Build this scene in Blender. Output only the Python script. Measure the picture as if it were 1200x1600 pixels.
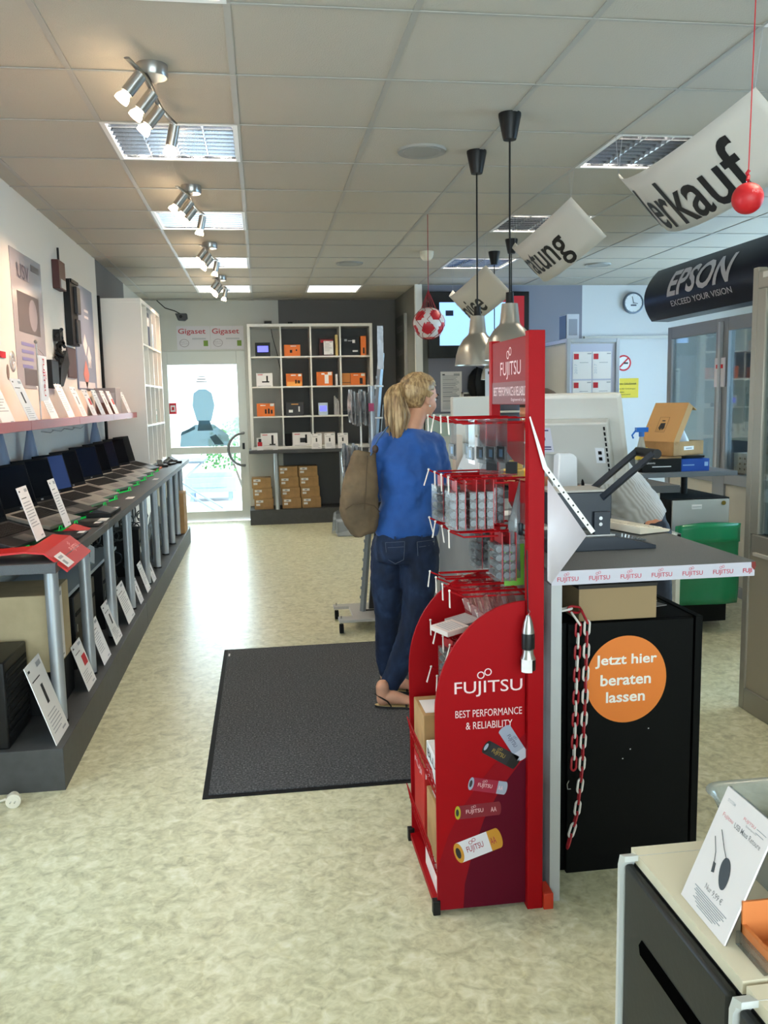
import bpy, bmesh, math, random
from mathutils import Vector, Matrix
random.seed(7)
for o in list(bpy.data.objects): bpy.data.objects.remove(o)
SC = bpy.context.scene; COL = SC.collection
PI = math.pi
# ------------------------------------------------------------------ camera
F_PX, PITCH, YAW, ROLL, CAM_H = 1347.0, -0.1293, 0.1376, -0.0191, 1.53
cam = bpy.data.cameras.new('camera'); cam_ob = bpy.data.objects.new('camera', cam); COL.objects.link(cam_ob)
cam.sensor_fit = 'VERTICAL'; cam.sensor_height = 36; cam.lens = 36*F_PX/1600; cam.clip_start = .05
fw = Vector((math.sin(YAW)*math.cos(PITCH), math.cos(YAW)*math.cos(PITCH), math.sin(PITCH)))
r0 = Vector((math.cos(YAW), -math.sin(YAW), 0)); u0 = r0.cross(fw)
rt = math.cos(ROLL)*r0 + math.sin(ROLL)*u0; up = -math.sin(ROLL)*r0 + math.cos(ROLL)*u0
mc = Matrix((rt, up, -fw)).transposed().to_4x4(); mc.translation = (0, 0, CAM_H)
cam_ob.matrix_world = mc; SC.camera = cam_ob
SC.view_settings.view_transform = 'Standard'; SC.view_settings.look = 'None'
SC.view_settings.gamma = 1; SC.view_settings.use_curve_mapping = False
SC.view_settings.exposure = 1.05
# ------------------------------------------------------------------ world: bright hazy sky
W = bpy.data.worlds.new('world'); SC.world = W; W.use_nodes = True
wn = W.node_tree; wn.nodes.clear()
wo = wn.nodes.new('ShaderNodeOutputWorld'); wb = wn.nodes.new('ShaderNodeBackground')
wb.inputs[0].default_value = (.80, .90, 1, 1); wb.inputs[1].default_value = 2.7
wn.links.new(wb.outputs[0], wo.inputs[0])
# daylight falling through the real window openings
def area(name, loc, rot, sx, sy, power, color):
    l = bpy.data.lights.new(name, 'AREA'); l.shape = 'RECTANGLE'; l.size = sx; l.size_y = sy
    l.energy = power; l.color = color
    o = bpy.data.objects.new(name, l); COL.objects.link(o); o.location = loc; o.rotation_euler = rot; return o
area('daylight_front_window', (.9, -2.5, 1.55), (PI/2, 0, 0), 4.4, 2.3, 75, (1, .95, .86))
area('daylight_right_window', (6.35, 5.8, 1.6), (PI/2, 0, PI/2), 6.0, 1.8, 190, (.50, .74, 1))
area('daylight_left_window', (-1.62, 2.7, 1.1), (PI/2, 0, -PI/2), .9, 1.5, 9, (.66, .84, 1))
area('daylight_back_door', (-.74, 11.9, 1.2), (-PI/2, 0, 0), .9, 1.9, 30, (.85, .95, 1))
sun = bpy.data.lights.new('sun', 'SUN'); sun.energy = 2.6; sun.angle = .01; sun.color = (1, .96, .88)
so = bpy.data.objects.new('sun', sun); COL.objects.link(so); so.rotation_euler = (math.radians(28), math.radians(24), 0)

# ------------------------------------------------------------------ materials
def lin(c):
    return tuple(((x/255)/12.92 if x/255 <= .04045 else ((x/255+.055)/1.055)**2.4) for x in c) + (1,)
MC = {}
def mat(name, col, rough=.5, metal=0, spec=.5, bump=0, bscale=200, emit=None, estr=0, coat=0, vary=0, vscale=6, sheen=0, ior=None):
    if name in MC: return MC[name]
    m = bpy.data.materials.new(name); m.use_nodes = True; n = m.node_tree; b = n.nodes['Principled BSDF']
    b.inputs['Base Color'].default_value = lin(col); b.inputs['Roughness'].default_value = rough
    b.inputs['Metallic'].default_value = metal; b.inputs['Specular IOR Level'].default_value = spec
    if ior: b.inputs['IOR'].default_value = ior
    if coat: b.inputs['Coat Weight'].default_value = coat
    if sheen: b.inputs['Sheen Weight'].default_value = sheen
    if emit: b.inputs['Emission Color'].default_value = lin(emit); b.inputs['Emission Strength'].default_value = estr
    tc = n.nodes.new('ShaderNodeTexCoord')
    if bump:
        no = n.nodes.new('ShaderNodeTexNoise'); no.inputs['Scale'].default_value = bscale
        bp = n.nodes.new('ShaderNodeBump'); bp.inputs['Strength'].default_value = bump; bp.inputs['Distance'].default_value = .01
        n.links.new(tc.outputs['Object'], no.inputs['Vector'])
        n.links.new(no.outputs['Fac'], bp.inputs['Height']); n.links.new(bp.outputs['Normal'], b.inputs['Normal'])
    if vary:
        no = n.nodes.new('ShaderNodeTexNoise'); no.inputs['Scale'].default_value = vscale; no.inputs['Detail'].default_value = 6
        n.links.new(tc.outputs['Object'], no.inputs['Vector'])
        mx = n.nodes.new('ShaderNodeMix'); mx.data_type = 'RGBA'
        lo = tuple(max(0, x*(1-vary)) for x in col); hi = tuple(min(255, x*(1+vary)) for x in col)
        mx.inputs['A'].default_value = lin(lo); mx.inputs['B'].default_value = lin(hi)
        rp = n.nodes.new('ShaderNodeMapRange'); rp.inputs[1].default_value = .3; rp.inputs[2].default_value = .7
        n.links.new(no.outputs['Fac'], rp.inputs[0]); n.links.new(rp.outputs[0], mx.inputs['Factor'])
        n.links.new(mx.outputs['Result'], b.inputs['Base Color'])
    MC[name] = m; return m
def glass(name, tint=(255, 255, 255), refl=.08, rough=.02, haze=0, hazecol=(255, 255, 255)):
    if name in MC: return MC[name]
    m = bpy.data.materials.new(name); m.use_nodes = True; n = m.node_tree; n.nodes.clear()
    out = n.nodes.new('ShaderNodeOutputMaterial'); t = n.nodes.new('ShaderNodeBsdfTransparent'); t.inputs[0].default_value = lin(tint)
    g = n.nodes.new('ShaderNodeBsdfGlossy'); g.inputs['Roughness'].default_value = rough
    f = n.nodes.new('ShaderNodeLayerWeight'); f.inputs[0].default_value = .25
    ml = n.nodes.new('ShaderNodeMath'); ml.operation = 'MULTIPLY_ADD'; ml.inputs[1].default_value = .6; ml.inputs[2].default_value = refl
    n.links.new(f.outputs['Fresnel'], ml.inputs[0])
    mx = n.nodes.new('ShaderNodeMixShader'); n.links.new(ml.outputs[0], mx.inputs[0]); n.links.new(t.outputs[0], mx.inputs[1]); n.links.new(g.outputs[0], mx.inputs[2])
    last = mx
    if haze:
        d = n.nodes.new('ShaderNodeBsdfDiffuse'); d.inputs[0].default_value = lin(hazecol)
        m2 = n.nodes.new('ShaderNodeMixShader'); m2.inputs[0].default_value = haze
        n.links.new(mx.outputs[0], m2.inputs[1]); n.links.new(d.outputs[0], m2.inputs[2]); last = m2
    n.links.new(last.outputs[0], out.inputs[0]); MC[name] = m; return m
def ramp_noise(name, stops, scale, detail=8, rough=.5, dist=0, bump=0, stretch=(1, 1, 1), coat=0, lac=2):
    m = bpy.data.materials.new(name); m.use_nodes = True; n = m.node_tree; b = n.nodes['Principled BSDF']
    tc = n.nodes.new('ShaderNodeTexCoord'); mp = n.nodes.new('ShaderNodeMapping'); mp.inputs['Scale'].default_value = stretch
    no = n.nodes.new('ShaderNodeTexNoise'); no.inputs['Scale'].default_value = scale; no.inputs['Detail'].default_value = detail
    no.inputs['Distortion'].default_value = dist; no.inputs['Lacunarity'].default_value = lac
    cr = n.nodes.new('ShaderNodeValToRGB'); e = cr.color_ramp.elements
    e[0].position, e[0].color = stops[0][0], lin(stops[0][1]); e[1].position, e[1].color = stops[-1][0], lin(stops[-1][1])
    for p, c in stops[1:-1]: k = e.new(p); k.color = lin(c)
    n.links.new(tc.outputs['Object'], mp.inputs[0]); n.links.new(mp.outputs[0], no.inputs[0]); n.links.new(no.outputs['Fac'], cr.inputs[0])
    n.links.new(cr.outputs[0], b.inputs['Base Color']); b.inputs['Roughness'].default_value = rough
    if coat: b.inputs['Coat Weight'].default_value = coat
    if bump:
        bp = n.nodes.new('ShaderNodeBump'); bp.inputs['Strength'].default_value = bump; bp.inputs['Distance'].default_value = .003
        n.links.new(no.outputs['Fac'], bp.inputs['Height']); n.links.new(bp.outputs['Normal'], b.inputs['Normal'])
    MC[name] = m; return m
white = mat('white_lacquer', (232, 230, 224), .4)
paper = mat('paper_white', (238, 236, 236), .7)
ink = mat('print_grey', (168, 170, 176), .7)
inkd = mat('print_dark', (32, 32, 36), .6)
inkr = mat('print_red', (200, 30, 45), .6)
inkb = mat('print_blue', (45, 80, 160), .6)
inkg = mat('print_green', (120, 150, 60), .6)
acryl = glass('clear_acrylic', (245, 248, 250), .06)
plastic_bag = glass('clear_plastic_bag', (215, 220, 225), .10, .15, .16, (215, 222, 230))
pane = glass('window_glass', (240, 248, 250), .05)
black = mat('black_plastic', (11, 11, 13), .42, spec=.35)
blackm = mat('black_matt', (13, 14, 16), .75, spec=.3)
dgrey = mat('dark_grey_laminate', (72, 73, 75), .5, vary=.08, vscale=300)
dgrey2 = mat('dark_grey_plinth', (66, 67, 68), .5, vary=.06, vscale=20)
silver = mat('silver_tube', (182, 188, 194), .38, .55)
steel = mat('brushed_steel', (170, 168, 165), .3, .9)
alu = mat('anodised_aluminium', (172, 170, 164), .42, .45)
chrome = mat('chrome', (205, 205, 205), .12, 1)
red = mat('red_painted_steel', (158, 8, 18), .5, ior=1.22)
redc = mat('red_card', (190, 24, 22), .5)
carton = mat('brown_cardboard', (176, 138, 92), .8, vary=.06, vscale=15)
orange = mat('orange_print', (232, 118, 34), .45)
cream = mat('cream_plastic', (222, 216, 200), .5)
skin = mat('skin', (205, 150, 122), .55, vary=.05, vscale=12)

# ------------------------------------------------------------------ mesh builder
class MB:
    def __init__(s): s.v = []; s.f = []; s.m = []; s.M = Matrix.Identity(4); s.mi = 0
    def add(s, vs, fs, mi=None):
        k = len(s.v); s.v += [s.M @ Vector(p) for p in vs]
        for f in fs: s.f.append([k+i for i in f]); s.m.append(s.mi if mi is None else mi)
        return s
    def box(s, x0, x1, y0, y1, z0, z1, mi=None):
        return s.add([(x0,y0,z0),(x1,y0,z0),(x1,y1,z0),(x0,y1,z0),(x0,y0,z1),(x1,y0,z1),(x1,y1,z1),(x0,y1,z1)],
                     [(0,3,2,1),(4,5,6,7),(0,1,5,4),(1,2,6,5),(2,3,7,6),(3,0,4,7)], mi)
    def quad(s, a, b, c, d, mi=None): return s.add([a,b,c,d], [(0,1,2,3)], mi)
    def tube(s, pts, r, n=8, mi=None, closed=False, caps=True):
        pts = [Vector(p) for p in pts]; N = len(pts); rs = r if isinstance(r, (list, tuple)) else [r]*N
        vs = []; ref = None
        for i, p in enumerate(pts):
            if closed: t = pts[(i+1) % N]-pts[i-1]
            else: t = pts[min(i+1, N-1)]-pts[max(i-1, 0)]
            t = t.normalized() if t.length > 1e-9 else Vector((0,0,1))
            if ref is None: ref = Vector((0,0,1)) if abs(t.z) < .9 else Vector((1,0,0))
            a = ref - t*ref.dot(t)
            if a.length < 1e-6: a = t.orthogonal()
            a.normalize(); b = t.cross(a); ref = a
            rr = rs[i]; ra, rb = rr if isinstance(rr, (list, tuple)) else (rr, rr)
            for k in range(n):
                q = 2*PI*k/n; vs.append(p + a*(ra*math.cos(q)) + b*(rb*math.sin(q)))
        fs = []
        for i in range(N if closed else N-1):
            j = (i+1) % N
            for k in range(n): l = (k+1) % n; fs.append((i*n+k, i*n+l, j*n+l, j*n+k))
        if caps and not closed: fs.append(tuple(reversed(range(n)))); fs.append(tuple((N-1)*n+k for k in range(n)))
        return s.add(vs, fs, mi)
    def cyl(s, a, b, r, r2=None, n=16, mi=None): return s.tube([a, b], [r, r if r2 is None else r2], n, mi)
    def lathe(s, prof, c=(0,0,0), n=24, mi=None, closed=False):
        vs = []; c = Vector(c)
        for r, z in prof:
            for k in range(n): q = 2*PI*k/n; vs.append(c+Vector((r*math.cos(q), r*math.sin(q), z)))
        fs = []; N = len(prof)
        for i in range(N if closed else N-1):
            j = (i+1) % N
            for k in range(n): l = (k+1) % n; fs.append((i*n+k, i*n+l, j*n+l, j*n+k))
        return s.add(vs, fs, mi)
    def sphere(s, c, r, n=16, mi=None):
        c = Vector(c); rx, ry, rz = r if isinstance(r, (tuple, list)) else (r, r, r); m = n//2
        vs = [c+Vector((0,0,-rz))]
        for i in range(1, m):
            t = -PI/2+PI*i/m
            for k in range(n): q = 2*PI*k/n; vs.append(c+Vector((rx*math.cos(t)*math.cos(q), ry*math.cos(t)*math.sin(q), rz*math.sin(t))))
        vs.append(c+Vector((0,0,rz))); T = len(vs)-1; fs = []
        for k in range(n): fs.append((0, 1+(k+1) % n, 1+k)); fs.append((T, T-n+k, T-n+(k+1) % n))
        for i in range(m-2):
            for k in range(n): l = (k+1) % n; fs.append((1+i*n+k, 1+i*n+l, 1+(i+1)*n+l, 1+(i+1)*n+k))
        return s.add(vs, fs, mi)
    def prism(s, poly, y0, y1, mi=None, plane='xz'):
        def P(a, b, c): return {'xz': (a, c, b), 'xy': (a, b, c), 'yz': (c, a, b)}[plane]
        n = len(poly); vs = [P(a, b, y0) for a, b in poly]+[P(a, b, y1) for a, b in poly]
        fs = [tuple(range(n)), tuple(reversed(range(n, 2*n)))]+[(i, n+i, n+(i+1) % n, (i+1) % n) for i in range(n)]
        return s.add(vs, fs, mi)
    def grid(s, fn, nu, nv, mi=None, thick=0):
        vs = [fn(i/nu, j/nv) for i in range(nu+1) for j in range(nv+1)]
        fs = [(i*(nv+1)+j, (i+1)*(nv+1)+j, (i+1)*(nv+1)+j+1, i*(nv+1)+j+1) for i in range(nu) for j in range(nv)]
        return s.add(vs, fs, mi)
WO = {}; NAMES = {}
def thing(name, label, cat, loc=(0,0,0), group=None):
    o = bpy.data.objects.new(name, None); COL.objects.link(o); o.empty_display_size = .1
    o.location = loc; WO[o.name] = Vector(loc); o['label'] = label; o['category'] = cat
    if group: o['group'] = group
    return o
def part(name, mb, mats, parent=None, bevel=0, mods=None, sharp=.6, recalc=True):
    me = bpy.data.meshes.new(name); off = WO[parent.name] if parent else Vector()
    me.from_pydata([p-off for p in mb.v], [], mb.f)
    if not isinstance(mats, (list, tuple)): mats = [mats]
    for m in mats: me.materials.append(m)
    me.polygons.foreach_set('material_index', mb.m)
    if recalc:
        b = bmesh.new(); b.from_mesh(me); bmesh.ops.recalc_face_normals(b, faces=b.faces); b.to_mesh(me); b.free()
    me.polygons.foreach_set('use_smooth', [True]*len(me.polygons)); me.set_sharp_from_angle(angle=sharp)
    o = bpy.data.objects.new(name, me); COL.objects.link(o)
    if parent: o.parent = parent
    WO[o.name] = off
    if bevel:
        md = o.modifiers.new('bevel', 'BEVEL'); md.width = bevel; md.segments = 2; md.limit_method = 'ANGLE'; md.angle_limit = .7
    for fn in (mods or []): fn(o)
    return o
def solo(name, mb, mats, label, cat, group=None, **k):
    xs = [p.x for p in mb.v]; ys = [p.y for p in mb.v]; zs = [p.z for p in mb.v]
    c = Vector(((min(xs)+max(xs))/2, (min(ys)+max(ys))/2, min(zs)))
    for i in range(len(mb.v)): mb.v[i] = mb.v[i]-c
    o = part(name, mb, mats, **k); o.location = c; WO[o.name] = c
    o['label'] = label; o['category'] = cat
    if group: o['group'] = group
    return o
def struct(name, mb, mats, **k):
    o = part(name, mb, mats, **k)
    if not k.get('parent'): o['kind'] = 'structure'
    return o
def kids(o): return [c for c in bpy.data.objects if c.parent == o]
def dup(root, loc, rz=0, label=None, group=None, tilt=None):
    r = root.copy(); COL.objects.link(r); r.location = loc; r.rotation_euler = tilt or (0, 0, rz); WO[r.name] = Vector(loc)
    if label: r['label'] = label
    if group: r['group'] = group
    for ch in kids(root):
        c = ch.copy(); COL.objects.link(c); c.parent = r; WO[c.name] = Vector()
        for g in kids(ch): d = g.copy(); COL.objects.link(d); d.parent = c
    return r
def remesh(v=.006, sm=6):
    def f(o):
        m = o.modifiers.new('remesh', 'REMESH'); m.mode = 'VOXEL'; m.voxel_size = v; m.use_smooth_shade = True
        if sm: s = o.modifiers.new('smooth', 'SMOOTH'); s.factor = .5; s.iterations = sm
    return f
def folds(strength, size, name='folds'):
    t = bpy.data.textures.get(name+str(size)) or bpy.data.textures.new(name+str(size), 'CLOUDS'); t.noise_scale = size; t.noise_depth = 2
    def f(o):
        d = o.modifiers.new('folds', 'DISPLACE'); d.texture = t; d.strength = strength; d.mid_level = .5; d.texture_coords = 'LOCAL'
    return f
def solidify(th):
    def f(o): m = o.modifiers.new('solid', 'SOLIDIFY'); m.thickness = th; m.offset = 0
    return f
def frame(o, x, z):
    x = Vector(x).normalized(); z = Vector(z); z = (z-x*z.dot(x)).normalized(); y = z.cross(x)
    M = Matrix((x, y, z)).transposed().to_4x4(); M.translation = o; return M
# lettering: outline text turned into a thin mesh, mapped by fn(u,v,w) or laid in a frame
def text_geo(s, w, h=None, bold=0, shear=0):
    c = bpy.data.curves.new('t', 'FONT'); c.body = s; c.size = 1; c.offset = bold; c.shear = shear; c.resolution_u = 3
    o = bpy.data.objects.new('t', c); COL.objects.link(o); bpy.context.view_layer.update()
    me = bpy.data.meshes.new_from_object(o.evaluated_get(bpy.context.evaluated_depsgraph_get()))
    vs = [v.co.copy() for v in me.vertices]; fs = [tuple(p.vertices) for p in me.polygons]
    bpy.data.objects.remove(o); bpy.data.curves.remove(c); bpy.data.meshes.remove(me)
    if not vs: return [], []
    x0 = min(v.x for v in vs); x1 = max(v.x for v in vs); y0 = min(v.y for v in vs); y1 = max(v.y for v in vs)
    sx = w/(x1-x0); sy = sx if h is None else h/(y1-y0)
    return [Vector(((v.x-x0)*sx, (v.y-y0)*sy, 0)) for v in vs], fs
def put_text(mb, s, x, z, w, h=None, mi=None, bold=0, y=0, shear=0, th=.0008):
    """flat text in the x-z plane of mb.M, lower left corner at (x, z)"""
    vs, fs = text_geo(s, w, h, bold, shear)
    mb.add([(x+v.x, y, z+v.y) for v in vs], fs, mi)
def fujitsu(mb, x, z, w, mi=None, y=0, h=None, bold=.006):
    """word with the two small joined loops above it; z is the baseline"""
    h = h or w*.24
    put_text(mb, 'FUJITSU', x, z, w, h, mi, bold, y)
    cx, cz, r = x+w*.44, z+h*1.45, h*.24
    for sgn, dz in ((-1, -.3), (1, .3)):
        c = (cx+sgn*r*.95, cz+dz*r*1.2); n = 14; vs = []; 
        for k in range(n+1):
            q = 2*PI*k/n
            for rr in (r, r*.72): vs.append((c[0]+rr*math.cos(q), y, c[1]+rr*math.sin(q)))
        mb.add(vs, [(2*k, 2*k+2, 2*k+3, 2*k+1) for k in range(n)], mi)
def card_mb(M, w, h, style=0, seed=0, th=.003):
    """sheet standing in the x-z plane of M, printed on its -y side; mats: paper, grey, dark, red, blue"""
    rnd = random.Random(seed); b = MB(); b.M = M; b.box(0, w, 0, th, 0, h, 0); y = -.0006
    def r(x0, x1, z0, z1, mi): b.quad((x0*w, y, z0*h), (x1*w, y, z0*h), (x1*w, y, z1*h), (x0*w, y, z1*h), mi)
    r(.08, .2, .91, .94, 2); r(.62, .9, .89, .95, 1)
    r(.1, .6, .785, .80, 2)
    if style == 0:
        for i in range(9):
            z = .70-i*.055; r(.1, .1+rnd.uniform(.45, .8), z, z+.016, 1)
    elif style == 1:
        r(.42, .56, .45, .70, 2)
        for i in range(6): z = .34-i*.045; r(.15, .15+rnd.uniform(.4, .7), z, z+.012, 1)
    else:
        r(.5, .9, .45, .68, 3)
        for i in range(5): z = .36-i*.05; r(.1, .1+rnd.uniform(.4, .8), z, z+.014, 1)
    r(.62, .86, .05, .075, 1)
    return b
CM = [paper, ink, inkd, inkr, inkb]
def card(M, w, h, label, style=0, seed=0, cat='price card', name='price_card', group=None):
    return solo(name, card_mb(M, w, h, style, seed), CM, label, cat, group)
# ------------------------------------------------------------------ the room
CE = 2.82; T = .625; GX, GY = -.69, 3.027
XL, XR, YF, YB = -1.42, 6.0, -2.2, 11.35
floor_m = ramp_noise('marbled_vinyl', [(.28, (180, 177, 146)), (.45, (200, 197, 165)), (.58, (212, 209, 178)), (.74, (226, 223, 198))], 17, 12, .30, 1.1, stretch=(1, 1, 1))
# finer second veining on the vinyl
n = floor_m.node_tree; b_ = n.nodes['Principled BSDF']; lk = b_.inputs['Base Color'].links[0].from_socket
v2 = n.nodes.new('ShaderNodeTexNoise'); v2.inputs['Scale'].default_value = 34; v2.inputs['Detail'].default_value = 9; v2.inputs['Distortion'].default_value = 1.2
mx2 = n.nodes.new('ShaderNodeMix'); mx2.data_type = 'RGBA'; mx2.blend_type = 'OVERLAY'; mx2.inputs['Factor'].default_value = .45
tc2 = n.nodes.new('ShaderNodeTexCoord'); n.links.new(tc2.outputs['Object'], v2.inputs[0])
r2 = n.nodes.new('ShaderNodeMapRange'); r2.inputs[1].default_value = .3; r2.inputs[2].default_value = .7; r2.inputs[3].default_value = .25; r2.inputs[4].default_value = .75
n.links.new(v2.outputs['Fac'], r2.inputs[0]); n.links.new(lk, mx2.inputs['A']); n.links.new(r2.outputs[0], mx2.inputs['B'])
n.links.new(mx2.outputs['Result'], b_.inputs['Base Color'])
wl = mat('wall_paint_white', (222, 217, 208), .8, bump=.05, bscale=90)
wgrey = mat('wall_paint_light_grey', (206, 205, 198), .8)
wdark = mat('wall_paint_dark_grey', (112, 112, 112), .8)
wmid = mat('wall_paint_mid_grey', (120, 121, 116), .8)
wblue = mat('wall_paint_blue_grey', (132, 134, 148), .8)
tile_m = mat('ceiling_tile', (184, 179, 168), .9, bump=.25, bscale=160)
bar_m = mat('ceiling_bar', (168, 166, 160), .5)
b = MB(); b.quad((XL, YF, 0), (XR, YF, 0), (XR, YB, 0), (XL, YB, 0)); struct('floor', b, floor_m)
LAMPS = [(0,-1),(0,2),(0,5),(0,8),(0,11),(2,11),(4,-1),(4,2),(4,5),(4,8),(8,-1),(8,2),(8,5),(8,8)]
b = MB(); g = MB(); xs = [XL]; i = -1
while GX+T*i < XR: xs.append(GX+T*i); i += 1
xs.append(XR); ys = [YF]; j = -8
while GY+T*j < YB: ys.append(GY+T*j); j += 1
ys.append(YB)
for i in range(len(xs)-1):
    for j in range(len(ys)-1):
        if (i-2, j-9) in LAMPS: continue
        b.quad((xs[i], ys[j], CE), (xs[i], ys[j+1], CE), (xs[i+1], ys[j+1], CE), (xs[i+1], ys[j], CE))
struct('ceiling', b, tile_m)
for x in xs[1:-1]: g.box(x-.012, x+.012, YF, YB, CE-.004, CE-.0005)
struct('trim_1', g, bar_m)
g = MB()
for y in ys[1:-1]: g.box(XL, XR, y-.006, y+.006, CE-.0055, CE-.0015)
struct('trim_2', g, bar_m)
# walls
b = MB()
b.quad((XL, 3.2, 0), (XL, 8.15, 0), (XL, 8.15, CE), (XL, 3.2, CE), 0); b.quad((XL, YF, 0), (XL, 2.2, 0), (XL, 2.2, CE), (XL, YF, CE), 0); b.quad((XL, 2.2, 0), (XL, 3.2, 0), (XL, 3.2, .3), (XL, 2.2, .3), 0); b.quad((XL, 2.2, 1.9), (XL, 3.2, 1.9), (XL, 3.2, CE), (XL, 2.2, CE), 0); b.quad((XL, 8.15, 0), (XL, 9.75, 0), (XL, 9.75, CE), (XL, 8.15, CE), 1)
b.quad((XL, 9.75, 0), (XL, YB, 0), (XL, YB, CE), (XL, 9.75, CE), 2)
b.box(XL, XL+.012, 3.2, 5.34, 1.45, CE-.02, 0)       # wall board edge seen behind the shelf
struct('wall_left', b, [wl, wdark, wgrey])
b = MB(); DX0, DX1, DZ = -1.24, -.19, 2.19
b.box(XL, DX0, YB, YB+.2, 0, CE, 0); b.box(DX0, DX1, YB, YB+.2, DZ, CE, 0); b.box(DX1, .255, YB, YB+.2, 0, CE, 0); b.box(.255, 1.77, YB, YB+.2, 0, CE, 1)
struct('wall_back', b, [wgrey, wdark])
b = MB(); b.box(1.77, 1.92, 9.9, YB, 0, CE, 0); b.box(1.765, 1.845, 9.84, 9.9, 0, CE, 1); struct('wall_side', b, [wmid, white])
b = MB(); b.box(1.92, 3.76, 9.9, 10.1, 0, CE, 0); b.box(3.76, XR, 9.9, 10.1, 0, CE, 1)
struct('wall_rear_right', b, [wblue, mat('wall_paint_cool_white', (214, 218, 222), .8)])
b = MB(); b.box(XR, XR+.15, YF, YB, 0, .75); b.box(XR, XR+.15, YF, YB, 2.45, CE); b.box(XR, XR+.15, YF, 2.7, .75, 2.45); b.box(XR, XR+.15, 8.9, YB, .75, 2.45)
struct('wall_right', b, wl)
b = MB(); b.box(XL, -1.3, YF-.15, YF, 0, CE); b.box(3.1, XR, YF-.15, YF, 0, CE); b.box(-1.3, 3.1, YF-.15, YF, 2.7, CE); b.box(-1.3, 3.1, YF-.15, YF, 0, .3)
struct('wall_front', b, wl)
def window(name, axis, a0, a1, z0, z1, pos, nm, fm=alu):
    f = MB(); p = MB(); t = .05
    def bx(q, u0, u1, w0, w1, d=.03):
        if axis == 'x': q.box(u0, u1, pos-d, pos+d, w0, w1)
        else: q.box(pos-d, pos+d, u0, u1, w0, w1)
    bx(f, a0, a1, z0, z0+t); bx(f, a0, a1, z1-t, z1)
    for k in range(nm+1): u = a0+(a1-a0-t)*k/nm; bx(f, u, u+t, z0+t, z1-t)
    fo = struct(name, f, fm); bx(p, a0+t, a1-t, z0+t, z1-t, .003)
    part('pane', p, pane, fo)
window('window_1', 'x', -1.3, 3.1, .3, 2.7, YF-.08, 4)
window('window_3', 'y', 2.2, 3.2, .3, 1.9, XL-.05, 1)
window('window_2', 'y', 2.7, 8.9, .75, 2.45, XR+.08, 6)
# glazed back door
b = MB(); y0, y1 = YB+.02, YB+.075
b.box(DX0, DX0+.07, y0, y1, .0, DZ); b.box(DX1-.11, DX1, y0, y1, 0, DZ)
b.box(DX0+.07, DX1-.11, y0, y1, 2.02, DZ); b.box(DX0+.07, DX1-.11, y0, y1, .88, .97); b.box(DX0+.07, DX1-.11, y0, y1, 0, .13)
door = struct('door_1', b, mat('door_frame_white', (215, 217, 212), .45), bevel=.004)
b = MB(); b.box(DX0+.07, DX1-.11, y0+.02, y0+.03, .13, .88); b.box(DX0+.07, DX1-.11, y0+.02, y0+.03, .97, 2.02); part('glass', b, pane, door)
b = MB(); pts = []
for k in range(13): q = PI/2+PI*k/12; pts.append((-.245+.20*math.cos(q), YB-.05, .93+.21*math.sin(q)))
pts = [(-.245, YB+.02, 1.14)]+pts+[(-.245, YB+.02, .72)]; b.tube(pts, .017, 10); part('handle', b, mat('handle_grey', (112, 112, 110), .35, .6), door)
b = MB(); b.box(-.265, -.235, YB+.005, YB+.025, .93, 1.01); part('lock', b, black, door)
# generic frosted window sticker: plain stacked shapes, grey and teal
st = glass('sticker_pale_grey', (168, 190, 198), .02, .3, .35, (200, 214, 218)); st2 = glass('sticker_teal', (92, 132, 146), .02, .3, .3, (120, 150, 160)); yy = YB+.036
b = MB(); b.prism([(-1.06, .98), (-.42, .98), (-.44, 1.12), (-.62, 1.26), (-.86, 1.26), (-1.04, 1.14)], yy, yy+.002, 0)
b.prism([(-.83, 1.30), (-.65, 1.30), (-.60, 1.5), (-.63, 1.66), (-.70, 1.71), (-.79, 1.71), (-.86, 1.66), (-.88, 1.5)], yy, yy+.002, 0)
b.prism([(-.83, 1.18), (-.63, 1.18), (-.67, 1.31), (-.81, 1.31)], yy-.001, yy, 1); b.prism([(-.62, 1.0), (-.5, 1.0), (-.6, 1.13), (-.68, 1.10)], yy-.001, yy, 1)
b.prism([(-1.05, 1.12), (-.86, 1.2), (-.86, 1.24), (-1.03, 1.17)], yy-.001, yy, 1)
part('window_sticker', b, [st, st2], door)
b = MB(); b.M = frame((-1.17, YB+.034, 1.40), (1,0,0), (0,0,1)); b.box(0, .09, 0, .001, 0, .14, 0); b.box(.015, .075, -.001, 0, .03, .11, 1); b.box(.03, .06, -.002, -.001, .05, .09, 0)
part('red_notice', b, [inkr, paper], door)
b = MB()
for k, (w, z) in enumerate(((.1, 1.86), (.11, 1.83), (.14, 1.80))): b.box(-.75-w/2, -.75+w/2, yy-.001, yy, z, z+.013)
part('small_print', b, mat('sticker_grey', (150, 156, 160), .6), door)
# plain white inner door to the right of the display cabinet
b = MB(); b.box(3.80, 4.95, 9.875, 9.9, 0, 2.19, 0); b.box(3.78, 4.97, 9.86, 9.9, 2.19, 2.225, 1); d2 = struct('door_2', b, [mat('door_pale_blue_white', (206, 210, 214), .5), alu])
# baseboards
b = MB(); b.box(XL, XL+.015, 9.7, YB, 0, .08); struct('baseboard_left', b, dgrey)
b = MB(); b.box(1.92, 3.8, 9.885, 9.9, 0, .08); struct('baseboard_rear', b, dgrey)
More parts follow.
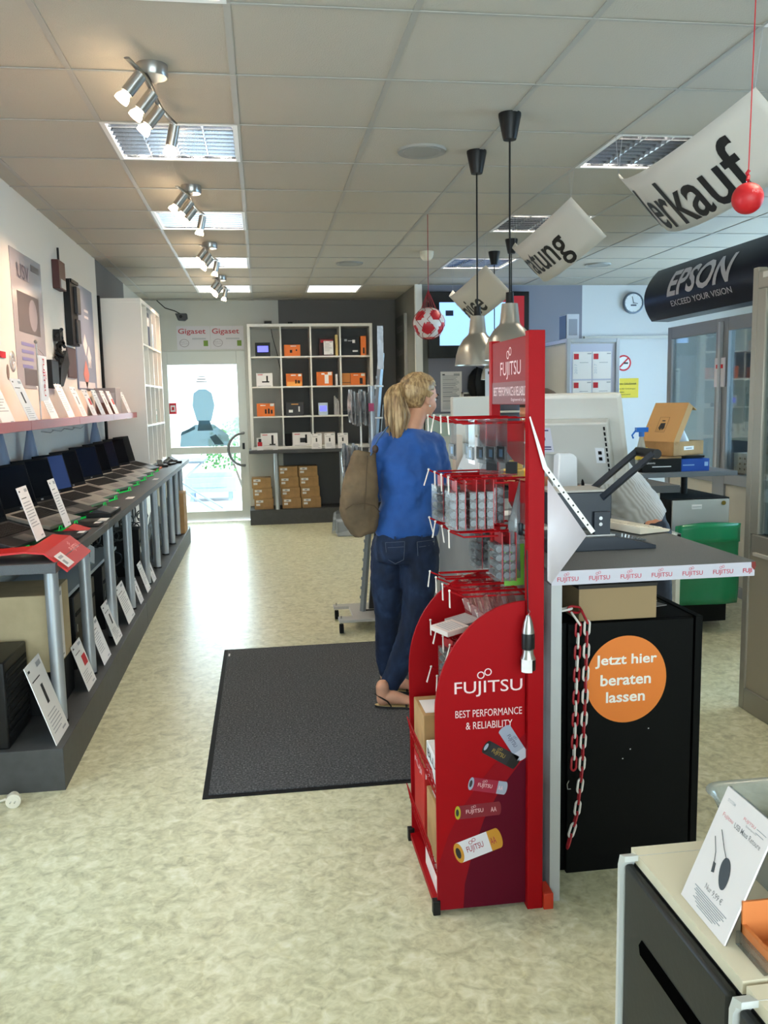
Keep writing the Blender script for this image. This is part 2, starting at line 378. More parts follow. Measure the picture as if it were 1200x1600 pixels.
# ------------------------------------------------------------------ outside the back door
b = MB(); b.quad((-9, YB+.2, -.03), (9, YB+.2, -.03), (9, 28, -.03), (-9, 28, -.03)); o = struct('ground_outside', b, mat('pale_paving', (205, 203, 196), .8, vary=.05, vscale=3))
b = MB(); b.box(-6, 5, 18, 18.2, -.03, 4); struct('wall_outside', b, mat('render_white', (235, 236, 234), .8))
rnd = random.Random(3); leaf = MB()
for k in range(900):
    a, e = rnd.uniform(0, 2*PI), rnd.uniform(-.3, PI/2); R_ = rnd.uniform(.6, 1)
    c = Vector((-.35+.75*R_*math.cos(a)*math.cos(e), 15.2+.6*R_*math.sin(a)*math.cos(e), .55+.75*R_*math.sin(e)))
    d = Vector((rnd.gauss(0,1), rnd.gauss(0,1), rnd.gauss(0,1))).normalized(); s_ = d.orthogonal().normalized()*.035
    leaf.quad(c-s_, c+d.cross(s_).normalized()*.03, c+s_+d*.02, c-d.cross(s_).normalized()*.03)
t = thing('garden_shrub', 'green leafy bush outside beyond the glazed back door', 'bush', (-.35, 15.2, -.03))
part('foliage', leaf, mat('leaf_green', (72, 128, 62), .6), t, recalc=False)
b = MB()
for k in range(5): a = k*1.3; b.tube([(-.35, 15.2, -.03), (-.35+.3*math.cos(a), 15.2+.25*math.sin(a), .7)], [.02, .008], 6)
part('stem', b, mat('bark', (90, 72, 55), .8), t)
b = MB(); b.box(-1.25, -.45, 13.9, 14.5, .12, .36); b.box(-1.2, -.5, 13.95, 14.45, .36, .44); b.box(-1.15, -.6, 13.9-.01, 13.9, .2, .27)
for x in (-1.15, -.55):
    for y in (14.0, 14.4): b.box(x-.03, x+.03, y-.03, y+.03, -.03, .12)
solo('storage_box', b, mat('box_blue', (150, 172, 205), .5), 'pale blue low storage box on the terrace seen through the door', 'storage box', bevel=.02)
t = thing('folding_table', 'folding table with crossed steel legs outside the back door', 'table', (-1.1, 12.5, -.03))
b = MB(); b.box(-1.75, -.82, 12.1, 13.0, .71, .74); part('table_top', b, mat('table_grey', (120, 130, 140), .5), t, bevel=.004)
for y in (12.2, 12.9):
    b = MB(); b.tube([(-1.7, y, .71), (-.62, y, -.015)], .015, 8); part('leg', b, silver, t)
    b = MB(); b.tube([(-.85, y+.03, .71), (-1.7, y+.03, -.015)], .015, 8); part('leg', b, silver, t)
# ------------------------------------------------------------------ recessed ceiling lamps
tube_on = mat('fluorescent_tube', (255, 255, 255), .5, emit=(255, 240, 214), estr=36)
louv = mat('mirror_louvre', (186, 188, 194), .12, 1)
refl = mat('lamp_reflector', (176, 180, 186), .16, 1)
lamp_white = mat('lamp_housing_white', (235, 235, 235), .4)
def make_lamp():
    t = thing('ceiling_lamp', 'x', 'ceiling lamp'); S = T/2
    b = MB()
    b.quad((-S,-S,.1), (S,-S,.1), (S,S,.1), (-S,S,.1))
    for a, c in (((-S,-S), (S,-S)), ((S,-S), (S,S)), ((S,S), (-S,S)), ((-S,S), (-S,-S))): b.quad((*a, 0), (*c, 0), (*c, .1), (*a, .1))
    part('housing', b, refl, t, recalc=False)
    b = MB(); f = .022
    b.box(-S, S, -S, -S+f, -.006, .002); b.box(-S, S, S-f, S, -.006, .002); b.box(-S, -S+f, -S+f, S-f, -.006, .002); b.box(S-f, S, -S+f, S-f, -.006, .002)
    part('frame', b, lamp_white, t)
    b = MB(); q = S-f
    for k in range(1, 9): y = -q+2*q*k/9; b.add([(-q,y,-.002),(q,y,-.002),(q,y-.006,.045),(-q,y-.006,.045),(q,y+.006,.045),(-q,y+.006,.045)], [(0,1,2,3), (1,0,5,4)])
    for k in range(5):
        x = -q+2*q*k/4; b.add([(x,-q,0),(x,q,0),(x-.034,q,.055),(x-.034,-q,.055),(x+.034,q,.055),(x+.034,-q,.055)], [(0,1,2,3), (1,0,5,4)])
    part('louvre', b, louv, t, recalc=False)
    for k in range(4):
        x = -q+2*q*(k+.5)/4; b = MB(); b.cyl((x, -q+.01, .062), (x, q-.01, .062), .013, n=10); part('tube', b, tube_on, t)
    return t
first = make_lamp()
LL = {(0,-1): 'square louvred ceiling lamp nearest the camera above the laptop side', (0,2): 'large bright louvred ceiling lamp behind the nearest spotlight bar', (0,5): 'louvred ceiling lamp, second in the row over the laptop desk side',
      (0,8): 'louvred ceiling lamp, third in the row over the laptop desk side', (0,11): 'louvred ceiling lamp nearest the glazed back door', (2,11): 'louvred ceiling lamp in front of the white cube shelf',
      (4,-1): 'louvred ceiling lamp overhead near the red ball string', (4,2): 'louvred ceiling lamp partly hidden by the nearest hanging banner', (4,5): 'louvred ceiling lamp left of the middle hanging banner', (4,8): 'louvred ceiling lamp behind the farthest hanging banner',
      (8,-1): 'louvred ceiling lamp at the front right out of view', (8,2): 'louvred ceiling lamp above the near glass cabinet', (8,5): 'louvred ceiling lamp above the dark blue sign box', (8,8): 'sliver of louvred ceiling lamp over the far end of the blue sign box'}
for k, (i, j) in enumerate(LAMPS):
    loc = (GX+T*(i+.5), GY+T*(j+.5), CE)
    if k == 0: first.location = loc; first['label'] = LL[(i, j)]; first['group'] = 'louvred ceiling lamps'; o = first
    else: o = dup(first, loc, 0, LL[(i, j)])
# ------------------------------------------------------------------ spotlight bars
warm = mat('halogen_glow', (255, 240, 210), .5, emit=(255, 222, 178), estr=14)
def make_spotbar():
    t = thing('spotlight_bar', 'x', 'ceiling spotlight')
    b = MB(); b.lathe([(0, -.045), (.055, -.045), (.06, -.035), (.06, 0), (0, 0)], (.03, -.03, 0), 24); part('ceiling_rose', b, steel, t)
    b = MB(); pts = []
    for k in range(25): u = k/24; pts.append((-.035+.10*u+.014*math.sin(u*2*PI), -.24+.74*u, -.052))
    b.tube(pts, [(.004, .012)]*25, 8); part('bar', b, steel, t)
    for k in range(4):
        y = (-.13, .06, .25, .48)[k]; u = (y+.24)/.74; x = -.035+.10*u+.014*math.sin(u*2*PI)
        a = Vector((x, y, -.057)); d = Vector((-.62, -.05, -.78)).normalized() if k < 3 else Vector((-.25, .1, -1)).normalized()
        b = MB(); b.tube([a, a+Vector((0,0,-.02))], .004, 6); p = a+Vector((0,0,-.022)); b.tube([p-d*.012, p+d*.075], [.024, .024], 16)
        s = part('spot_head', b, steel, t)
        b = MB(); b.tube([p+d*.076, p+d*.10, p+d*.112], [.016, .027, .027], 14); part('bulb', b, warm, s)
    return t
sb = make_spotbar()
SL = ['spiral steel bar with four spotlights nearest the camera', 'second spotlight bar, in front of the second ceiling lamp', 'third spotlight bar along the ceiling', 'farthest spotlight bar, near the back door']
for k, y in enumerate((3.62, 5.50, 7.38, 9.25)):
    if k == 0: sb.location = (-.40, y, CE); sb['label'] = SL[0]; sb['group'] = 'four spotlight bars along the ceiling'
    else: dup(sb, (-.40, y, CE), 0, SL[k])
    for m in range(4):
        l = bpy.data.lights.new('spot_beam', 'SPOT'); l.energy = 16 if m < 3 else 8; l.color = (1, .62, .40); l.spot_size = 1.15; l.spot_blend = .7; l.shadow_soft_size = .025
        yy_ = (-.13, .06, .25, .48)[m]; o = bpy.data.objects.new('spot_beam', l); COL.objects.link(o)
        d = Vector((-.62, -.05, -.5 if m < 2 else -.78)).normalized(); o.location = (-.41-.10, y+yy_, CE-.19); o.rotation_euler = d.to_track_quat('-Z', 'Y').to_euler()
# ceiling speakers and detector
b = MB(); b.lathe([(0, -.010), (.095, -.010), (.10, -.006), (.125, -.012), (.13, 0), (0, 0)], (0,0,0), 32); sp = solo('ceiling_speaker', b, mat('speaker_grille', (150, 150, 146), .6), 'round ceiling speaker nearest, left of the black pendant cones', 'ceiling speaker', 'round ceiling speakers')
sp.location = (.878, 4.638, CE-.012)
dup(sp, (.872, 8.353, CE-.012), 0, 'small round ceiling speaker above the white cube shelf'); dup(sp, (3.344, 8.391, CE-.012), 0, 'round ceiling speaker between the clock and the middle banner')
b = MB(); b.lathe([(0, -.075), (.035, -.075), (.055, -.05), (.06, -.03), (.062, 0), (0, 0)], (1.49, 7.70, CE), 24); solo('smoke_detector', b, cream, 'small white smoke detector on the ceiling above the football', 'smoke detector')
# ------------------------------------------------------------------ long display desk on the left
t = thing('display_desk', 'long dark grey display desk on silver tube legs along the left wall', 'desk', (-1.1, 6.5, 0)); desk = t
b = MB(); b.box(-1.40, -.815, 3.44, 4.62, .885, .925); b.box(-1.40, -.815, 4.626, 9.72, .885, .925); part('tabletop', b, dgrey, t, bevel=.002)
b = MB(); b.box(-1.39, -.835, 3.44, 6.0, 0, .175); b.box(-1.39, -.835, 6.005, 8.35, 0, .175); b.box(-1.39, -.835, 8.355, 9.72, 0, .175); part('plinth', b, dgrey2, t, bevel=.002)
for y in (3.75, 4.42, 5.12, 5.82, 6.62, 7.28, 7.92, 8.52, 9.08, 9.58):
    b = MB(); b.cyl((-.91, y, .175), (-.91, y, .885), .029, n=20); lg = part('leg', b, silver, t)
    b = MB(); b.cyl((-.91, y, .176), (-.91, y, .186), .033, n=20); part('foot', b, black, lg)
# laptops on green acrylic stands
def make_laptop(bodym, scr, name='laptop'):
    t = thing(name, 'x', 'laptop'); P = math.radians(15); w, d = .36, .235
    # local: y = width, +x = front; tilted so the front is low
    R = Matrix.Rotation(P, 4, 'Y'); base = Matrix.Translation((-d*math.cos(P), 0, .012+d*math.sin(P))) @ R
    b = MB(); b.M = base; b.box(0, d, -w/2, w/2, 0, .018); body = part('base', b, bodym, t, bevel=.003)
    b = MB(); b.M = base; b.box(.022, .135, -w/2+.022, w/2-.022, .0181, .0188, 0)
    for r in range(6):
        for c in range(15):
            x = .026+r*.018; y = -w/2+.026+c*(w-.052)/15; b.box(x, x+.0145, y, y+(w-.052)/15-.004, .0188, .0205, 1)
    part('keyboard', b, [mat('key_well', (18, 18, 20), .6, ior=1.2), mat('keys', (42, 40, 40), .6, ior=1.2)], t)
    b = MB(); b.M = base; b.box(.155, .22, -.05, .05, .018, .0186); part('touchpad', b, mat('touchpad_grey', (104, 101, 98), .4), t)
    L = base @ Matrix.Translation((.004, 0, .018)) @ Matrix.Rotation(math.radians(-29), 4, 'Y')
    b = MB(); b.M = L; b.box(-.009, 0, -w/2, w/2, 0, .235); lid = part('lid', b, mat('lid_black', (10, 10, 12), .5, ior=1.2), t, bevel=.003)
    b = MB(); b.M = L; b.box(0, .0008, -w/2+.014, w/2-.014, .022, .222); part('screen', b, scr, lid)
    b = MB(); b.M = L; b.box(0, .001, -.012, .012, .006, .014); part('logo', b, chrome, lid)
    return t
def make_stand():
    t = thing('laptop_stand', 'x', 'display stand'); g = mat('green_acrylic', (30, 215, 90), .25, emit=(20, 200, 80), estr=.12)
    for s in (-1, 1): b = MB(); b.prism([(-.23, 0), (.012, 0), (.012, .022), (.006, .022), (.004, .008), (-.225, .066)], s*.11-.003, s*.11+.003, plane='xz'); part('riser', b, acryl, t)
    b = MB(); b.box(-.01, .014, -.125, .125, 0, .005); part('lip', b, g, t)
    for s in (-1, 1):
        b = MB(); b.tube([(.012, s*.09-.02, .004), (.014, s*.09-.012, .026), (.014, s*.09+.012, .026), (.012, s*.09+.02, .004)], .003, 6); part('hook', b, g, t)
    return t
dscr = mat('dark_glossy_screen', (6, 8, 13), .25, ior=1.1); bscr = mat('blue_lit_screen', (24, 36, 66), .3, ior=1.1, emit=(50, 70, 116), estr=.25); nscr = mat('navy_screen', (10, 16, 32), .25, ior=1.12)
grey_body = mat('laptop_grey', (146, 142, 136), .45, .2); dark_body = mat('laptop_dark', (38, 38, 40), .45)
protos = {}
for key, (bm_, sc_) in {'a': (dark_body, dscr), 'b': (grey_body, dscr), 'c': (grey_body, bscr), 'd': (grey_body, nscr)}.items(): protos[key] = make_laptop(bm_, sc_)
used = set(); stand0 = make_stand(); stand_used = False
LAPS = [(3.83, 'a', 'open dark laptop nearest the camera, behind the red ramp card holder'), (4.42, 'b', 'open grey laptop behind the two upright price cards'), (4.80, 'a', 'open black laptop with black keyboard, left of the blue lit screen'),
        (5.22, 'c', 'open grey laptop with the blue lit screen'), (5.62, 'b', 'open grey laptop just right of the blue lit one'), (6.18, 'd', 'open grey laptop with navy screen at the middle of the row'),
        (6.62, 'b', 'open grey laptop, fourth from the bookcase end'), (7.02, 'd', 'open grey laptop, third from the bookcase end'), (7.45, 'b', 'open grey laptop, second from the bookcase'), (7.92, 'a', 'open black laptop at the far end, beside the tall white bookcase')]
for y, k, lab in LAPS:
    fx = -.985; th = math.radians(-14+3*math.sin(y*9))
    if k in used: o = dup(protos[k], (fx, y, .932), th, lab)
    else: o = protos[k]; used.add(k); o.location = (fx, y, .932); o.rotation_euler = (0, 0, th); o['label'] = lab
    o['group'] = 'open laptops on the long desk'
    sl = 'green stand under the '+lab.replace('open ', '').split(',')[0]
    if y in (6.62, 7.02, 7.45): sl = {6.62: 'green lipped stand of the fourth laptop from the bookcase', 7.02: 'green lipped stand of the third laptop from the bookcase', 7.45: 'green lipped stand of the second laptop from the bookcase'}[y]
    if not stand_used: stand0.location = (fx, y, .9255); stand0.rotation_euler = (0, 0, th); stand0['label'] = sl; stand_used = True; stand0['group'] = 'green acrylic laptop stands'
    else: dup(stand0, (fx, y, .9255), th, sl)
# flat devices and tags on the desk
def slab(name, x0, x1, y0, y1, z0, z1, m, lab, cat, tag=True):
    t = thing(name, lab, cat, ((x0+x1)/2, (y0+y1)/2, z0)); b = MB(); b.box(x0, x1, y0, y1, z0, z1); part('body', b, m, t, bevel=.003)
    if tag: b = MB(); b.box(x1-.035, x1-.005, y1-.09, y1-.03, z1+.0003, z1+.001); part('price_tag', b, paper, t)
    return t
slab('tablet', -1.01, -.845, 4.02, 4.25, .9255, .938, black, 'flat black tablet behind the red ramp at the desk edge', 'tablet')
slab('tablet', -.955, -.83, 4.43, 4.58, .9255, .937, black, 'second flat black tablet, behind the first', 'tablet')
t = slab('external_drive', -.962, -.83, 4.80, 5.12, .9255, .948, black, 'black wedge-topped device with white tag in mid desk edge', 'device')
b = MB(); b.prism([(-.955, .948), (-.84, .948), (-.91, .966)], 4.83, 5.05); part('lid', b, mat('smoky_plastic', (45, 45, 47), .3), t)
b = MB(); b.box(-.88, -.835, 4.67, 4.77, .9255, .9275); solo('price_tag', b, paper, 'white price tag lying at the desk edge before the black wedge device', 'price tag', 'loose white tags on the desk')
b = MB(); b.box(-.895, -.85, 5.72, 5.84, .9255, .9275); solo('price_tag', b, paper, 'white price tag lying alone at mid desk edge', 'price tag', 'loose white tags on the desk')
b = MB(); b.box(-.895, -.855, 7.1, 7.25, .9255, .9275); solo('price_tag', b, paper, 'white price tag lying farthest along the desk edge', 'price tag', 'loose white tags on the desk')
b = MB(); b.box(-1.04, -.96, 8.15, 8.42, .9255, .94); solo('orange_box', b, orange, 'flat orange packet in front of the white bookcase foot', 'packet')
for k, (x, y, a, lab) in enumerate(((-1.0, 8.62, .2, 'black cordless handset cradle on the far desk end, nearest'), (-.96, 8.85, -.3, 'black handset cradle at the far desk end, middle one'), (-.93, 9.12, .5, 'black handset cradle at the far desk end, farthest'))):
    t = thing('handset_cradle', lab, 'phone cradle', (x, y, .926)); b = MB(); b.M = Matrix.Translation((x, y, .926)) @ Matrix.Rotation(a, 4, 'Z')
    b.box(-.07, .07, -.08, .08, 0, .022); part('base', b, black, t, bevel=.008)
    b = MB(); b.M = Matrix.Translation((x, y, .95)) @ Matrix.Rotation(a, 4, 'Z') @ Matrix.Rotation(.25, 4, 'X'); b.box(-.028, .028, -.07, .07, 0, .025); part('handset', b, mat('grey_black_plastic', (70, 72, 76), .35), t, bevel=.008)
# red ramps with upright price cards
def ramp(x0, x1, y0, y1, lab, big):
    t = thing('red_ramp', lab, 'card holder', ((x0+x1)/2, (y0+y1)/2, .926)); b = MB(); h = .05 if big else .03
    z = .926
    if big:
        b.prism([(x0, z+.006), (x0, z+.024), (-.935, z+.044), (-.935, z+.037), (x0+.01, z+.016), (x0+.01, z+.006)], y0, y0+.15); b.prism([(-.935, z+.044), (-.86, z+.036), (-.775, z-.038), (-.780, z-.044), (-.864, z+.029), (-.935, z+.037)], y0, y1)
    else: b.prism([(x0, z), (x0, z+.02), (x1-.02, z+.03), (x1, z)], y0, y1)
    part('sheet', b, redc, t)
    if big:
        M = frame((-.782, y0+.03, z-.031), (0,1,0), (-.085, 0, .074)); b = MB(); b.M = M; b.box(0, .11, -.0025, -.0015, .0, .07, 0); b.box(.02, .08, -.0032, -.0026, .045, .058, 1); b.box(.02, .05, -.0032, -.0026, .012, .036, 1)
        part('white_label', b, [paper, ink], t)
        b = MB(); b.M = frame((-.806, y0+.26, z-.010), (0,1,0), (-.085, 0, .074)); fujitsu(b, 0, 0, .13, y=-.003); part('lettering', b, mat('pink_print', (240, 170, 165), .5), t, recalc=False)
ramp(-1.30, -.885, 3.47, 3.93, 'large red ramp bent over the near desk edge with white label', True)
b = MB(); b.prism([(-.97, .9255), (-.97, .935), (-.94, .952), (-.86, .9255)], 4.25, 4.40)
solo('red_ramp', b, redc, 'small red wedge between the two upright price cards', 'card holder')
card(frame((-.948, 3.72, .971), (0, 1, 0), (-.30, -.16, 1)), .145, .235, 'tall white price card on the red ramp, the nearer of two', 0, 5, group='upright cards at the near desk end')
card(frame((-.95, 4.26, .952), (0, 1, 0), (-.30, -.16, 1)), .12, .24, 'tall white price card on the small red wedge, the farther of two', 0, 6, group='upright cards at the near desk end')
# ------------------------------------------------------------------ under the desk
Z0 = .1755
t = thing('large_carton', 'big brown computer carton with black base standing under the near desk end', 'carton', (-1.15, 3.9, Z0))
b = MB(); b.box(-1.38, -.945, 3.84, 4.2, .37, .715, 0); b.box(-1.381, -.944, 3.839, 4.201, Z0, .37, 1); part('box', b, [mat('carton_beige', (190, 172, 136), .8, vary=.05, vscale=9), blackm], t, bevel=.003)
b = MB(); b.M = frame((-1.28, 3.838, .47), (1,0,0), (0,0,1)); fujitsu(b, 0, 0, .20); part('lettering', b, inkd, t, recalc=False)
M = frame((-.943, 3.9, .38), (0,1,0), (.0, 0, 1)); t2 = part('paper_sheet', card_mb(M, .16, .33, 1, 3), CM, t)
t = thing('desktop_computer', 'black tower computer at the left edge on the desk plinth', 'computer', (-1.15, 3.6, Z0))
b = MB(); b.box(-1.38, -1.045, 3.47, 3.80, Z0, .53); part('case', b, black, t, bevel=.006)
b = MB()
for k in range(8): b.box(-1.044, -1.042, 3.49, 3.78, .22+k*.035, .24+k*.035)
part('side_vents', b, blackm, t)
b = MB(); b.box(-1.12, -1.09, 3.468, 3.47, .49, .51); part('sticker', b, silver, t)
cards = [(3.47, .225, .34, 1, 'large slanted datasheet card at the near plinth corner'), (4.13, .19, .23, 2, 'slanted datasheet card with red square, second on the plinth'),
         (4.55, .20, .23, 0, 'slanted datasheet card, third along the plinth'), (4.93, .21, .24, 1, 'slanted datasheet card, fourth along the plinth'),
         (5.40, .26, .24, 0, 'slanted datasheet card, fifth along the plinth'), (5.94, .14, .17, 1, 'slanted datasheet card, sixth along the plinth'),
         (6.30, .17, .22, 0, 'slanted narrow datasheet card, seventh along the plinth'), (6.66, .16, .17, 1, 'slanted datasheet card farthest along the plinth')]
for y, w, h, s, lab in cards:
    card(frame((-.865, y, Z0+.001), (0, 1, 0), (-.32, -.06, 1)), w, h, lab, s, int(y*10), 'datasheet card', 'datasheet_card', 'datasheet cards leaning along the plinth')
def pc(y0, y1, x0, x1, z1, lab, nm='desktop_computer', m=black):
    t = thing(nm, lab, 'computer', ((x0+x1)/2, (y0+y1)/2, Z0)); b = MB(); b.box(x0, x1, y0, y1, Z0, z1); part('case', b, m, t, bevel=.005)
    b = MB(); b.box(x1, x1+.003, y0+.02, y1-.02, z1-.11, z1-.09, 0); b.box(x1, x1+.004, y0+.03, y0+.045, (Z0+z1)/2, (Z0+z1)/2+.04, 1); part('drive_front', b, [blackm, chrome], t)
pc(4.50, 4.72, -1.36, -.99, .56, 'black upright tower behind the third desk leg'); pc(4.90, 5.10, -1.36, -1.0, .55, 'black upright tower behind the fourth datasheet card'); pc(5.30, 5.50, -1.36, -.99, .565, 'black upright tower with brown side behind the fourth desk leg')
pc(6.95, 7.15, -1.36, -1.0, .55, 'small black tower half way along under the desk')
t = thing('monitor_carton', 'white monitor carton with black picture under the desk behind legs two to four', 'carton', (-1.2, 4.8, .64)); 
b = MB(); b.M = Matrix.Translation((-1.2, 4.95, .72)) @ Matrix.Rotation(-.28, 4, 'X'); b.box(-.15, .2, -.30, .22, -.05, .05, 0); part('box', b, mat('carton_white', (214, 224, 232), .6), t, bevel=.003)
b = MB(); b.M = Matrix.Translation((-1.2, 4.95, .72)) @ Matrix.Rotation(-.28, 4, 'X'); b.box(.2, .202, -.14, .08, -.025, .02, 0); part('picture', b, inkd, t)
b = MB(); b.box(-1.38, -1.0, 4.3, 5.9, .572, .59); solo('under_shelf', b, mat('shelf_pale', (170, 180, 188), .5), 'pale shelf board under the desk carrying the white carton', 'shelf')
# tangle of bagged cables
b = MB(); rnd = random.Random(11)
for k in range(70):
    c = Vector((rnd.uniform(-1.3, -1.08), rnd.uniform(5.78, 8.1), rnd.uniform(.25, .76)));
    if 6.84 < c.y < 7.26: c.y += .42
    r = rnd.uniform(.03, .07); a = rnd.uniform(0, PI); pts = []
    for q in range(10): w = 2*PI*q/10; pts.append(c+Vector((r*math.cos(w)*math.cos(a), r*math.cos(w)*math.sin(a)*1.1, r*math.sin(w)*.9)))
    b.tube(pts, .006, 5, closed=True)
o = solo('cable_tangle', b, mat('cable_black', (34, 42, 44), .4), 'heap of dark coiled cables under the far half of the desk', 'cables'); o['kind'] = 'stuff'
def bag(x, y, z, sx, sy, sz, lab, m=plastic_bag, fill=None, seed=0):
    b = MB(); rnd = random.Random(seed)
    def fn(u, v):
        a = 2*PI*u; w = 1-.75*v**3; k = 1+.10*math.sin(7*a+seed)*(.3+v)
        return (x+sx*math.cos(a)*w*k, y+sy*math.sin(a)*w*k, z+sz*v+.01*math.sin(5*a))
    b.grid(fn, 24, 10); t = thing('plastic_bag', lab, 'plastic bag', (x, y, z)); part('bag', b, m, t, recalc=False)
    c = MB(); c.sphere((x, y, z+sz*.3), (sx*.7, sy*.7, sz*.3), 12); part('contents', c, fill or blackm, t)
bag(-.975, 7.62, Z0, .05, .10, .42, 'crumpled clear bag with dark goods by the sixth desk leg', seed=1); bag(-1.0, 8.30, Z0, .05, .10, .40, 'tall crumpled clear bag by the eighth desk leg', seed=2)
bag(-.98, 8.80, Z0, .06, .10, .42, 'shiny clear bag beside the tall brown carton', seed=3)
t = thing('tall_carton', 'tall narrow brown carton with label at the far end of the desk plinth', 'carton', (-.9, 9.3, Z0))
b = MB(); b.box(-.97, -.845, 9.17, 9.5, Z0, .60); part('box', b, carton, t, bevel=.003)
b = MB(); b.box(-.95, -.89, 9.168, 9.17, .42, .54, 0); b.box(-.94, -.9, 9.167, 9.168, .45, .5, 1); part('label_sticker', b, [paper, ink], t)
t = thing('power_plug', 'white power plug lying on the floor at the left edge', 'plug', (-1.0, 3.35, 0))
b = MB(); b.tube([(-1.0, 3.31, .028), (-1.005, 3.335, .028), (-1.01, 3.36, .028)], [.028, .028, .02], 16); b.tube([(-1.0, 3.309, .028), (-1.0, 3.312, .028)], [.021, .021], 16, 0); part('body', b, cream, t)
for s in (-1, 1): b = MB(); b.cyl((-1.0+s*.008, 3.31, .028), (-1.0+s*.008, 3.295, .028), .0025, n=8); part('pin', b, chrome, t)
b = MB(); b.tube([(-1.01, 3.36, .028), (-1.06, 3.37, .008), (-1.15, 3.34, .006), (-1.28, 3.30, .006)], .005, 8); part('cord', b, cream, t)
# ------------------------------------------------------------------ red wall shelf and its cards
t = thing('wall_shelf', 'long red wall shelf with a pinkish front edge above the laptops', 'shelf', (-1.28, 5.4, 1.42))
b = MB()
for y0, y1 in ((2.6, 4.45), (4.454, 5.6), (5.604, 6.85), (6.854, 8.1)): b.box(-1.415, -1.13, y0, y1, 1.418, 1.445, 0); b.box(-1.13, -1.122, y0, y1, 1.415, 1.462, 1)
part('board', b, [mat('shelf_red_edge', (170, 62, 62), .4), mat('shelf_pink_edge', (160, 78, 80), .35)], t, bevel=.001)
SC_ = [(4.10, 0.203, 0.263, 'slanted white card on the red shelf at the left edge of the view'), (4.55, 0.189, 0.242, 'slanted white card on the red shelf left of the pennant'), (5.02, 0.176, 0.210, 'slanted white card on the red shelf right of the pennant'),
       (5.46, 0.176, 0.231, 'slanted white card on the red shelf, fourth from the left'), (5.86, 0.162, 0.221, 'slanted white card on the red shelf, fifth from the left'), (6.22, 0.162, 0.210, 'slanted white card on the red shelf, sixth from the left'),
       (6.55, 0.162, 0.210, 'slanted white card on the red shelf, seventh from the left'), (6.88, 0.162, 0.210, 'slanted white card on the red shelf under the blue poster, left one'), (7.16, 0.162, 0.210, 'slanted white card on the red shelf under the blue poster, right one'), (7.82, 0.176, 0.210, 'last slanted white card on the red shelf by the bookcase')]
for k, (y, w, h, lab) in enumerate(SC_):
    card(frame((-1.15, y, 1.446), (0, 1, 0), (-.38, -.08, 1)), w, h, lab, k % 3 if k != 2 else 0, 40+k, group='slanted cards on the red wall shelf')
t = thing('photo_box', 'grey picture box standing at the bookcase end of the red shelf', 'box', (-1.27, 7.55, 1.446)); b = MB(); b.box(-1.36, -1.19, 7.42, 7.68, 1.446, 1.67, 0); part('box', b, mat('photo_grey', (150, 148, 150), .5), t)
b = MB(); b.box(-1.35, -1.2, 7.418, 7.42, 1.46, 1.55, 0); b.box(-1.35, -1.2, 7.4175, 7.4195, 1.56, 1.63, 1); part('picture', b, [mat('photo_brown', (96, 70, 62), .6), ink], t)
t = thing('pennant', 'white hanging pennant with red lettering on a little stand, on the red shelf', 'pennant', (-1.16, 4.93, 1.446))
b = MB(); b.box(-1.168, -1.160, 4.85, 5.01, 1.56, 1.80); part('cloth', b, paper, t)
b = MB(); b.M = frame((-1.158, 4.90, 1.785), (0,0,-1), (0,1,0)); fujitsu(b, 0, 0, .20, h=.045); part('lettering', b, inkr, t, recalc=False)
b = MB(); b.tube([(-1.19, 4.93, 1.446), (-1.19, 4.93, 1.87)], .004, 8); b.tube([(-1.19, 4.93, 1.85), (-1.165, 4.85, 1.80)], .0015, 5); b.tube([(-1.19, 4.93, 1.85), (-1.165, 5.01, 1.80)], .0015, 5); b.sphere((-1.19, 4.93, 1.875), .011, 10); b.lathe([(0,0),(.04,0),(.04,.006),(0,.01)], (-1.19, 4.93, 1.446), 20); part('pole', b, steel, t)
# things pinned to the left wall; fronts face +x
def wall_item(name, lab, cat, y0, y1, z0, z1, m, d=.03, prt='body'):
    t = thing(name, lab, cat, (XL+d/2, (y0+y1)/2, z0)); b = MB(); b.box(XL+.001, XL+d, y0, y1, z0, z1); part(prt, b, m, t, bevel=.004); return t
t = wall_item('film_poster', 'tall clear film poster with grey picture on the left wall', 'poster', 5.40, 6.12, 1.64, 2.46, glass('poster_film', (232, 230, 232), .04, .12, .42, (205, 203, 208)), .004, 'film')
b = MB(); x = XL+.0045; b.box(x, x+.001, 5.50, 6.0, 1.98, 2.22, 0); b.box(x, x+.001, 5.52, 5.8, 2.30, 2.38, 1); b.box(x, x+.001, 5.86, 6.06, 2.38, 2.42, 0)
for k in range(4): b.box(x, x+.001, 5.52, 5.82-.02*k, 1.90-.045*k, 1.92-.045*k, 2)
b.box(x, x+.001, 5.55, 5.85, 1.66, 1.76, 0); b.add([(x+.002, 5.84+.1*math.cos(q*PI/8), 2.1+.1*math.sin(q*PI/8)) for q in range(16)], [tuple(range(16))], 1)
part('print', b, [mat('poster_dark', (96, 92, 94), .6), mat('poster_grey', (140, 136, 142), .6), mat('poster_blue', (120, 120, 165), .6)], t)
b = MB(); b.M = frame((x+.003, 5.53, 2.30), (0,1,0), (0,0,1)); put_text(b, 'USV', 0, 0, .26, .09); part('lettering', b, mat('poster_letter', (80, 80, 96), .6), t)
t = wall_item('cordless_phone', 'dark red-brown cordless phone with antenna on the left wall', 'phone', 6.46, 6.66, 2.35, 2.55, mat('brown_red_plastic', (78, 38, 36), .4), .05)
b = MB(); b.box(XL+.05, XL+.053, 6.5, 6.64, 2.36, 2.42); part('keypad', b, silver, t)
b = MB(); b.tube([(XL+.02, 6.60, 2.55), (XL+.02, 6.60, 2.65)], .008, 8); part('antenna', b, black, t)
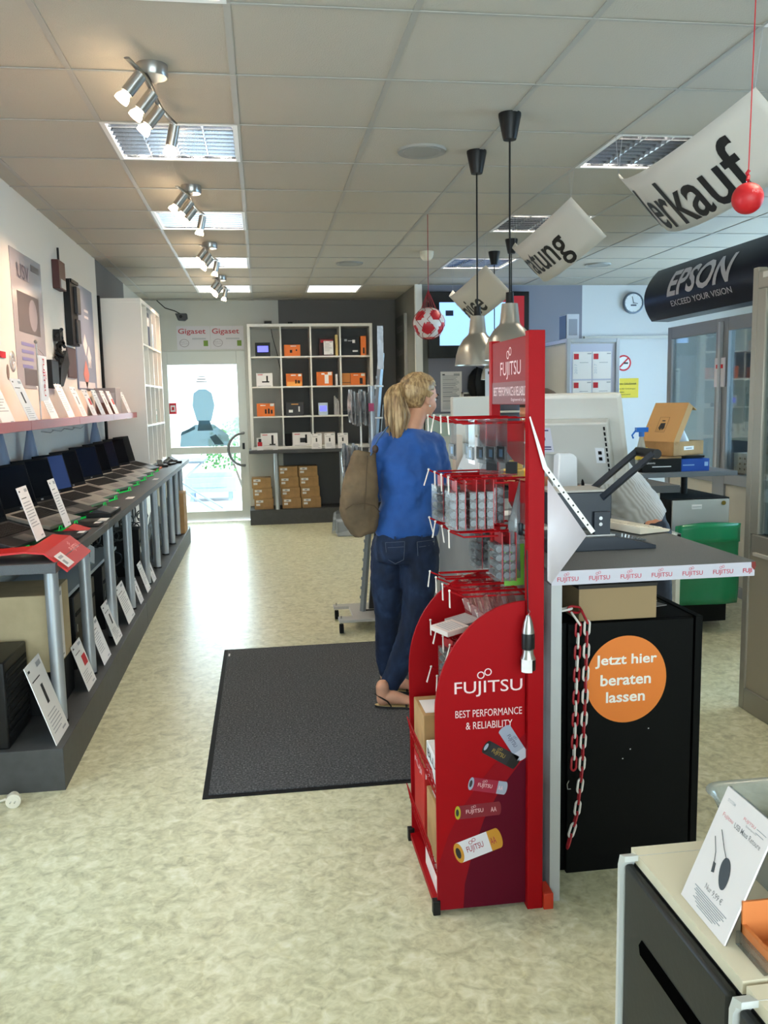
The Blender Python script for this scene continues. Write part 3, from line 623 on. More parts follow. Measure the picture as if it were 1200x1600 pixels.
t = wall_item('base_station', 'long black double device at the left edge of the blue poster', 'device', 6.78, 7.02, 1.98, 2.46, black, .05)
b = MB(); b.box(XL+.05, XL+.075, 6.9, 7.02, 2.22, 2.42); b.box(XL+.05, XL+.065, 6.9, 7.02, 2.0, 2.18); part('module', b, mat('charcoal', (48, 49, 52), .35), t, bevel=.004)
b = MB(); b.box(XL+.02, XL+.06, 6.8, 7.05, 2.44, 2.465); part('top_ridge', b, black, t)
t = wall_item('pinboard', 'brownish grey rectangular panel under the long black device', 'board', 6.74, 7.02, 1.74, 1.965, mat('panel_brown', (92, 78, 80), .5), .015)
t = wall_item('blue_poster', 'tall blue grey poster with white keycaps on the left wall', 'poster', 7.08, 7.84, 1.66, 2.49, mat('poster_steel_blue', (118, 130, 152), .35), .012, 'sheet')
b = MB(); x = XL+.0125
def dia(cy, cz, r, mi): b.add([(x+.001, cy, cz-r), (x+.001, cy+r, cz), (x+.001, cy, cz+r), (x+.001, cy-r, cz)], [(0,1,2,3)], mi)
dia(7.42, 2.02, .09, 0); dia(7.56, 1.93, .09, 0); dia(7.4, 1.78, .12, 1)
for k in range(5): b.box(x, x+.001, 7.5+.03*k, 7.515+.03*k, 1.84, 1.9, 0)
b.box(x, x+.001, 7.45, 7.62, 2.24, 2.26, 0); b.box(x, x+.001, 7.45, 7.62, 2.29, 2.31, 0); b.sphere((x, 7.2, 2.36), (.001, .04, .09), 10, 0); b.box(x, x+.001, 7.1, 7.75, 1.67, 1.72, 0)
part('print', b, [mat('poster_white', (205, 205, 208), .5), mat('poster_salmon', (188, 120, 112), .5)], t)
t = thing('cable_bundle', 'bundle of black adapters hanging on the left wall', 'cable bundle', (XL+.03, 6.42, 1.84)); b = MB(); rnd = random.Random(4)
for k in range(16):
    y = 6.40+rnd.uniform(-.05, .06); z = rnd.uniform(1.86, 2.04); b.tube([(XL+.03, y, z), (XL+.03+rnd.uniform(0, .03), y+rnd.uniform(-.05, .05), z+rnd.uniform(-.06, .06)), (XL+.02, y+rnd.uniform(-.05, .05), z+rnd.uniform(-.05, .05))], .012, 6)
b.box(XL+.005, XL+.05, 6.36, 6.46, 1.98, 2.06); part('cables', b, black, t)
t = wall_item('handset', 'upright black handset with two keys beside the pennant', 'handset', 6.10, 6.30, 1.65, 1.84, black, .04); b = MB(); b.box(XL+.04, XL+.042, 6.15, 6.18, 1.66, 1.685); b.box(XL+.04, XL+.042, 6.22, 6.25, 1.66, 1.685); part('key', b, silver, t)
b = MB(); b.prism([(6.36, 1.66), (6.46, 1.67), (6.72, 1.84), (6.64, 1.93), (6.42, 1.80)], XL+.002, XL+.03, plane='yz'); solo('tablet', b, black, 'tilted black slab pinned to the wall right of the handset', 'tablet')
b = MB(); b.box(XL+.001, XL+.02, 8.14, 8.19, 1.0, 2.5); solo('cable_duct', b, blackm, 'vertical black strip between the left wall and the white bookcase', 'strip')
b = MB(); c = (XL+.0145, 5.27, 1.79)
for rr, r2_, mi in ((.06, .02, 0), (.02, .008, 1)):
    vs = []; 
    for q in range(25): a = 2*PI*q/24; vs += [(c[0], c[1]+rr*math.cos(a), c[2]+rr*math.sin(a)), (c[0], c[1]+r2_*math.cos(a), c[2]+r2_*math.sin(a))]
    b.add(vs, [(2*q, 2*q+2, 2*q+3, 2*q+1) for q in range(24)], mi)
solo('disc', b, [mat('disc_silver', (200, 196, 190), .25, .4), ink], 'silver disc pinned to the left wall above the first cards', 'disc', mods=[solidify(.002)])
b = MB(); b.sphere((XL+.014, 5.16, 1.725), (.004, .025, .045), 14); solo('oval_badge', b, mat('badge_grey', (130, 112, 100), .5), 'small grey oval badge on the wall under the disc', 'badge')
b = MB(); b.box(XL+.013, XL+.02, 5.03, 5.12, 1.80, 1.835); solo('red_tag', b, inkr, 'small red tag on the wall left of the disc', 'tag')
# bags and hooks under the shelf
for k, (y, w, lab) in enumerate(((4.2, .12, 'clear bag hanging under the red shelf, far left'), (4.72, .13, 'clear bluish bag hanging under the red shelf, second'), (5.30, .15, 'clear bluish bag hanging under the red shelf, third'), (7.3, .25, 'wide pale blue bag hanging under the red shelf near the bookcase'))):
    b = MB(); 
    def fn(u, v): q = 2*PI*u; ww = .25+.75*v; return (-1.35+.045*math.sin(q)*ww, y+w/2*math.cos(q)*ww, 1.41-.19*v)
    b.grid(fn, 16, 6); t = thing('hanging_bag', lab, 'plastic bag', (-1.35, y, 1.22), 'bags hanging under the red shelf'); part('bag', b, glass('bluish_bag', (190, 205, 225), .08, .2, .35, (170, 185, 210)), t, recalc=False)
    b = MB(); b.tube([(-1.41, y, 1.412), (-1.33, y, 1.412), (-1.325, y, 1.42)], .003, 6); part('hook', b, steel, t)
for y in (5.85, 6.15, 6.5, 6.8):
    b = MB(); b.tube([(-1.418, y, 1.37), (-1.36, y, 1.36), (-1.34, y, 1.375)], .003, 6); solo('wall_hook', b, steel, 'empty metal hook below the red shelf, '+{5.85: 'leftmost', 6.15: 'second from left', 6.5: 'third from left', 6.8: 'rightmost'}[y], 'hook', 'empty hooks below the red shelf')
# ------------------------------------------------------------------ cube shelves
def cube_shelf(name, lab, origin, W_, H_, D_, nx, nz, th=.035, inner=.018, face='-y'):
    t = thing(name, lab, 'shelf', origin)
    ox, oy, oz = origin
    def bx(b, u0, u1, w0, w1):
        if face == '-y': b.box(ox+u0, ox+u1, oy, oy+D_, oz+w0, oz+w1)
        else: b.box(ox, ox+D_, oy+u0, oy+u1, oz+w0, oz+w1)
    b = MB(); bx(b, 0, W_, 0, th); bx(b, 0, W_, H_-th, H_); bx(b, 0, th, th, H_-th); bx(b, W_-th, W_, th, H_-th); part('frame', b, white, t, bevel=.002)
    cx = [th+(W_-2*th)*i/nx for i in range(nx+1)]; cz = [th+(H_-2*th)*i/nz for i in range(nz+1)]
    for z in cz[1:-1]: b = MB(); bx(b, th, W_-th, z-inner/2, z+inner/2); part('shelf_board', b, white, t)
    for x in cx[1:-1]:
        b = MB()
        for i in range(nz): bx(b, x-inner/2, x+inner/2, cz[i]+(inner/2 if i else 0), cz[i+1]-(inner/2 if i < nz-1 else 0))
        part('divider', b, white, t)
    return t, cx, cz
bk, bcx, bcz = cube_shelf('tall_bookcase', 'tall white cube bookcase standing on the far part of the desk', (-1.415, 8.21, .9255), 1.46, 1.56, .365, 4, 4, face='x')
b = MB(); b.box(-1.405, -1.40, 8.23, 9.64, .93, 2.48); part('back_panel', b, white, bk)
def in_book(name, cat, lab, i, j, y, w, h, d, m, pic=None):
    z = .9255+bcz[j]+(.035 if j == 0 else .0095); yy0 = 8.21+y; t = thing(name, lab, cat, (-1.07-d/2, yy0+w/2, z)); b = MB(); b.box(-1.07-d, -1.07, yy0, yy0+w, z, z+h); part('box', b, m, t, bevel=.002)
    if pic: b = MB(); b.box(-1.07, -1.069, yy0+w*.15, yy0+w*.85, z+h*.6, z+h*.85, 0); b.box(-1.07-d*.8, -1.07-d*.2, yy0-.001, yy0, z+h*.65, z+h*.82, 0); part('label_sticker', b, pic, t)
in_book('software_box', 'box', 'tall dark blue box in the top row of the tall bookcase', 1, 3, .50, .22, .33, .2, mat('box_navy', (26, 44, 84), .35), paper)
in_book('software_box', 'box', 'pale blue box behind the dark blue one in the tall bookcase', 2, 3, .80, .2, .25, .2, mat('box_sky', (128, 164, 196), .4), paper)
in_book('small_package', 'package', 'small dark package in the second row of the tall bookcase', 2, 2, .82, .12, .13, .1, mat('pack_brown', (70, 62, 50), .5), paper)
in_book('small_package', 'package', 'small orange package in the third row of the tall bookcase, nearer', 0, 1, .08, .12, .10, .1, mat('pack_pink', (214, 130, 110), .5), paper)
in_book('small_package', 'package', 'small green package in the third row of the tall bookcase, farther', 2, 1, .84, .13, .14, .1, mat('pack_green', (98, 140, 120), .5), paper)
# shelf on the back wall
ks, kcx, kcz = cube_shelf('cube_shelf', 'white four by four cube shelf against the dark back wall', (-.145, 10.90, .9405), 1.55, 1.545, .38, 4, 4, .035, .018)
def cell(i, j): return -.145+kcx[i]+.015, 0, .9405+kcz[j]+(.0005 if j == 0 else .0095), kcx[1]-kcx[0]-.03, kcz[1]-kcz[0]
def item(name, cat, lab, i, j, u, w, h, m, d=.10, y=10.95, extra=None, grp=None, prints=None):
    x, _, z, cw, ch = cell(i, j); x += u*cw; t = thing(name, lab, cat, (x+w/2, y+d/2, z), grp); b = MB(); b.box(x, x+w, y, y+d, z, z+h); part('box', b, m, t, bevel=.002)
    if prints:
        b = MB()
        for (a0, a1, c0, c1, mi) in prints: b.box(x+a0*w, x+a1*w, y-.0015, y-.0003, z+c0*h, z+c1*h, mi)
        part('print', b, [paper, inkd, inkr, inkb, ink, mat('print_light_orange', (246, 170, 80), .5)], t)
    if extra: extra(t, x, y, z, w, h)
    return t
blue_s = mat('lavender_screen', (90, 90, 220), .3, emit=(96, 98, 235), estr=.9)
def phone_print(t, x, y, z, w, h):
    b = MB(); b.box(x+w*.62, x+w*.72, y-.0025, y-.001, z+h*.3, z+h*.8); b.box(x+w*.45, x+w*.85, y-.0025, y-.001, z+h*.22, z+h*.34); part('phone_picture', b, inkd, t)
PO = [(.05, .95, 0, .35, 5), (.75, .95, .78, .95, 0), (.3, .6, .82, .9, 0), (.55, .65, .2, .5, 1), (.7, .85, .2, .45, 1)]
PW = [(.1, .4, .85, .9, 2), (.1, .9, 0.02, .06, 4)]
def dscreen(t, x, y, z, w, h): b = MB(); b.box(x+w*.15, x+w*.87, y-.002, y-.0005, z+h*.32, z+h*.76); part('screen', b, blue_s, t)
item('alarm_display', 'display', 'black device with lit lavender screen, top left cube', 0, 3, .12, .185, .17, black, .06, extra=dscreen)
item('phone_box', 'phone box', 'orange phone box in the top row, second cube', 1, 3, .08, .20, .14, orange, prints=[(.35, .5, .3, .55, 1), (.72, .8, .45, .6, 1), (.4, .75, .85, .92, 0)])
item('book', 'book', 'dark red and black book cover in the top row, third cube', 2, 3, .3, .19, .225, mat('book_dark', (72, 30, 30), .5), .05, 11.05, prints=[(.1, .9, .75, .9, 2), (.2, .8, .1, .5, 1)])
item('book', 'book', 'thin cream book spine at the right of the third top cube', 2, 3, .88, .03, .26, mat('book_cream', (205, 180, 120), .6), .15)
card(frame((.795, 10.93, 2.105), (1,0,0), (.12, .12, 1)), .12, .17, 'white price card leaning before the books in the third top cube', 0, 71)
item('phone_box', 'phone box', 'black glossy box with white stickers, top right cube', 3, 3, .02, .225, .22, black, prints=[(.15, .3, .8, .92, 4), (.6, .75, .7, .88, 0), (.6, .9, .2, .3, 0), (.35, .6, .8, .85, 4)])
item('phone_box', 'phone box', 'slim orange box beside the black one, top right cube', 3, 3, .72, .07, .24, orange, prints=[(.4, .7, .1, .4, 1)])
item('phone_box', 'phone box', 'white phone box with black handset picture, second row left', 0, 2, .12, .20, .165, paper, prints=PW+[(.62, .72, .35, .8, 1), (.35, .8, .3, .4, 1)])
item('phone_box', 'phone box', 'orange phone box in the second row, second cube', 1, 2, .12, .20, .155, orange, prints=PO)
item('phone_box', 'phone box', 'orange phone box with white picture in the second row, third cube', 2, 2, .15, .20, .17, orange, prints=[(.7, .95, .75, .98, 0), (.5, .75, .15, .8, 0), (.3, .5, .8, .9, 0)])
item('book', 'book', 'thin white booklet beside the orange box, second row third cube', 2, 2, .85, .025, .14, paper, .12)
item('phone_box', 'phone box', 'left orange phone box in the second row, right cube', 3, 2, .0, .105, .15, mat('orange_print_dark', (206, 130, 50), .45), prints=[(.0, 1, .2, .24, 1)])
item('phone_box', 'phone box', 'right orange phone box in the second row, right cube', 3, 2, .32, .19, .15, orange, prints=[(.7, .95, .75, .95, 0), (.6, .8, .1, .6, 1), (.2, .5, .8, .86, 0)])
item('phone_box', 'phone box', 'orange phone box with three handsets, third row left', 0, 1, .10, .22, .16, orange, prints=[(.75, .97, .78, .98, 0), (.45, .55, .2, .55, 1), (.62, .72, .2, .6, 1), (.78, .88, .2, .5, 1), (.2, .5, .82, .88, 0)])
item('phone_box', 'phone box', 'black phone box in the third row, second cube', 1, 1, .08, .22, .165, mat('box_black_brown', (42, 36, 36), .4), prints=[(.15, .38, .25, .45, 0), (.7, .78, .3, .7, 0), (.3, .7, .84, .9, 5)])
item('alarm_display', 'tablet', 'small tablet with lit lavender screen, third row third cube', 2, 1, .18, .12, .155, silver, .03, extra=dscreen)
for k in range(4): item('brochure', 'brochure', 'white brochure right of the lavender tablet, '+['leftmost', 'second', 'third', 'rightmost'][k]+' of the fan', 2, 1, .80+.045*k, .008, .24-.02*k, paper, .14, 10.98, grp='white brochures in the third cube')
item('phone_box', 'router', 'flat black router in the third row, right cube', 3, 1, .02, .2, .05, black)
item('phone_box', 'adapter', 'white adapter box before the black router, third row right cube', 3, 1, .25, .13, .05, paper, .03, 10.91)
item('phone_box', 'phone box', 'white phone box with grey handset, bottom left cube', 0, 0, .2, .215, .165, paper, prints=PW+[(.62, .74, .2, .85, 1), (.5, .85, .1, .2, 1)])
item('phone_box', 'phone box', 'narrow black phone box in the second bottom cube', 1, 0, .02, .08, .15, blackm)
item('phone_box', 'phone box', 'white phone box with desk phone picture in the second bottom cube', 1, 0, .28, .235, .165, paper, prints=PW+[(.4, .75, .25, .6, 1), (.68, .78, .2, .85, 1)])
item('phone_box', 'phone box', 'white flat box behind the cards in the third bottom cube', 2, 0, .1, .24, .16, mat('box_offwhite', (215, 205, 198), .6), .1, 11.05)
z = .941
for k, (x, lab) in enumerate(((.60, 'white leaning card before the third bottom cube, left one'), (.765, 'white leaning card before the third bottom cube, middle one'), (.93, 'white leaning card before the fourth bottom cube, right one'))):
    card(frame((x, 10.80, z), (1,0,0), (.06, .18, 1)), .13, .19, lab, 1, 80+k, group='white leaning cards on the back desk')
t = thing('figurine_box', 'small white box with red picture at the left foot of the cube shelf', 'box', (-.03, 10.82, z)); b = MB(); b.box(-.075, .0, 10.79, 10.84, z, z+.15); part('box', b, paper, t)
b = MB(); b.box(-.065, -.01, 10.788, 10.79, z+.05, z+.1, 0); b.box(-.055, -.02, 10.788, 10.79, z+.1, z+.14, 1); part('picture', b, [inkr, inkd], t)
b = MB(); b.box(.12, .18, 10.80, 10.86, z, z+.002); solo('price_tag', b, paper, 'small tilted tag lying before the bottom left cube', 'price tag')
b = MB(); b.box(.07, .16, 11.0, 11.1, 2.486, 2.53); solo('router', b, black, 'small black router on top of the cube shelf, left', 'router', bevel=.006)
b = MB(); b.box(.36, .42, 11.0, 11.08, 2.486, 2.515); solo('adapter', b, black, 'tiny black adapter on top of the cube shelf, right', 'adapter', bevel=.006)
b = MB(); b.tube([(.13, 11.10, 2.492), (.15, 11.30, 2.492), (.17, 11.31, 2.35), (.22, 11.31, 2.15), (.26, 11.31, 1.9)], .004, 6); solo('cable', b, black, 'thin black cable running down behind the cube shelf', 'cable')
# grey side desk below the cube shelf
t = thing('side_desk', 'grey side desk carrying the white cube shelf, on two tube legs', 'desk', (.65, 11.05, 0))
b = MB(); b.box(-.175, 1.72, 10.74, 11.33, .90, .94); part('tabletop', b, dgrey, t, bevel=.002)
b = MB(); b.box(-.19, 1.72, 10.84, 11.33, 0, .185); part('plinth', b, dgrey2, t, bevel=.002)
for x in (.155, .98): b = MB(); b.cyl((x, 10.88, .185), (x, 10.88, .9), .029, n=20); part('leg', b, silver, t)
b = MB(); b.box(1.12, 1.14, 10.88, 11.3, .19, .9); part('partition', b, dgrey, t)
# small cartons: x0, w, z index stacks
def make_carton():
    t = thing('small_carton', 'x', 'carton'); b = MB(); b.box(0, .24, 0, .22, 0, .132); part('box', b, carton, t, bevel=.002)
    b = MB(); b.box(.02, .11, -.001, -.0001, .085, .115, 0); b.box(.02, .07, -.001, -.0001, .045, .072, 0); b.box(.05, .08, -.0015, -.001, .092, .108, 1); part('label_sticker', b, [paper, ink], t)
    b = MB(); b.box(0, .24, .1, .125, .1321, .1326); part('tape', b, mat('tape_brown', (150, 110, 66), .4), t); return t
c0 = make_carton(); k = 0
stacks = [(-.16, (0, 1, 2), 'left stack by the back door'), (.19, (0, 1, 2, 3), 'second stack from the door'), (.44, (0, 1, 2, 3), 'stack just left of the right tube leg'), (1.16, (0, 1, 2, 3, 4), 'stack in the right bay beyond the partition')]
pos = ['bottom', 'second', 'third', 'fourth', 'top']
for sx, lv, sn in stacks:
    for l in lv:
        lab = 'brown carton, %s of the %s' % ('topmost' if l == lv[-1] else pos[l], sn)
        loc = (sx+.012*((l*7+3) % 4)-.01, 10.93, .186+l*.1335)
        if k == 0: c0.location = loc; c0['label'] = lab; c0['group'] = 'brown cartons under the cube shelf'
        else: dup(c0, loc, 0, lab)
        k += 1
# signs over the door and the wall device
for k, x in enumerate((-1.03, -.61)):
    t = thing('wall_sign', 'white brand panel over the door, '+('left one' if k == 0 else 'right one'), 'sign', (x+.2, YB-.01, 2.22), 'two brand panels over the back door')
    b = MB(); b.box(x, x+.415, YB-.012, YB-.001, 2.21, 2.50); part('board', b, mat('sign_white', (216, 212, 216), .6), t)
    b = MB(); b.M = frame((x+.02, YB-.013, 2.385), (1,0,0), (0,0,1)); put_text(b, 'Gigaset', 0, 0, .34, .085, bold=.012); part('lettering', b, mat('sign_red', (190, 70, 82), .6), t)
    b = MB(); vs = []; 
    for q in range(25): a = 2*PI*q/24; vs += [(x+.09+.06*math.cos(a), YB-.013, 2.29+.05*math.sin(a)), (x+.09+.052*math.cos(a), YB-.013, 2.29+.043*math.sin(a))]
    b.add(vs, [(2*q, 2*q+2, 2*q+3, 2*q+1) for q in range(24)], 0); b.M = frame((x+.045, YB-.014, 2.275), (1,0,.1), (-.1,0,1)); put_text(b, 'Made in', 0, .018, .08, .015, 0); put_text(b, 'Germany', 0, -.01, .09, .018, 0); b.M = Matrix.Identity(4)
    for z in (2.345, 2.335): b.box(x+.19, x+.36, YB-.0135, YB-.0125, z, z+.006, 2)
    b.box(x+.33, x+.385, YB-.0135, YB-.0125, 2.25, 2.32, 1); part('emblem', b, [mat('emblem_grey', (170, 160, 164), .6), inkg, ink], t, recalc=False)
t = thing('camera_box', 'small dark surveillance camera with cable left above the door', 'camera', (-.95, 11.2, 2.55))
b = MB(); b.prism([(-1.02, 2.64), (-.88, 2.64), (-.875, 2.58), (-.91, 2.555), (-.99, 2.56)], 11.14, 11.26); part('body', b, mat('cam_grey', (62, 62, 64), .5), t, bevel=.006)
b = MB(); b.cyl((-.95, 11.139, 2.60), (-.95, 11.132, 2.60), .02, n=14); part('lens', b, black, t)
b = MB(); b.tube([(-.96, 11.22, 2.64), (-1.03, 11.25, 2.68), (-1.15, 11.28, 2.72), (-1.25, 11.3, 2.815)], .006, 6); b.tube([(-.95, 11.26, 2.62), (-.95, YB, 2.64)], .012, 8); part('cable', b, black, t)
# ------------------------------------------------------------------ door mat
matm = ramp_noise('mat_pile', [(.35, (44, 45, 48)), (.55, (74, 75, 78)), (.72, (116, 117, 120))], 120, 4, .95, 0, .6)
t = thing('floor_mat', 'large dark grey ribbed-edge door mat on the vinyl floor', 'mat', (.45, 4.29, 0)); X1 = 1.0
b = MB(); b.box(-.285, .80, 3.255, 5.31, 0, .004); part('rubber_edge', b, blackm, t)
b = MB(); b.box(-.262, .80, 3.28, 5.285, .004, .009); part('pile', b, matm, t)
b = MB(); b.box(-.255, -.245, 5.15, 5.2, .009, .0096); part('care_label', b, paper, t)
# ------------------------------------------------------------------ sales counter
CZ = 1.026; ctop = ramp_noise('counter_top_speckle', [(.4, (84, 86, 88)), (.6, (112, 114, 116))], 420, 3, .42)
t = thing('sales_counter', 'grey speckled sales counter with a white logo band on its front edge', 'counter', (1.1, 3.2, 0))
b = MB(); b.prism([(.815, 2.37), (1.448, 2.37), (1.462, 2.39), (1.462, 3.80), (.815, 3.80)], CZ-.04, CZ, plane='xy'); part('worktop', b, ctop, t, bevel=.002)
b = MB(); b.box(.815, .848, 2.37, 3.98, 0, CZ-.0405); part('side_panel', b, mat('counter_side_grey', (128, 129, 128), .45, vary=.04, vscale=5), t, bevel=.0015)
b = MB(); b.box(.8155, .8475, 2.3682, 2.3698, 0, CZ-.04); part('edge_strip', b, mat('edge_light_grey', (176, 178, 180), .5), t)
b = MB(); b.box(.815, 2.3, 4.52, 5.2, CZ-.04, CZ-.0, 0); part('rear_worktop', b, dgrey, t, bevel=.002)
b = MB(); b.box(.85, 2.2, 4.56, 4.585, .05, CZ-.041); part('rear_panel', b, mat('counter_cream', (206, 204, 194), .5), t)
b = MB(); b.box(.815, 1.448, 2.3665, 2.3695, CZ-.041, CZ+.001, 0); band = part('logo_band', b, mat('band_white', (192, 190, 202), .5), t)
b = MB(); b.M = frame((0, 2.3655, 0), (1,0,0), (0,0,1))
for k in range(6): fujitsu(b, .832+.0965*k, CZ-.034, .064, h=.017)
b.M = frame((0, 2.3655, 0), (1,0,0), (0,0,1)); put_text(b, 'FUJI', 1.410, CZ-.034, .029, .017, 0, .02)
part('lettering', b, mat('logo_red', (190, 50, 70), .5), band, recalc=False)
b = MB(); b.prism([(1.437, 1.028), (1.449, 1.028), (1.451, 1.015), (1.446, 1.003), (1.438, 1.012)], 2.3645, 2.3665); part('tape_patch', b, mat('tape_dark_red', (120, 32, 24), .5), t)
# black cabinet under the counter
t = thing('black_cabinet', 'tall black cabinet under the counter with the orange round sticker', 'cabinet', (1.14, 2.75, 0))
bcm = mat('cabinet_black', (9, 10, 10), .55, ior=1.2, bump=.04, bscale=60)
b = MB(); b.box(.90, 1.35, 2.53, 2.98, 0, .826); part('carcass', b, bcm, t, bevel=.003)
b = MB(); b.box(.92, 1.335, 2.511, 2.528, .0, .826); part('front_panel', b, bcm, t, bevel=.002); b = MB(); b.box(1.342, 1.366, 2.511, 2.98, .0, .83); part('side_edge', b, bcm, t, bevel=.002)
b = MB(); b.add([(1.112+.134*math.cos(2*PI*q/64), 2.5095, .638+.142*math.sin(2*PI*q/64)) for q in range(64)], [tuple(range(64))]); st_ = part('round_sticker', b, mat('sticker_orange', (226, 122, 38), .5), t)
b = MB(); b.M = frame((0, 2.5085, 0), (1,0,0), (0,0,1)); put_text(b, 'Jetzt hier', 1.008, .678, .205, .043, bold=.022); put_text(b, 'beraten', 1.026, .620, .168, .037, bold=.022); put_text(b, 'lassen', 1.045, .564, .130, .036, bold=.022)
part('lettering', b, mat('sticker_white', (240, 234, 226), .5), st_, recalc=False)
b = MB()
for x, z in ((1.13, .405), (1.105, .375), (1.19, .47)): b.sphere((x, 2.510, z), (.0025, .001, .002), 8)
part('scratches', b, paper, t)
t = thing('carton', 'plain brown carton lying on the black cabinet under the counter', 'carton', (1.085, 2.66, .8305)); b = MB(); b.box(.957, 1.213, 2.52, 2.80, .8305, .934); part('box', b, mat('cardboard_tan', (156, 132, 98), .85), t, bevel=.002)
b = MB(); b.box(.955, 1.214, 2.5185, 2.802, .934, .945); part('lid', b, mat('lid_dark', (40, 36, 32), .7), t)
for k, (x, y, a, lab) in enumerate(((1.25, 2.70, .3, 'loose grey leaflet right of the brown carton on the black cabinet'), (1.27, 2.78, -.2, 'second loose leaflet behind the first on the black cabinet'))):
    b = MB(); b.M = Matrix.Translation((x, y, .832+k*.0025)) @ Matrix.Rotation(a, 4, 'Z'); b.box(-.035, .05, -.06, .06, 0, .002); solo('leaflet', b, mat('leaflet_grey', (150, 146, 142), .7), lab, 'leaflet')
# red and white plastic chain hanging at the cabinet
t = thing('plastic_chain', 'red and white plastic barrier chain hanging doubled down the black cabinet', 'chain', (.93, 2.46, .08))
chr_ = mat('chain_red', (158, 24, 36), .4); chw = mat('chain_white', (220, 214, 208), .45)
def link(c, d, side, m):
    d = Vector(d).normalized(); s = (Vector(side)-d*d.dot(Vector(side))).normalized(); L, w = .0195, .0095; pts = []
    for q in range(16): a = 2*PI*q/16; pts.append(Vector(c)+s*(w*math.cos(a))+d*(L*(1 if math.sin(a) > 0 else -1)*.55+L*.62*math.sin(a)))
    b = MB(); b.tube(pts, .0038, 7, closed=True); return part('link', b, m, t)
def chain(pts, start=0):
    P = [Vector(p) for p in pts]; L = sum((P[i+1]-P[i]).length for i in range(len(P)-1)); n = int(L/.0355)
    for k in range(n):
        s = (k+.5)*L/n; i = 0
        while s > (P[i+1]-P[i]).length and i < len(P)-2: s -= (P[i+1]-P[i]).length; i += 1
        d = (P[i+1]-P[i]).normalized(); c = P[i]+d*s; link(c, d, (1, .25, 0) if k % 2 else (.2, 1, 0), chr_ if (k+start) % 2 else chw)
chain([(.925, 2.49, .865), (.94, 2.478, .84), (.933, 2.475, .60), (.928, 2.475, .37)])
chain([(.955, 2.49, .872), (.968, 2.478, .84), (.963, 2.475, .60), (.955, 2.475, .36), (.938, 2.47, .22), (.905, 2.46, .12)], 1)
link((.905, 2.50, .878), (1, .2, .1), (0, 1, 0), chw); link((.935, 2.50, .876), (1, .2, -.2), (0, 0, 1), chr_)
b = MB(); b.tube([(.915, 2.48, .33), (.909, 2.48, .318), (.911, 2.48, .302), (.921, 2.48, .302)], .0018, 6); part('hook', b, steel, t)
# ------------------------------------------------------------------ red battery display stand
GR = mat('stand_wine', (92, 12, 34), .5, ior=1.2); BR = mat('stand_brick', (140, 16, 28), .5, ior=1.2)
t = stand = thing('battery_display_stand', 'tall red battery display stand with rounded side panels at the counter end', 'display stand', (.62, 2.58, 0))
def arc():
    pts = [(.467, .012)]; pts.append((.465, .62)); 
    for k in range(1, 15): a = PI-PI/2*k/14; pts.append((.735+.27*math.cos(a), .62+.325*math.sin(a)))
    pts.append((.735, .012)); return pts
for nm, y0, y1 in (('front_side_panel', 2.362, 2.372), ('rear_side_panel', 2.808, 2.818)):
    b = MB(); b.prism(arc(), y0, y1, 0); sp_ = part(nm, b, red, t)
    if nm[0] == 'f': fsp = sp_
# printed curved bands on the front panel
b = MB()
def polyarc(cx, cz, r, a0, a1, n=14): return [(cx+r*math.cos(a0+(a1-a0)*k/n), cz+r*math.sin(a0+(a1-a0)*k/n)) for k in range(n+1)]
def band_(pl, y, mi): b.add([(x, y, z) for x, z in pl], [tuple(range(len(pl)))], mi)
up_ = [(.47, .155), (.50, .245), (.54, .325), (.60, .41), (.67, .49), (.735, .545), (.784, .578)]
lo_ = [(.545, .012), (.55, .09), (.575, .19), (.61, .29), (.66, .38), (.72, .455), (.784, .515)]
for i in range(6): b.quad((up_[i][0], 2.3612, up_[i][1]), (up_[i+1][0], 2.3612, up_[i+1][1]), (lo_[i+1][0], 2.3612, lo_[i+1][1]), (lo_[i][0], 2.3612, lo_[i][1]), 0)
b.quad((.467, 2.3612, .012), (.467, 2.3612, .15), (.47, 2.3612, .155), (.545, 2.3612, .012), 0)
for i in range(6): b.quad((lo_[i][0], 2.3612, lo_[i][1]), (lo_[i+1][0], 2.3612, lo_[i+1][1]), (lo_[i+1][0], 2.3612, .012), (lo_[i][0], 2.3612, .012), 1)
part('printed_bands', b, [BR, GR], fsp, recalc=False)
def batt(c, ang, L, r, cols, txt, tcol, lab):
    """printed battery picture on the panel: capsule outline with end cap and lettering"""
    b = MB(); ca, sa = math.cos(ang), math.sin(ang)
    M = Matrix(((ca, 0, -sa, c[0]), (0, 1, 0, 2.3604), (sa, 0, ca, c[1]), (0, 0, 0, 1))); b.M = M; y = 0
    def el(x, rx, rz, mi, yy): b.add([(x+rx*math.cos(2*PI*q/24), yy, rz*math.sin(2*PI*q/24)) for q in range(24)], [tuple(range(24))], mi)
    def rect(x0, x1, mi, yy): b.quad((x0, yy, -r), (x1, yy, -r), (x1, yy, r), (x0, yy, r), mi)
    el(L/2, r*.35, r, 1, 0); rect(-L/2, L/2*.55, 0, -.0002); rect(L/2*.55, L/2, 1, -.0002); el(-L/2, r*.42, r, 2, -.0004); el(-L/2-r*.05, r*.22, r*.55, 3, -.0006)
    s = lab; part('battery_picture', b, cols, fsp, recalc=False)
    b = MB(); b.M = M; w = L*.42; fujitsu(b, -L*.30, -r*.45, w, y=-.0008, h=r*.75)
    if txt: put_text(b, txt, L*.30, -r*.4, L*.14, r*.7, y=-.0008)
    part('battery_lettering', b, tcol, fsp, recalc=False)
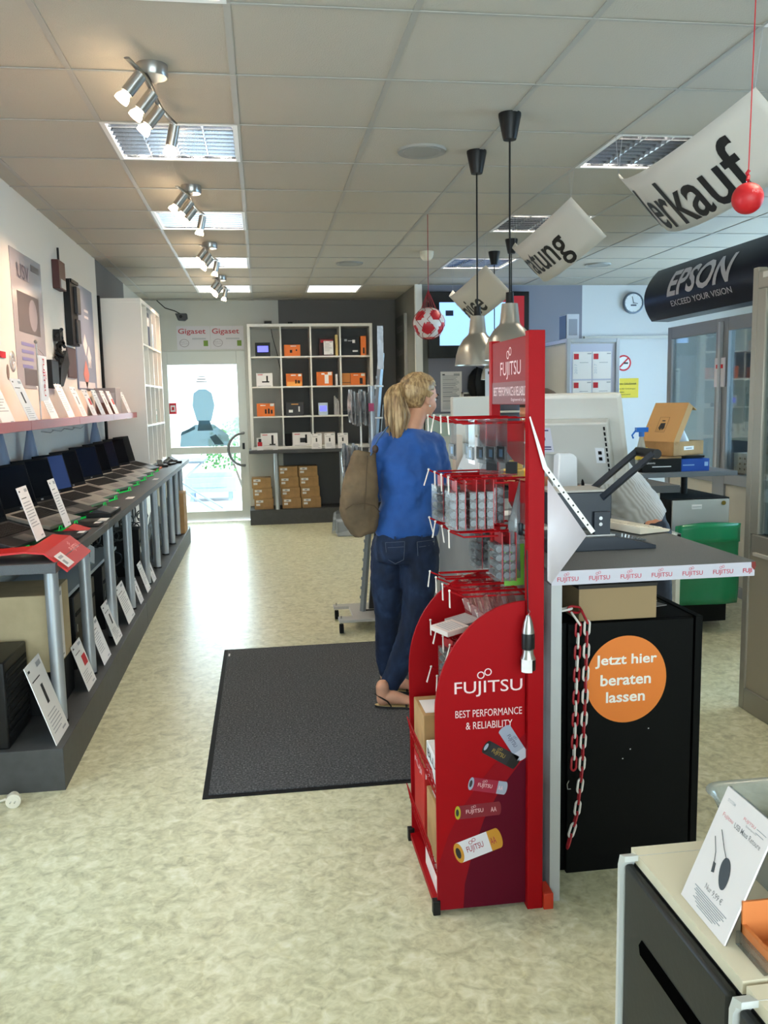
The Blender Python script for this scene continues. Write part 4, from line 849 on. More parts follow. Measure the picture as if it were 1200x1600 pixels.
bw = mat('battery_white', (222, 218, 228), .35); bgold = mat('battery_gold', (200, 140, 45), .35); bsil = mat('battery_silver', (158, 164, 186), .35); bdark = mat('battery_dark', (40, 38, 44), .35); bmag = mat('battery_crimson', (156, 26, 58), .35); bgr = mat('battery_lime', (180, 170, 40), .35); pk = mat('pale_pink_letter', (236, 190, 196), .5)
batt((.592, .208), .30, .125, .033, [bw, bgold, bgold, bdark], 'AA', mat('logo_red2', (160, 30, 60), .5), 'big')
batt((.592, .318), .03, .125, .021, [mat('battery_wine', (128, 26, 44), .35), mat('battery_wine', 0), bgr, bdark], 'AA', pk, 'lime')
batt((.622, .392), -.22, .105, .020, [bmag, bsil, bsil, bdark], 'AA', pk, 'crimson')
batt((.662, .485), -.56, .105, .021, [bdark, mat('battery_black', (24, 22, 24), .35), mat('battery_black', 0), bsil], '', mat('gold_letter', (170, 140, 60), .5), 'black')
batt((.700, .518), -1.02, .105, .020, [bsil, mat('battery_pale', (190, 192, 208), .35), bsil, bsil], '', mat('grey_letter', (90, 92, 110), .5), 'silver')
b = MB(); b.M = frame((0, 2.3604, 0), (1,0,0), (0,0,1)); fujitsu(b, .523, .668, .203, h=.047, bold=.002)
b2 = mat('panel_letter_white', (240, 210, 212), .5); part('lettering', b, b2, fsp, recalc=False)
b = MB(); b.M = frame((0, 2.3604, 0), (1,0,0), (0,0,1)); put_text(b, 'BEST PERFORMANCE', .525, .607, .200, .022); put_text(b, '& RELIABILITY', .556, .570, .140, .022); part('slogan', b, b2, fsp, recalc=False)
# posts, sign, grid
for y0, nm in ((2.34, 'front_post'), (2.80, 'rear_post')):
    b = MB(); b.box(.737 if y0 < 2.5 else .755, .784, y0, y0+.035, 0, 1.714); part(nm, b, red, t, bevel=.002)
b = MB(); b.box(.757, .775, 2.376, 2.80, 1.508, 1.706); sg = part('header_sign', b, mat('sign_salmon_red', (140, 30, 36), .5, ior=1.3), t, bevel=.002)
b = MB(); b.M = frame((.7562, 2.70, 1.585), (0,-1,0), (0,0,1)); fujitsu(b, .0, .0, .22, h=.055, bold=.0); part('lettering', b, b2, sg, recalc=False)
b = MB(); b.box(.7555, .7568, 2.386, 2.795, 1.51, 1.578); part('slogan_band', b, mat('sign_band', (120, 48, 52), .45), sg)
b = MB(); b.M = frame((.755, 2.775, 1.535), (0,-1,0), (0,0,1)); put_text(b, 'BEST PERFORMANCE & RELIABILITY', 0, 0, .37, .028, bold=.012); put_text(b, 'Engineered in Japan', .20, -.018, .165, .011); part('slogan', b, b2, sg, recalc=False)
b = MB()
for z in (1.45, 1.28, 1.12, .94, .78, .61, .45, .30): b.tube([(.765, 2.375, z), (.765, 2.80, z)], .0035, 6)
for k in range(2): y = 2.42+k*.34; b.tube([(.768, y, .14), (.768, y, .99)], .003, 6)
b.box(.76, .775, 2.375, 2.80, .02, .05); part('rear_grid', b, red, t)
b = MB(); b.box(.46, .80, 2.368, 2.812, .012, .03); part('base_tray', b, red, t)
b = MB(); b.box(.785, .815, 2.33, 2.40, .0, .05); part('base_foot', b, mat('foot_orange_red', (200, 52, 26), .45), t, bevel=.002)
for x, y in ((.462, 2.367), (.462, 2.813)): b = MB(); b.box(x-.010, x+.012, y-.012, y+.012, 0, .045); part('corner_cap', b, black, t, bevel=.002)
tagm = mat('hook_tag_white', (226, 216, 208), .5); rnd = random.Random(21)
LV = [1.477, 1.302, 1.145, .965, .80, .64]; HY = [2.45, 2.55, 2.65, 2.75]; hooks = []
for li, z in enumerate(LV):
    for hi, y in enumerate(HY):
        x0 = .53
        h = MB(); h.tube([(.765, y, z-.02), (x0+.045, y, z-.02), (x0+.01, y, z-.005), (x0, y, z)], .0028, 6); h.tube([(.765, y+.012, z-.035), (.765, y, z-.02)], .003, 5)
        h.tube([(.765, y-.008, z-.006), (x0+.03, y-.008, z-.006)], .0022, 5); h.tube([(.765, y+.008, z-.006), (x0+.03, y+.008, z-.006)], .0022, 5)
        hk = part('hook', h, red, t)
        tg = MB(); a = rnd.uniform(-.5, .5) if rnd.random() < .5 else .1; L_ = .05
        tg.tube([(x0, y, z), (x0-.002+a*.03, y+a*.01, z-L_)], [(.002, .003), (.002, .008)], 6); tg.sphere((x0, y, z+.001), .004, 8); part('price_tag', tg, tagm, hk)
# wire baskets with boxes at the bottom
for z, x0 in ((.44, .455), (.20, .45)):
    b = MB()
    for k in range(12): y = 2.38+k*.038; b.tube([(.76, y, z-.09), (x0+.02, y, z-.09), (x0, y, z+.01)], .002, 5)
    for x, zz in ((x0, z+.01), (x0+.01, z-.04), (x0+.02, z-.09), (.6, z-.09), (.75, z-.09)): b.tube([(x, 2.374, zz), (x, 2.806, zz)], .0022, 5)
    part('wire_basket', b, red, t)
def sbox(name, lab, x0, x1, y0, y1, z0, z1, m, txt=None, tm=None):
    t = thing(name, lab, 'box', ((x0+x1)/2, (y0+y1)/2, z0)); b = MB(); b.box(x0, x1, y0, y1, z0, z1); part('box', b, m, t, bevel=.002)
    b = MB(); b.box(x0+.01, x1-.02, y0+.02, y1-.04, z1+.0003, z1+.001); part('label_sticker', b, paper, t)
    if txt: b = MB(); b.M = frame((x0-.001, y1-.02, z1-.04), (0,-1,0), (0,0,1)); put_text(b, txt, 0, 0, (y1-y0)*.7, .025); b.M = frame((x0+.005, y0-.001, z1-.04), (1,0,0), (0,0,1)); put_text(b, txt, 0, 0, .06, .025); part('lettering', b, tm or inkd, t)
sbox('small_carton', 'brown carton on the upper basket of the battery stand, back one', .475, .60, 2.60, 2.78, .3535, .53, carton)
sbox('white_box', 'white boxes with black lettering on the upper basket of the stand', .48, .60, 2.40, 2.585, .3535, .455, paper, 'BLU')
sbox('red_box', 'red box with white label in the lower basket, leaning out of the stand', .475, .62, 2.61, 2.79, .1135, .345, redc, 'FUJI', b2)
sbox('small_carton', 'brown carton in the lower basket of the battery stand', .48, .60, 2.43, 2.59, .1135, .30, carton)
sbox('white_box', 'white packs at the bottom tray of the stand', .475, .62, 2.40, 2.60, .0315, .10, mat('box_pinkish', (226, 206, 204), .6))
# blister packs
bl_red = mat('blister_card_red', (170, 30, 38), .4); bl_film = glass('blister_film', (232, 235, 238), .04, .2, .04); b_sil = mat('cell_silver', (96, 98, 102), .4, .3)
def make_blister(rows=4, bat=True):
    t = thing('battery_pack', 'x', 'battery pack'); b = MB(); h = .04+.026*rows
    b.box(-.0012, .0012, -.042, .042, -h, 0, 0); part('card', b, [bl_red], t)
    for r in range(rows):
        b = MB()
        for c in (-1, 1):
            z = -.048-.026*r; b.tube([(-.009, c*.002, z), (-.009, c*.040, z)], .0095, 10); b.tube([(-.009, c*.040, z), (-.009, c*.042, z)], .004, 8)
        part('cell', b, b_sil, t)
    b = MB(); b.box(-.021, -.0013, -.043, .043, -h+.002, -.034); part('blister', b, bl_film, t); return t
def make_cardpack():
    t = thing('memory_card_pack', 'x', 'memory card pack'); b = MB(); b.box(-.0008, .0008, -.04, .04, -.13, 0); part('card', b, glass('clear_card', (242, 244, 246), .015, .1, .05, (210, 215, 220)), t)
    b = MB(); b.box(-.006, -.0013, -.034, .034, -.118, -.082, 0); part('module', b, [mat('chip_black', (28, 32, 38), .3)], t)
    b = MB(); b.box(-.0065, -.006, -.02, .005, -.112, -.09); part('chip_label', b, mat('chip_blue', (90, 130, 170), .3), t); return t
bp = make_blister(4); bp_used = False; cp = make_cardpack(); cp_used = False
def hang(proto, flag, x, y, z, lab, grp, rz=0):
    global bp_used, cp_used
    u = bp_used if flag == 'b' else cp_used
    if not u:
        proto.location = (x, y, z); proto.rotation_euler = (0, 0, rz); proto['label'] = lab; proto['group'] = grp
        if flag == 'b': bp_used = True
        else: cp_used = True
        return proto
    return dup(proto, (x, y, z), rz, lab, grp)
lvn = ['top', 'second', 'third', 'fourth', 'fifth', 'lowest']; hn = ['front', 'second', 'third', 'rear']
def zoff(l): return LV[l]-.006
def run(l, h, xs, kind='b'):
    nm = ['battery blister pack', 'clear memory module pack'][kind == 'c']
    for i, x in enumerate(xs):
        w = 'outermost of' if i == 0 else ('innermost of' if i == len(xs)-1 else '%s from the tip of' % ['', 'second', 'third', 'fourth', 'fifth', 'sixth', 'seventh'][i])
        hang(bp if kind == 'b' else cp, kind, x, HY[h]+rnd.uniform(-.002, .002), zoff(l), '%s, %s those on the %s row, %s hook' % (nm, w, lvn[l], hn[h]), 'packs on the %s row, %s hook' % (lvn[l], hn[h]), rnd.uniform(-.12, .12))
run(1, 0, [.548, .574, .600, .626, .652]); run(1, 2, [.548, .575, .602]); run(1, 1, [.665, .69, .715]); run(1, 3, [.70, .725])
run(2, 0, [.68, .70, .72]); run(2, 2, [.67, .70]); run(4, 1, [.548, .57]); run(4, 3, [.70, .73])
run(0, 0, [.60, .63, .66, .69], 'c'); run(0, 2, [.59, .64, .70], 'c')
# red card packs further in on the top row
def make_redpack():
    t = thing('card_reader_pack', 'x', 'memory card pack'); b = MB(); b.prism([(-.04, 0), (.04, 0), (.04, -.06), (-.01, -.12), (-.04, -.13)], -.001, .001); b.v = [Vector((p.y, p.x, p.z)) for p in b.v]; part('card', b, bl_red, t)
    b = MB(); b.box(-.002, .0, -.04, .04, -.17, -.06); part('sleeve', b, bl_film, t); b = MB(); b.box(-.008, -.002, -.02, .015, -.155, -.12); part('module', b, mat('chip_black', 0), t); return t
r1 = make_redpack(); r1.location = (.725, 2.47, 1.462); r1.rotation_euler = (0, 0, .9); r1['label'] = 'red carded reader pack on the top row beside the front post'; r1['group'] = 'red carded packs on the top row'
dup(r1, (.70, 2.60, 1.462), .9, 'red carded reader pack on the top row, farther from the front post')
dup(r1, (.735, 2.43, 1.285), .5, 'red carded pack on the second row close to the front post')
# clear empty-looking pouches on row four
def make_pouch():
    t = thing('clear_pouch', 'x', 'clear pouch'); b = MB()
    b.grid(lambda u, v: (-.001-.02*math.sin(PI*u)*v, -.045+.09*u, -.14*v), 6, 5); part('film', b, glass('pouch_film', (230, 205, 205), .14, .1, .15, (205, 150, 150)), t, recalc=False)
    b = MB(); b.box(-.012, .0, -.03, .03, -.135, -.10); part('item', b, tagm, t); return t
pw = make_pouch(); k = 0
for h in (0, 1, 2, 3):
    for x in (.63, .67, .71):
        lab = 'clear pouch hanging on the fourth row, %s hook, %s' % (hn[h], {.63: 'outer', .67: 'middle', .71: 'inner'}[x])
        if k == 0: pw.location = (x, HY[h], zoff(3)); pw['label'] = lab; pw['group'] = 'clear pouches on the fourth row'; pw.rotation_euler = (0, -.3, .1)
        else: dup(pw, (x, HY[h], zoff(3)), 0, lab, tilt=(0, -.3, .1))
        k += 1
for k, (x, y, lab) in enumerate(((.555, 2.56, 'square white printed packet lying on the fifth row hooks, outer'), (.615, 2.63, 'square grey printed packet lying on the fifth row hooks, inner'))):
    t2 = thing('square_packet', lab, 'packet', (x, y, .815)); b = MB(); b.M = Matrix.Translation((x, y, .815)) @ Matrix.Rotation(.35, 4, 'Z') @ Matrix.Rotation(-.12, 4, 'Y'); b.box(-.04, .04, -.05, .05, 0, .016); part('box', b, mat('packet_%d' % k, [(214, 198, 192), (160, 150, 148)][k], .5), t2, bevel=.001)
    b = MB(); b.M = Matrix.Translation((x, y, .8312)) @ Matrix.Rotation(.35, 4, 'Z') @ Matrix.Rotation(-.12, 4, 'Y')
    for q in range(6): b.box(-.03+.01*q, -.026+.01*q, -.04, .035, 0, .0006)
    part('print', b, ink, t2)
# green pack, torch and plastic sleeve
t = thing('green_pack', 'green blister pack hanging behind the front post on the third row', 'pack', (.72, 2.46, .98)); b = MB(); b.box(.695, .755, 2.44, 2.443, .975, 1.10, 0); part('card', b, mat('pack_lime', (104, 168, 48), .4), t)
b = MB(); b.box(.71, .74, 2.425, 2.44, 1.0, 1.05); part('blister', b, bl_film, t)
t = thing('torch', 'silver and black torch hanging on a black strap in front of the stand', 'torch', (.732, 2.325, .79))
b = MB(); b.tube([(.73, 2.333, 1.10), (.731, 2.33, 1.0), (.732, 2.327, .92)], [(.0018, .004)]*3, 6); part('strap', b, black, t)
b = MB(); b.lathe([(0, .912), (.006, .912), (.013, .892), (.0175, .868), (.018, .86)], (.732, 2.325, 0), 20); b.lathe([(.0155, .812), (.016, .80), (.0215, .785), (.0215, .765), (.0, .765)], (.732, 2.325, 0), 20); part('body', b, steel, t)
b = MB(); b.lathe([(.018, .86), (.019, .855), (.019, .815), (.0155, .812)], (.732, 2.325, 0), 20); part('grip', b, black, t)
b = MB(); b.lathe([(.0218, .783), (.0218, .752), (0, .752)], (.732, 2.325, 0), 20); hd = part('head', b, black, t)
b = MB(); vs = [(.732+.0222*math.cos(a), 2.325+.0222*math.sin(a), z) for a in [math.radians(q) for q in range(195, 290, 10)] for z in (.748, .786)]; b.add(vs, [(2*q, 2*q+2, 2*q+3, 2*q+1) for q in range(9)]); part('label_sticker', b, paper, hd)
b = MB(); b.tube([(.732, 2.327, .93), (.738, 2.327, .922), (.732, 2.327, .912)], .0012, 6); part('ring', b, chrome, t)
t = thing('plastic_sleeve', 'white punched plastic sleeve hanging askew between post and counter', 'plastic sleeve', (.83, 2.345, 1.0))
def sl(x, z): return (x, 2.352-.05*(1.5-z)*.2 - .02, z)
b = MB(); b.add([sl(.789, 1.30), sl(.905, 1.135), sl(.80, 1.0), sl(.789, 1.01)], [(0,1,2,3)]); part('paper_sheet', b, mat('sleeve_white', (212, 205, 214), .35, bump=.3, bscale=18), t, mods=[solidify(.001)])
b = MB(); a_, c_ = Vector(sl(.735, 1.475)), Vector(sl(.918, 1.14)); n_ = Vector((.012, 0, .007)); e_ = Vector((0,-.0015,0))
m_ = Vector(sl(.775, 1.33))
b.add([a_+e_, m_+e_, m_+n_+e_, a_+n_*.3+e_, c_+e_, c_+n_+e_], [(0,1,2,3), (1,4,5,2)], 0)
for k in range(9):
    p = m_+(c_-m_)*(.08+k*.1)+n_*.5+e_*1.5; b.add([p+Vector((.003*math.cos(q*PI/4), 0, .003*math.sin(q*PI/4))) for q in range(8)], [tuple(range(8))], 1)
part('punched_edge', b, [paper, inkd], t, recalc=False)
b = MB(); b.add([(.70, 2.42, 1.16), (.7365, 2.42, 1.30), (.7365, 2.42, 1.02), (.72, 2.42, 1.04)], [(0,1,2,3)]); part('left_flap', b, plastic_bag, t, mods=[solidify(.001)])
# ------------------------------------------------------------------ things on the counter
t = thing('lever_punch', 'dark blue heavy lever punch with two raised arms on the counter', 'punch', (1.1, 2.75, CZ)); pm = mat('punch_blue_black', (34, 42, 54), .4)
b = MB(); b.prism([(.90, CZ), (1.275, CZ), (1.275, CZ+.012), (1.14, CZ+.045), (.90, CZ+.045)], 2.66, 2.86); part('base', b, pm, t, bevel=.002)
b = MB(); b.prism([(.93, CZ+.19), (1.135, CZ+.19), (1.135, CZ+.10), (1.09, CZ+.07), (.95, CZ+.07)], 2.70, 2.84); part('housing', b, pm, t, bevel=.003)
b = MB(); b.box(.925, 1.115, 2.70, 2.845, CZ+.1905, CZ+.197); part('top_plate', b, mat('plate_beige', (176, 172, 166), .5), t)
b = MB(); b.box(1.07, 1.125, 2.685, 2.70, CZ+.045, CZ+.125); col_ = part('bracket', b, pm, t, bevel=.001)
b = MB()
for z in (.085, .105): b.cyl((1.09, 2.686, CZ+z), (1.09, 2.680, CZ+z), .006, n=12)
part('bolt', b, chrome, col_)
b = MB(); b.box(.98, 1.14, 2.68, 2.78, CZ+.0455, CZ+.05); part('slide_plate', b, steel, t)
for y in (2.70, 2.83):
    b = MB(); b.tube([(1.10, y, CZ+.17), (1.275, y, CZ+.31)], [(.012, .014)]*2, 4); part('arm', b, pm, t)
b = MB(); b.cyl((1.285, 2.69, CZ+.31), (1.285, 2.84, CZ+.31), .016, n=14); part('grip', b, black, t)
b = MB()
for k in range(8): b.tube([(1.17+.012*k, 2.70+.004*k, CZ+.02), (1.175+.012*k, 2.705, CZ+.045-.003*k), (1.18+.012*k, 2.72, CZ+.02)], .003, 6)
solo('keys', b, silver, 'small heap of metal keys behind the lever punch base', 'keys')
t = thing('keyboard', 'white keyboard lying behind the punch on the counter', 'keyboard', (1.38, 3.1, CZ))
b = MB(); b.M = Matrix.Translation((1.335, 3.15, CZ)) @ Matrix.Rotation(math.radians(-72), 4, 'Z'); b.prism([(-.07, .004), (.07, .004), (.075, .012), (-.07, .032)], -.22, .22, plane='yz'); part('case', b, mat('keyboard_ivory', (226, 218, 200), .5), t, bevel=.002)
K = MB(); K.M = b.M @ Matrix.Translation((0, 0, .0205)) @ Matrix.Rotation(-.138, 4, 'X')
for r in range(5):
    for c in range(18): K.box(-.205+c*.0228, -.186+c*.0228, -.055+r*.022, -.037+r*.022, .0015, .006)
part('keys', K, mat('key_ivory', (214, 206, 188), .5), t)
t = thing('all_in_one_computer', 'white all-in-one computer seen from behind on the counter', 'computer', (1.15, 3.0, CZ)); pcw = mat('pc_white', (200, 198, 192), .45); pcw2 = mat('pc_white2', (214, 216, 220), .4)
b = MB(); b.box(.98, 1.20, 2.93, 3.15, CZ, CZ+.012); part('foot', b, pcw2, t, bevel=.004)
b = MB(); b.prism([(1.045, CZ+.012), (1.13, CZ+.012), (1.125, CZ+.30), (1.055, CZ+.30)], 2.99, 3.05); part('stand_column', b, pcw2, t, bevel=.006)
A0 = Vector((1.03, 3.02, 1.215)); xd = Vector((1, -.18, 0)).normalized(); zd = Vector((-.36, .12, 1)).normalized()
# panel outline in its own plane: leans back, far corner lower right
PM = frame((1.315, 2.97, 1.225), (.82, -.57, 0), (-.30, -.43, .85))
b = MB(); b.M = PM; b.box(-.34, 0, 0, .028, 0, .36); part('screen_case', b, pcw, t, bevel=.012)
b = MB(); b.M = PM; b.prism([(-.32, .265), (-.045, .27), (-.045, .0), (-.19, .0), (-.22, .13), (-.32, .13)], -.035, 0); bs = part('back_housing', b, mat('pc_grey_back', (184, 182, 176), .45), t, bevel=.006)
b = MB(); b.M = PM
for k in range(10): u = k/10; b.box(-.062, -.056, -.0365, -.035, .24-.225*u, .254-.225*u)
part('vent_slots', b, black, bs)
b = MB(); b.M = PM; b.box(-.10, -.068, -.037, -.035, .10, .165, 0); b.box(-.09, -.078, -.0385, -.037, .138, .152, 1); b.box(-.09, -.078, -.0385, -.037, .112, .126, 1); part('port_plate', b, [pcw2, black], bs)
b = MB(); b.M = PM; b.box(-.31, -.25, -.036, -.035, .145, .25, 0); b.box(-.302, -.258, -.0365, -.036, .165, .17, 1); b.box(-.302, -.258, -.0365, -.036, .155, .159, 1); b.box(-.302, -.258, -.0365, -.036, .237, .242, 1); b.sphere((-.28, -.0365, .205), (.006, .0005, .012), 10, 1); part('type_label', b, [mat('label_lilac', (196, 194, 206), .5), mat('label_navy', (52, 48, 96), .5)], bs)
b = MB(); b.M = PM; b.box(-.325, -.015, .028, .029, .02, .345); part('display', b, dscr, t)
for x, dx in ((1.16, -.03), (1.22, -.05)):
    b = MB(); b.tube([(x, 3.03, 1.235), (x+.01, 3.05, 1.17), (x+dx*.4, 3.07, 1.10), (x+dx, 3.09, CZ+.012)], .006, 8); part('cable', b, black, t)
# rear counter clutter
t = thing('monitor', 'beige monitor seen from the back behind the battery stand', 'monitor', (1.22, 4.75, CZ)); cm = mat('monitor_beige', (206, 202, 192), .5)
b = MB(); b.M = frame((1.06, 4.75, 1.30), (1, .35, 0), (-.08, 0, 1)); b.box(0, .32, 0, .03, -.02, .24); part('case', b, cm, t, bevel=.006)
b = MB(); b.box(1.05, 1.09, 4.66, 4.74, CZ, 1.33); part('edge_column', b, mat('monitor_warm', (222, 206, 190), .5), t); b = MB(); b.box(1.05, 1.3, 4.65, 4.85, CZ, CZ+.015); part('foot', b, cm, t, bevel=.004)
b = MB(); b.box(1.20, 1.24, 4.76, 4.80, CZ+.015, 1.32); part('stem', b, cm, t)
t = thing('leaflet_holder', 'leaning leaflet holder with grey leaflets on the rear counter', 'leaflet holder', (1.15, 4.57, CZ))
for k in range(3):
    b = MB(); b.M = frame((1.02+.045*k, 4.60+.02*k, CZ+.065), (.86, .1, -.45), (.45, .15, .86)); b.box(0, .125, 0, .003, 0, .27); part('leaflet', b, [paper, mat('leaflet_grey2', (168, 172, 178), .6), cream][k], t)
b = MB(); b.M = frame((1.015, 4.59, CZ+.062), (.86, .1, -.45), (.45, .15, .86)); b.box(0, .22, -.003, 0, 0, .08); b.box(.02, .10, -.03, .14, -.005, 0); part('front_plate', b, acryl, t)
t = thing('toy_digger', 'yellow toy machine with red front on the rear counter', 'toy', (1.42, 4.75, CZ)); yel = mat('toy_yellow', (240, 190, 30), .45)
b = MB(); b.box(1.34, 1.50, 4.70, 4.80, CZ+.03, CZ+.10); part('body', b, yel, t, bevel=.012); b = MB(); b.box(1.39, 1.45, 4.71, 4.79, CZ+.1, CZ+.15); part('cabin', b, yel, t, bevel=.006)
b = MB(); b.sphere((1.36, 4.69, CZ+.05), (.028, .02, .025), 14); part('red_nose', b, inkr, t)
for x in (1.37, 1.47): b = MB(); b.cyl((x, 4.69, CZ+.03), (x, 4.81, CZ+.03), .03, n=18); part('wheel', b, black, t)
t = thing('yellow_box', 'yellow and black cable box at the left of the toy on the rear counter', 'box', (1.26, 4.9, CZ)); b = MB(); b.box(1.30, 1.335, 4.82, 4.98, CZ, CZ+.1); part('box', b, yel, t, bevel=.004); b = MB(); b.box(1.305, 1.33, 4.818, 4.82, CZ+.02, CZ+.05); part('stripe', b, black, t)
t = thing('telephone', 'grey desk telephone on the rear counter near the woman', 'phone', (.98, 4.72, CZ)); b = MB(); b.prism([(.92, CZ), (1.04, CZ), (1.04, CZ+.03), (.92, CZ+.08)], 4.64, 4.82); part('base', b, mat('phone_grey', (180, 184, 190), .45), t, bevel=.004)
b = MB(); b.box(.915, .955, 4.64, 4.82, CZ+.078, CZ+.10); part('receiver', b, mat('phone_dark', (48, 50, 54), .4), t, bevel=.008)
t = thing('paper_tray', 'stack of white paper trays with red paper on the rear counter', 'paper tray', (.93, 5.02, CZ))
for k in range(4): b = MB(); b.box(.86, 1.02, 4.88, 5.16, CZ+.001+k*.065, CZ+.01+k*.065); b.box(.86, .864, 4.88, 5.16, CZ+k*.065, CZ+.05+k*.065); b.box(1.016, 1.02, 4.88, 5.16, CZ+k*.065, CZ+.05+k*.065); part('tray', b, paper, t)
b = MB(); b.box(.87, 1.01, 4.89, 5.1, CZ+.206, CZ+.215); part('red_paper', b, redc, t)
b = MB(); b.box(1.52, 1.70, 4.6, 4.85, CZ, CZ+.012); solo('paper_pile', b, paper, 'flat pile of white papers on the rear counter', 'papers')
b = MB(); b.M = Matrix.Translation((.98, 3.62, CZ)) @ Matrix.Rotation(.3, 4, 'Z'); b.box(-.1, .12, -.06, .06, 0, .003); solo('paper_sheet', b, paper, 'white sheet lying on the counter beside the woman', 'paper')
# ------------------------------------------------------------------ pendants, balls and banners hung from the ceiling
def make_pendant(L):
    t = thing('pendant_lamp', 'x', 'pendant lamp'); b = MB(); b.lathe([(0, 0), (.052, 0), (.052, -.012), (.034, -.10), (.03, -.115), (0, -.115)], n=28); part('ceiling_cup', b, black, t)
    b = MB(); b.tube([(0, 0, -.115), (0, 0, -L+.03)], .0045, 8); part('cord', b, black, t)
    b = MB(); b.lathe([(0, -L+.045), (.018, -L+.045), (.02, -L), (.022, -L-.01)], n=18); part('cord_grip', b, black, t)
    z = -L-.005; b = MB(); b.lathe([(.02, z), (.038, z-.002), (.047, z-.09), (.052, z-.10), (.078, z-.125), (.103, z-.165), (.117, z-.21), (.122, z-.25), (.124, z-.262), (.120, z-.262), (.112, z-.21), (.09, z-.155), (.05, z-.115), (.02, z-.10)], n=44)
    part('shade', b, mat('shade_aluminium', (178, 174, 166), .30, .85), t, sharp=1.2)
    b = MB(); b.sphere((0, 0, z-.2), .03, 14); part('bulb', b, mat('bulb_white', (240, 240, 235), .3), t); return t
p = make_pendant(.845); p.location = (1.17, 4.63, CE); p['label'] = 'left brushed aluminium pendant with long black cord, in front of the TV'; p['group'] = 'aluminium pendant lamps'
dup(p, (1.175, 4.03, CE), 0, 'larger looking aluminium pendant just behind the red header sign')
q = make_pendant(.86); q.location = (2.10, 7.69, CE); q['label'] = 'far pendant whose black cup hangs before the farthest hanging banner light'; q['group'] = 'aluminium pendant lamps'
dup(q, (2.085, 7.10, CE), 0, 'far pendant whose cup is half hidden by the middle banner')
t = thing('stress_ball', 'red foam ball on a red string at the upper right', 'ball', (1.665, 2.846, 2.135))
b = MB(); b.sphere((1.665, 2.846, 2.187), .052, 32); part('ball', b, mat('ball_red', (205, 30, 38), .45), t)
b = MB(); b.tube([(1.665, 2.846, 2.25), (1.67, 2.846, CE)], .0022, 6); b.tube([(1.66, 2.84, 2.245), (1.668, 2.85, 2.262), (1.662, 2.85, 2.27), (1.668, 2.846, 2.28)], .006, 8); part('string', b, inkr, t)
b = MB(); b.tube([(1.665+.006*math.cos(a), 2.846, 2.245+.008*math.sin(a)) for a in [PI*2*k/12 for k in range(12)]], .0015, 6, closed=True); part('ring', b, chrome, t)
vs, fs = text_geo('FUJITSU', .055, .013, .02); c = Vector((1.665, 2.846, 2.187)); b = MB()
base = Vector((-1.64, -2.85, .1)); fd = Vector((-.15, -1, .12)).normalized(); rx = Vector((1, -.15, 0)).normalized(); uz = rx.cross(fd).normalized()
if uz.z < 0: uz = -uz
nv = [c+(fd+rx*((v.x-.005)/.052)+uz*((v.y)/.052)).normalized()*.0526 for v in vs]; b.add(nv, fs); part('lettering', b, mat('ball_letter', (225, 130, 140), .5), t, recalc=False)
# football in a net
t = thing('football', 'white football with red pentagons hanging in a red net', 'football', (1.207, 6.186, 1.95)); fc = Vector((1.207, 6.186, 2.068)); R_ = .112
bmx = bmesh.new(); bmesh.ops.create_icosphere(bmx, subdivisions=4, radius=R_); phi = (1+5**.5)/2
ico = [Vector(v).normalized() for v in [(0,1,phi),(0,-1,phi),(0,1,-phi),(0,-1,-phi),(1,phi,0),(-1,phi,0),(1,-phi,0),(-1,-phi,0),(phi,0,1),(-phi,0,1),(phi,0,-1),(-phi,0,-1)]]
RR = Matrix.Rotation(.35, 3, 'Z') @ Matrix.Rotation(.5, 3, 'X'); ico = [RR @ v for v in ico]
b = MB(); b.add([fc+v.co for v in bmx.verts], [tuple(v.index for v in f.verts) for f in bmx.faces])
for k, f in enumerate(bmx.faces): b.m[k] = 1 if max(f.calc_center_median().normalized().dot(v) for v in ico) > .925 else 0
bmx.free(); part('ball', b, [mat('football_white', (222, 216, 216), .35), mat('football_red', (196, 34, 48), .4)], t)
b = MB(); top = Vector((1.205, 6.186, 2.30))
for k in range(8):
    a = 2*PI*k/8; pts = [top]
    for j in range(9): e = math.radians(62-18*j*.98+0); a2 = a+.5*math.sin(j*PI/2)*.6; pts.append(fc+Vector((math.cos(e)*math.cos(a2), math.cos(e)*math.sin(a2), math.sin(e)))*(R_+.004) if e > -PI/2 else fc+Vector((0,0,-R_-.004)))
    b.tube(pts, .0022, 5)
b.tube([top, (1.207, 6.186, CE)], .0025, 6); part('net', b, mat('net_red', (150, 24, 40), .6), t)
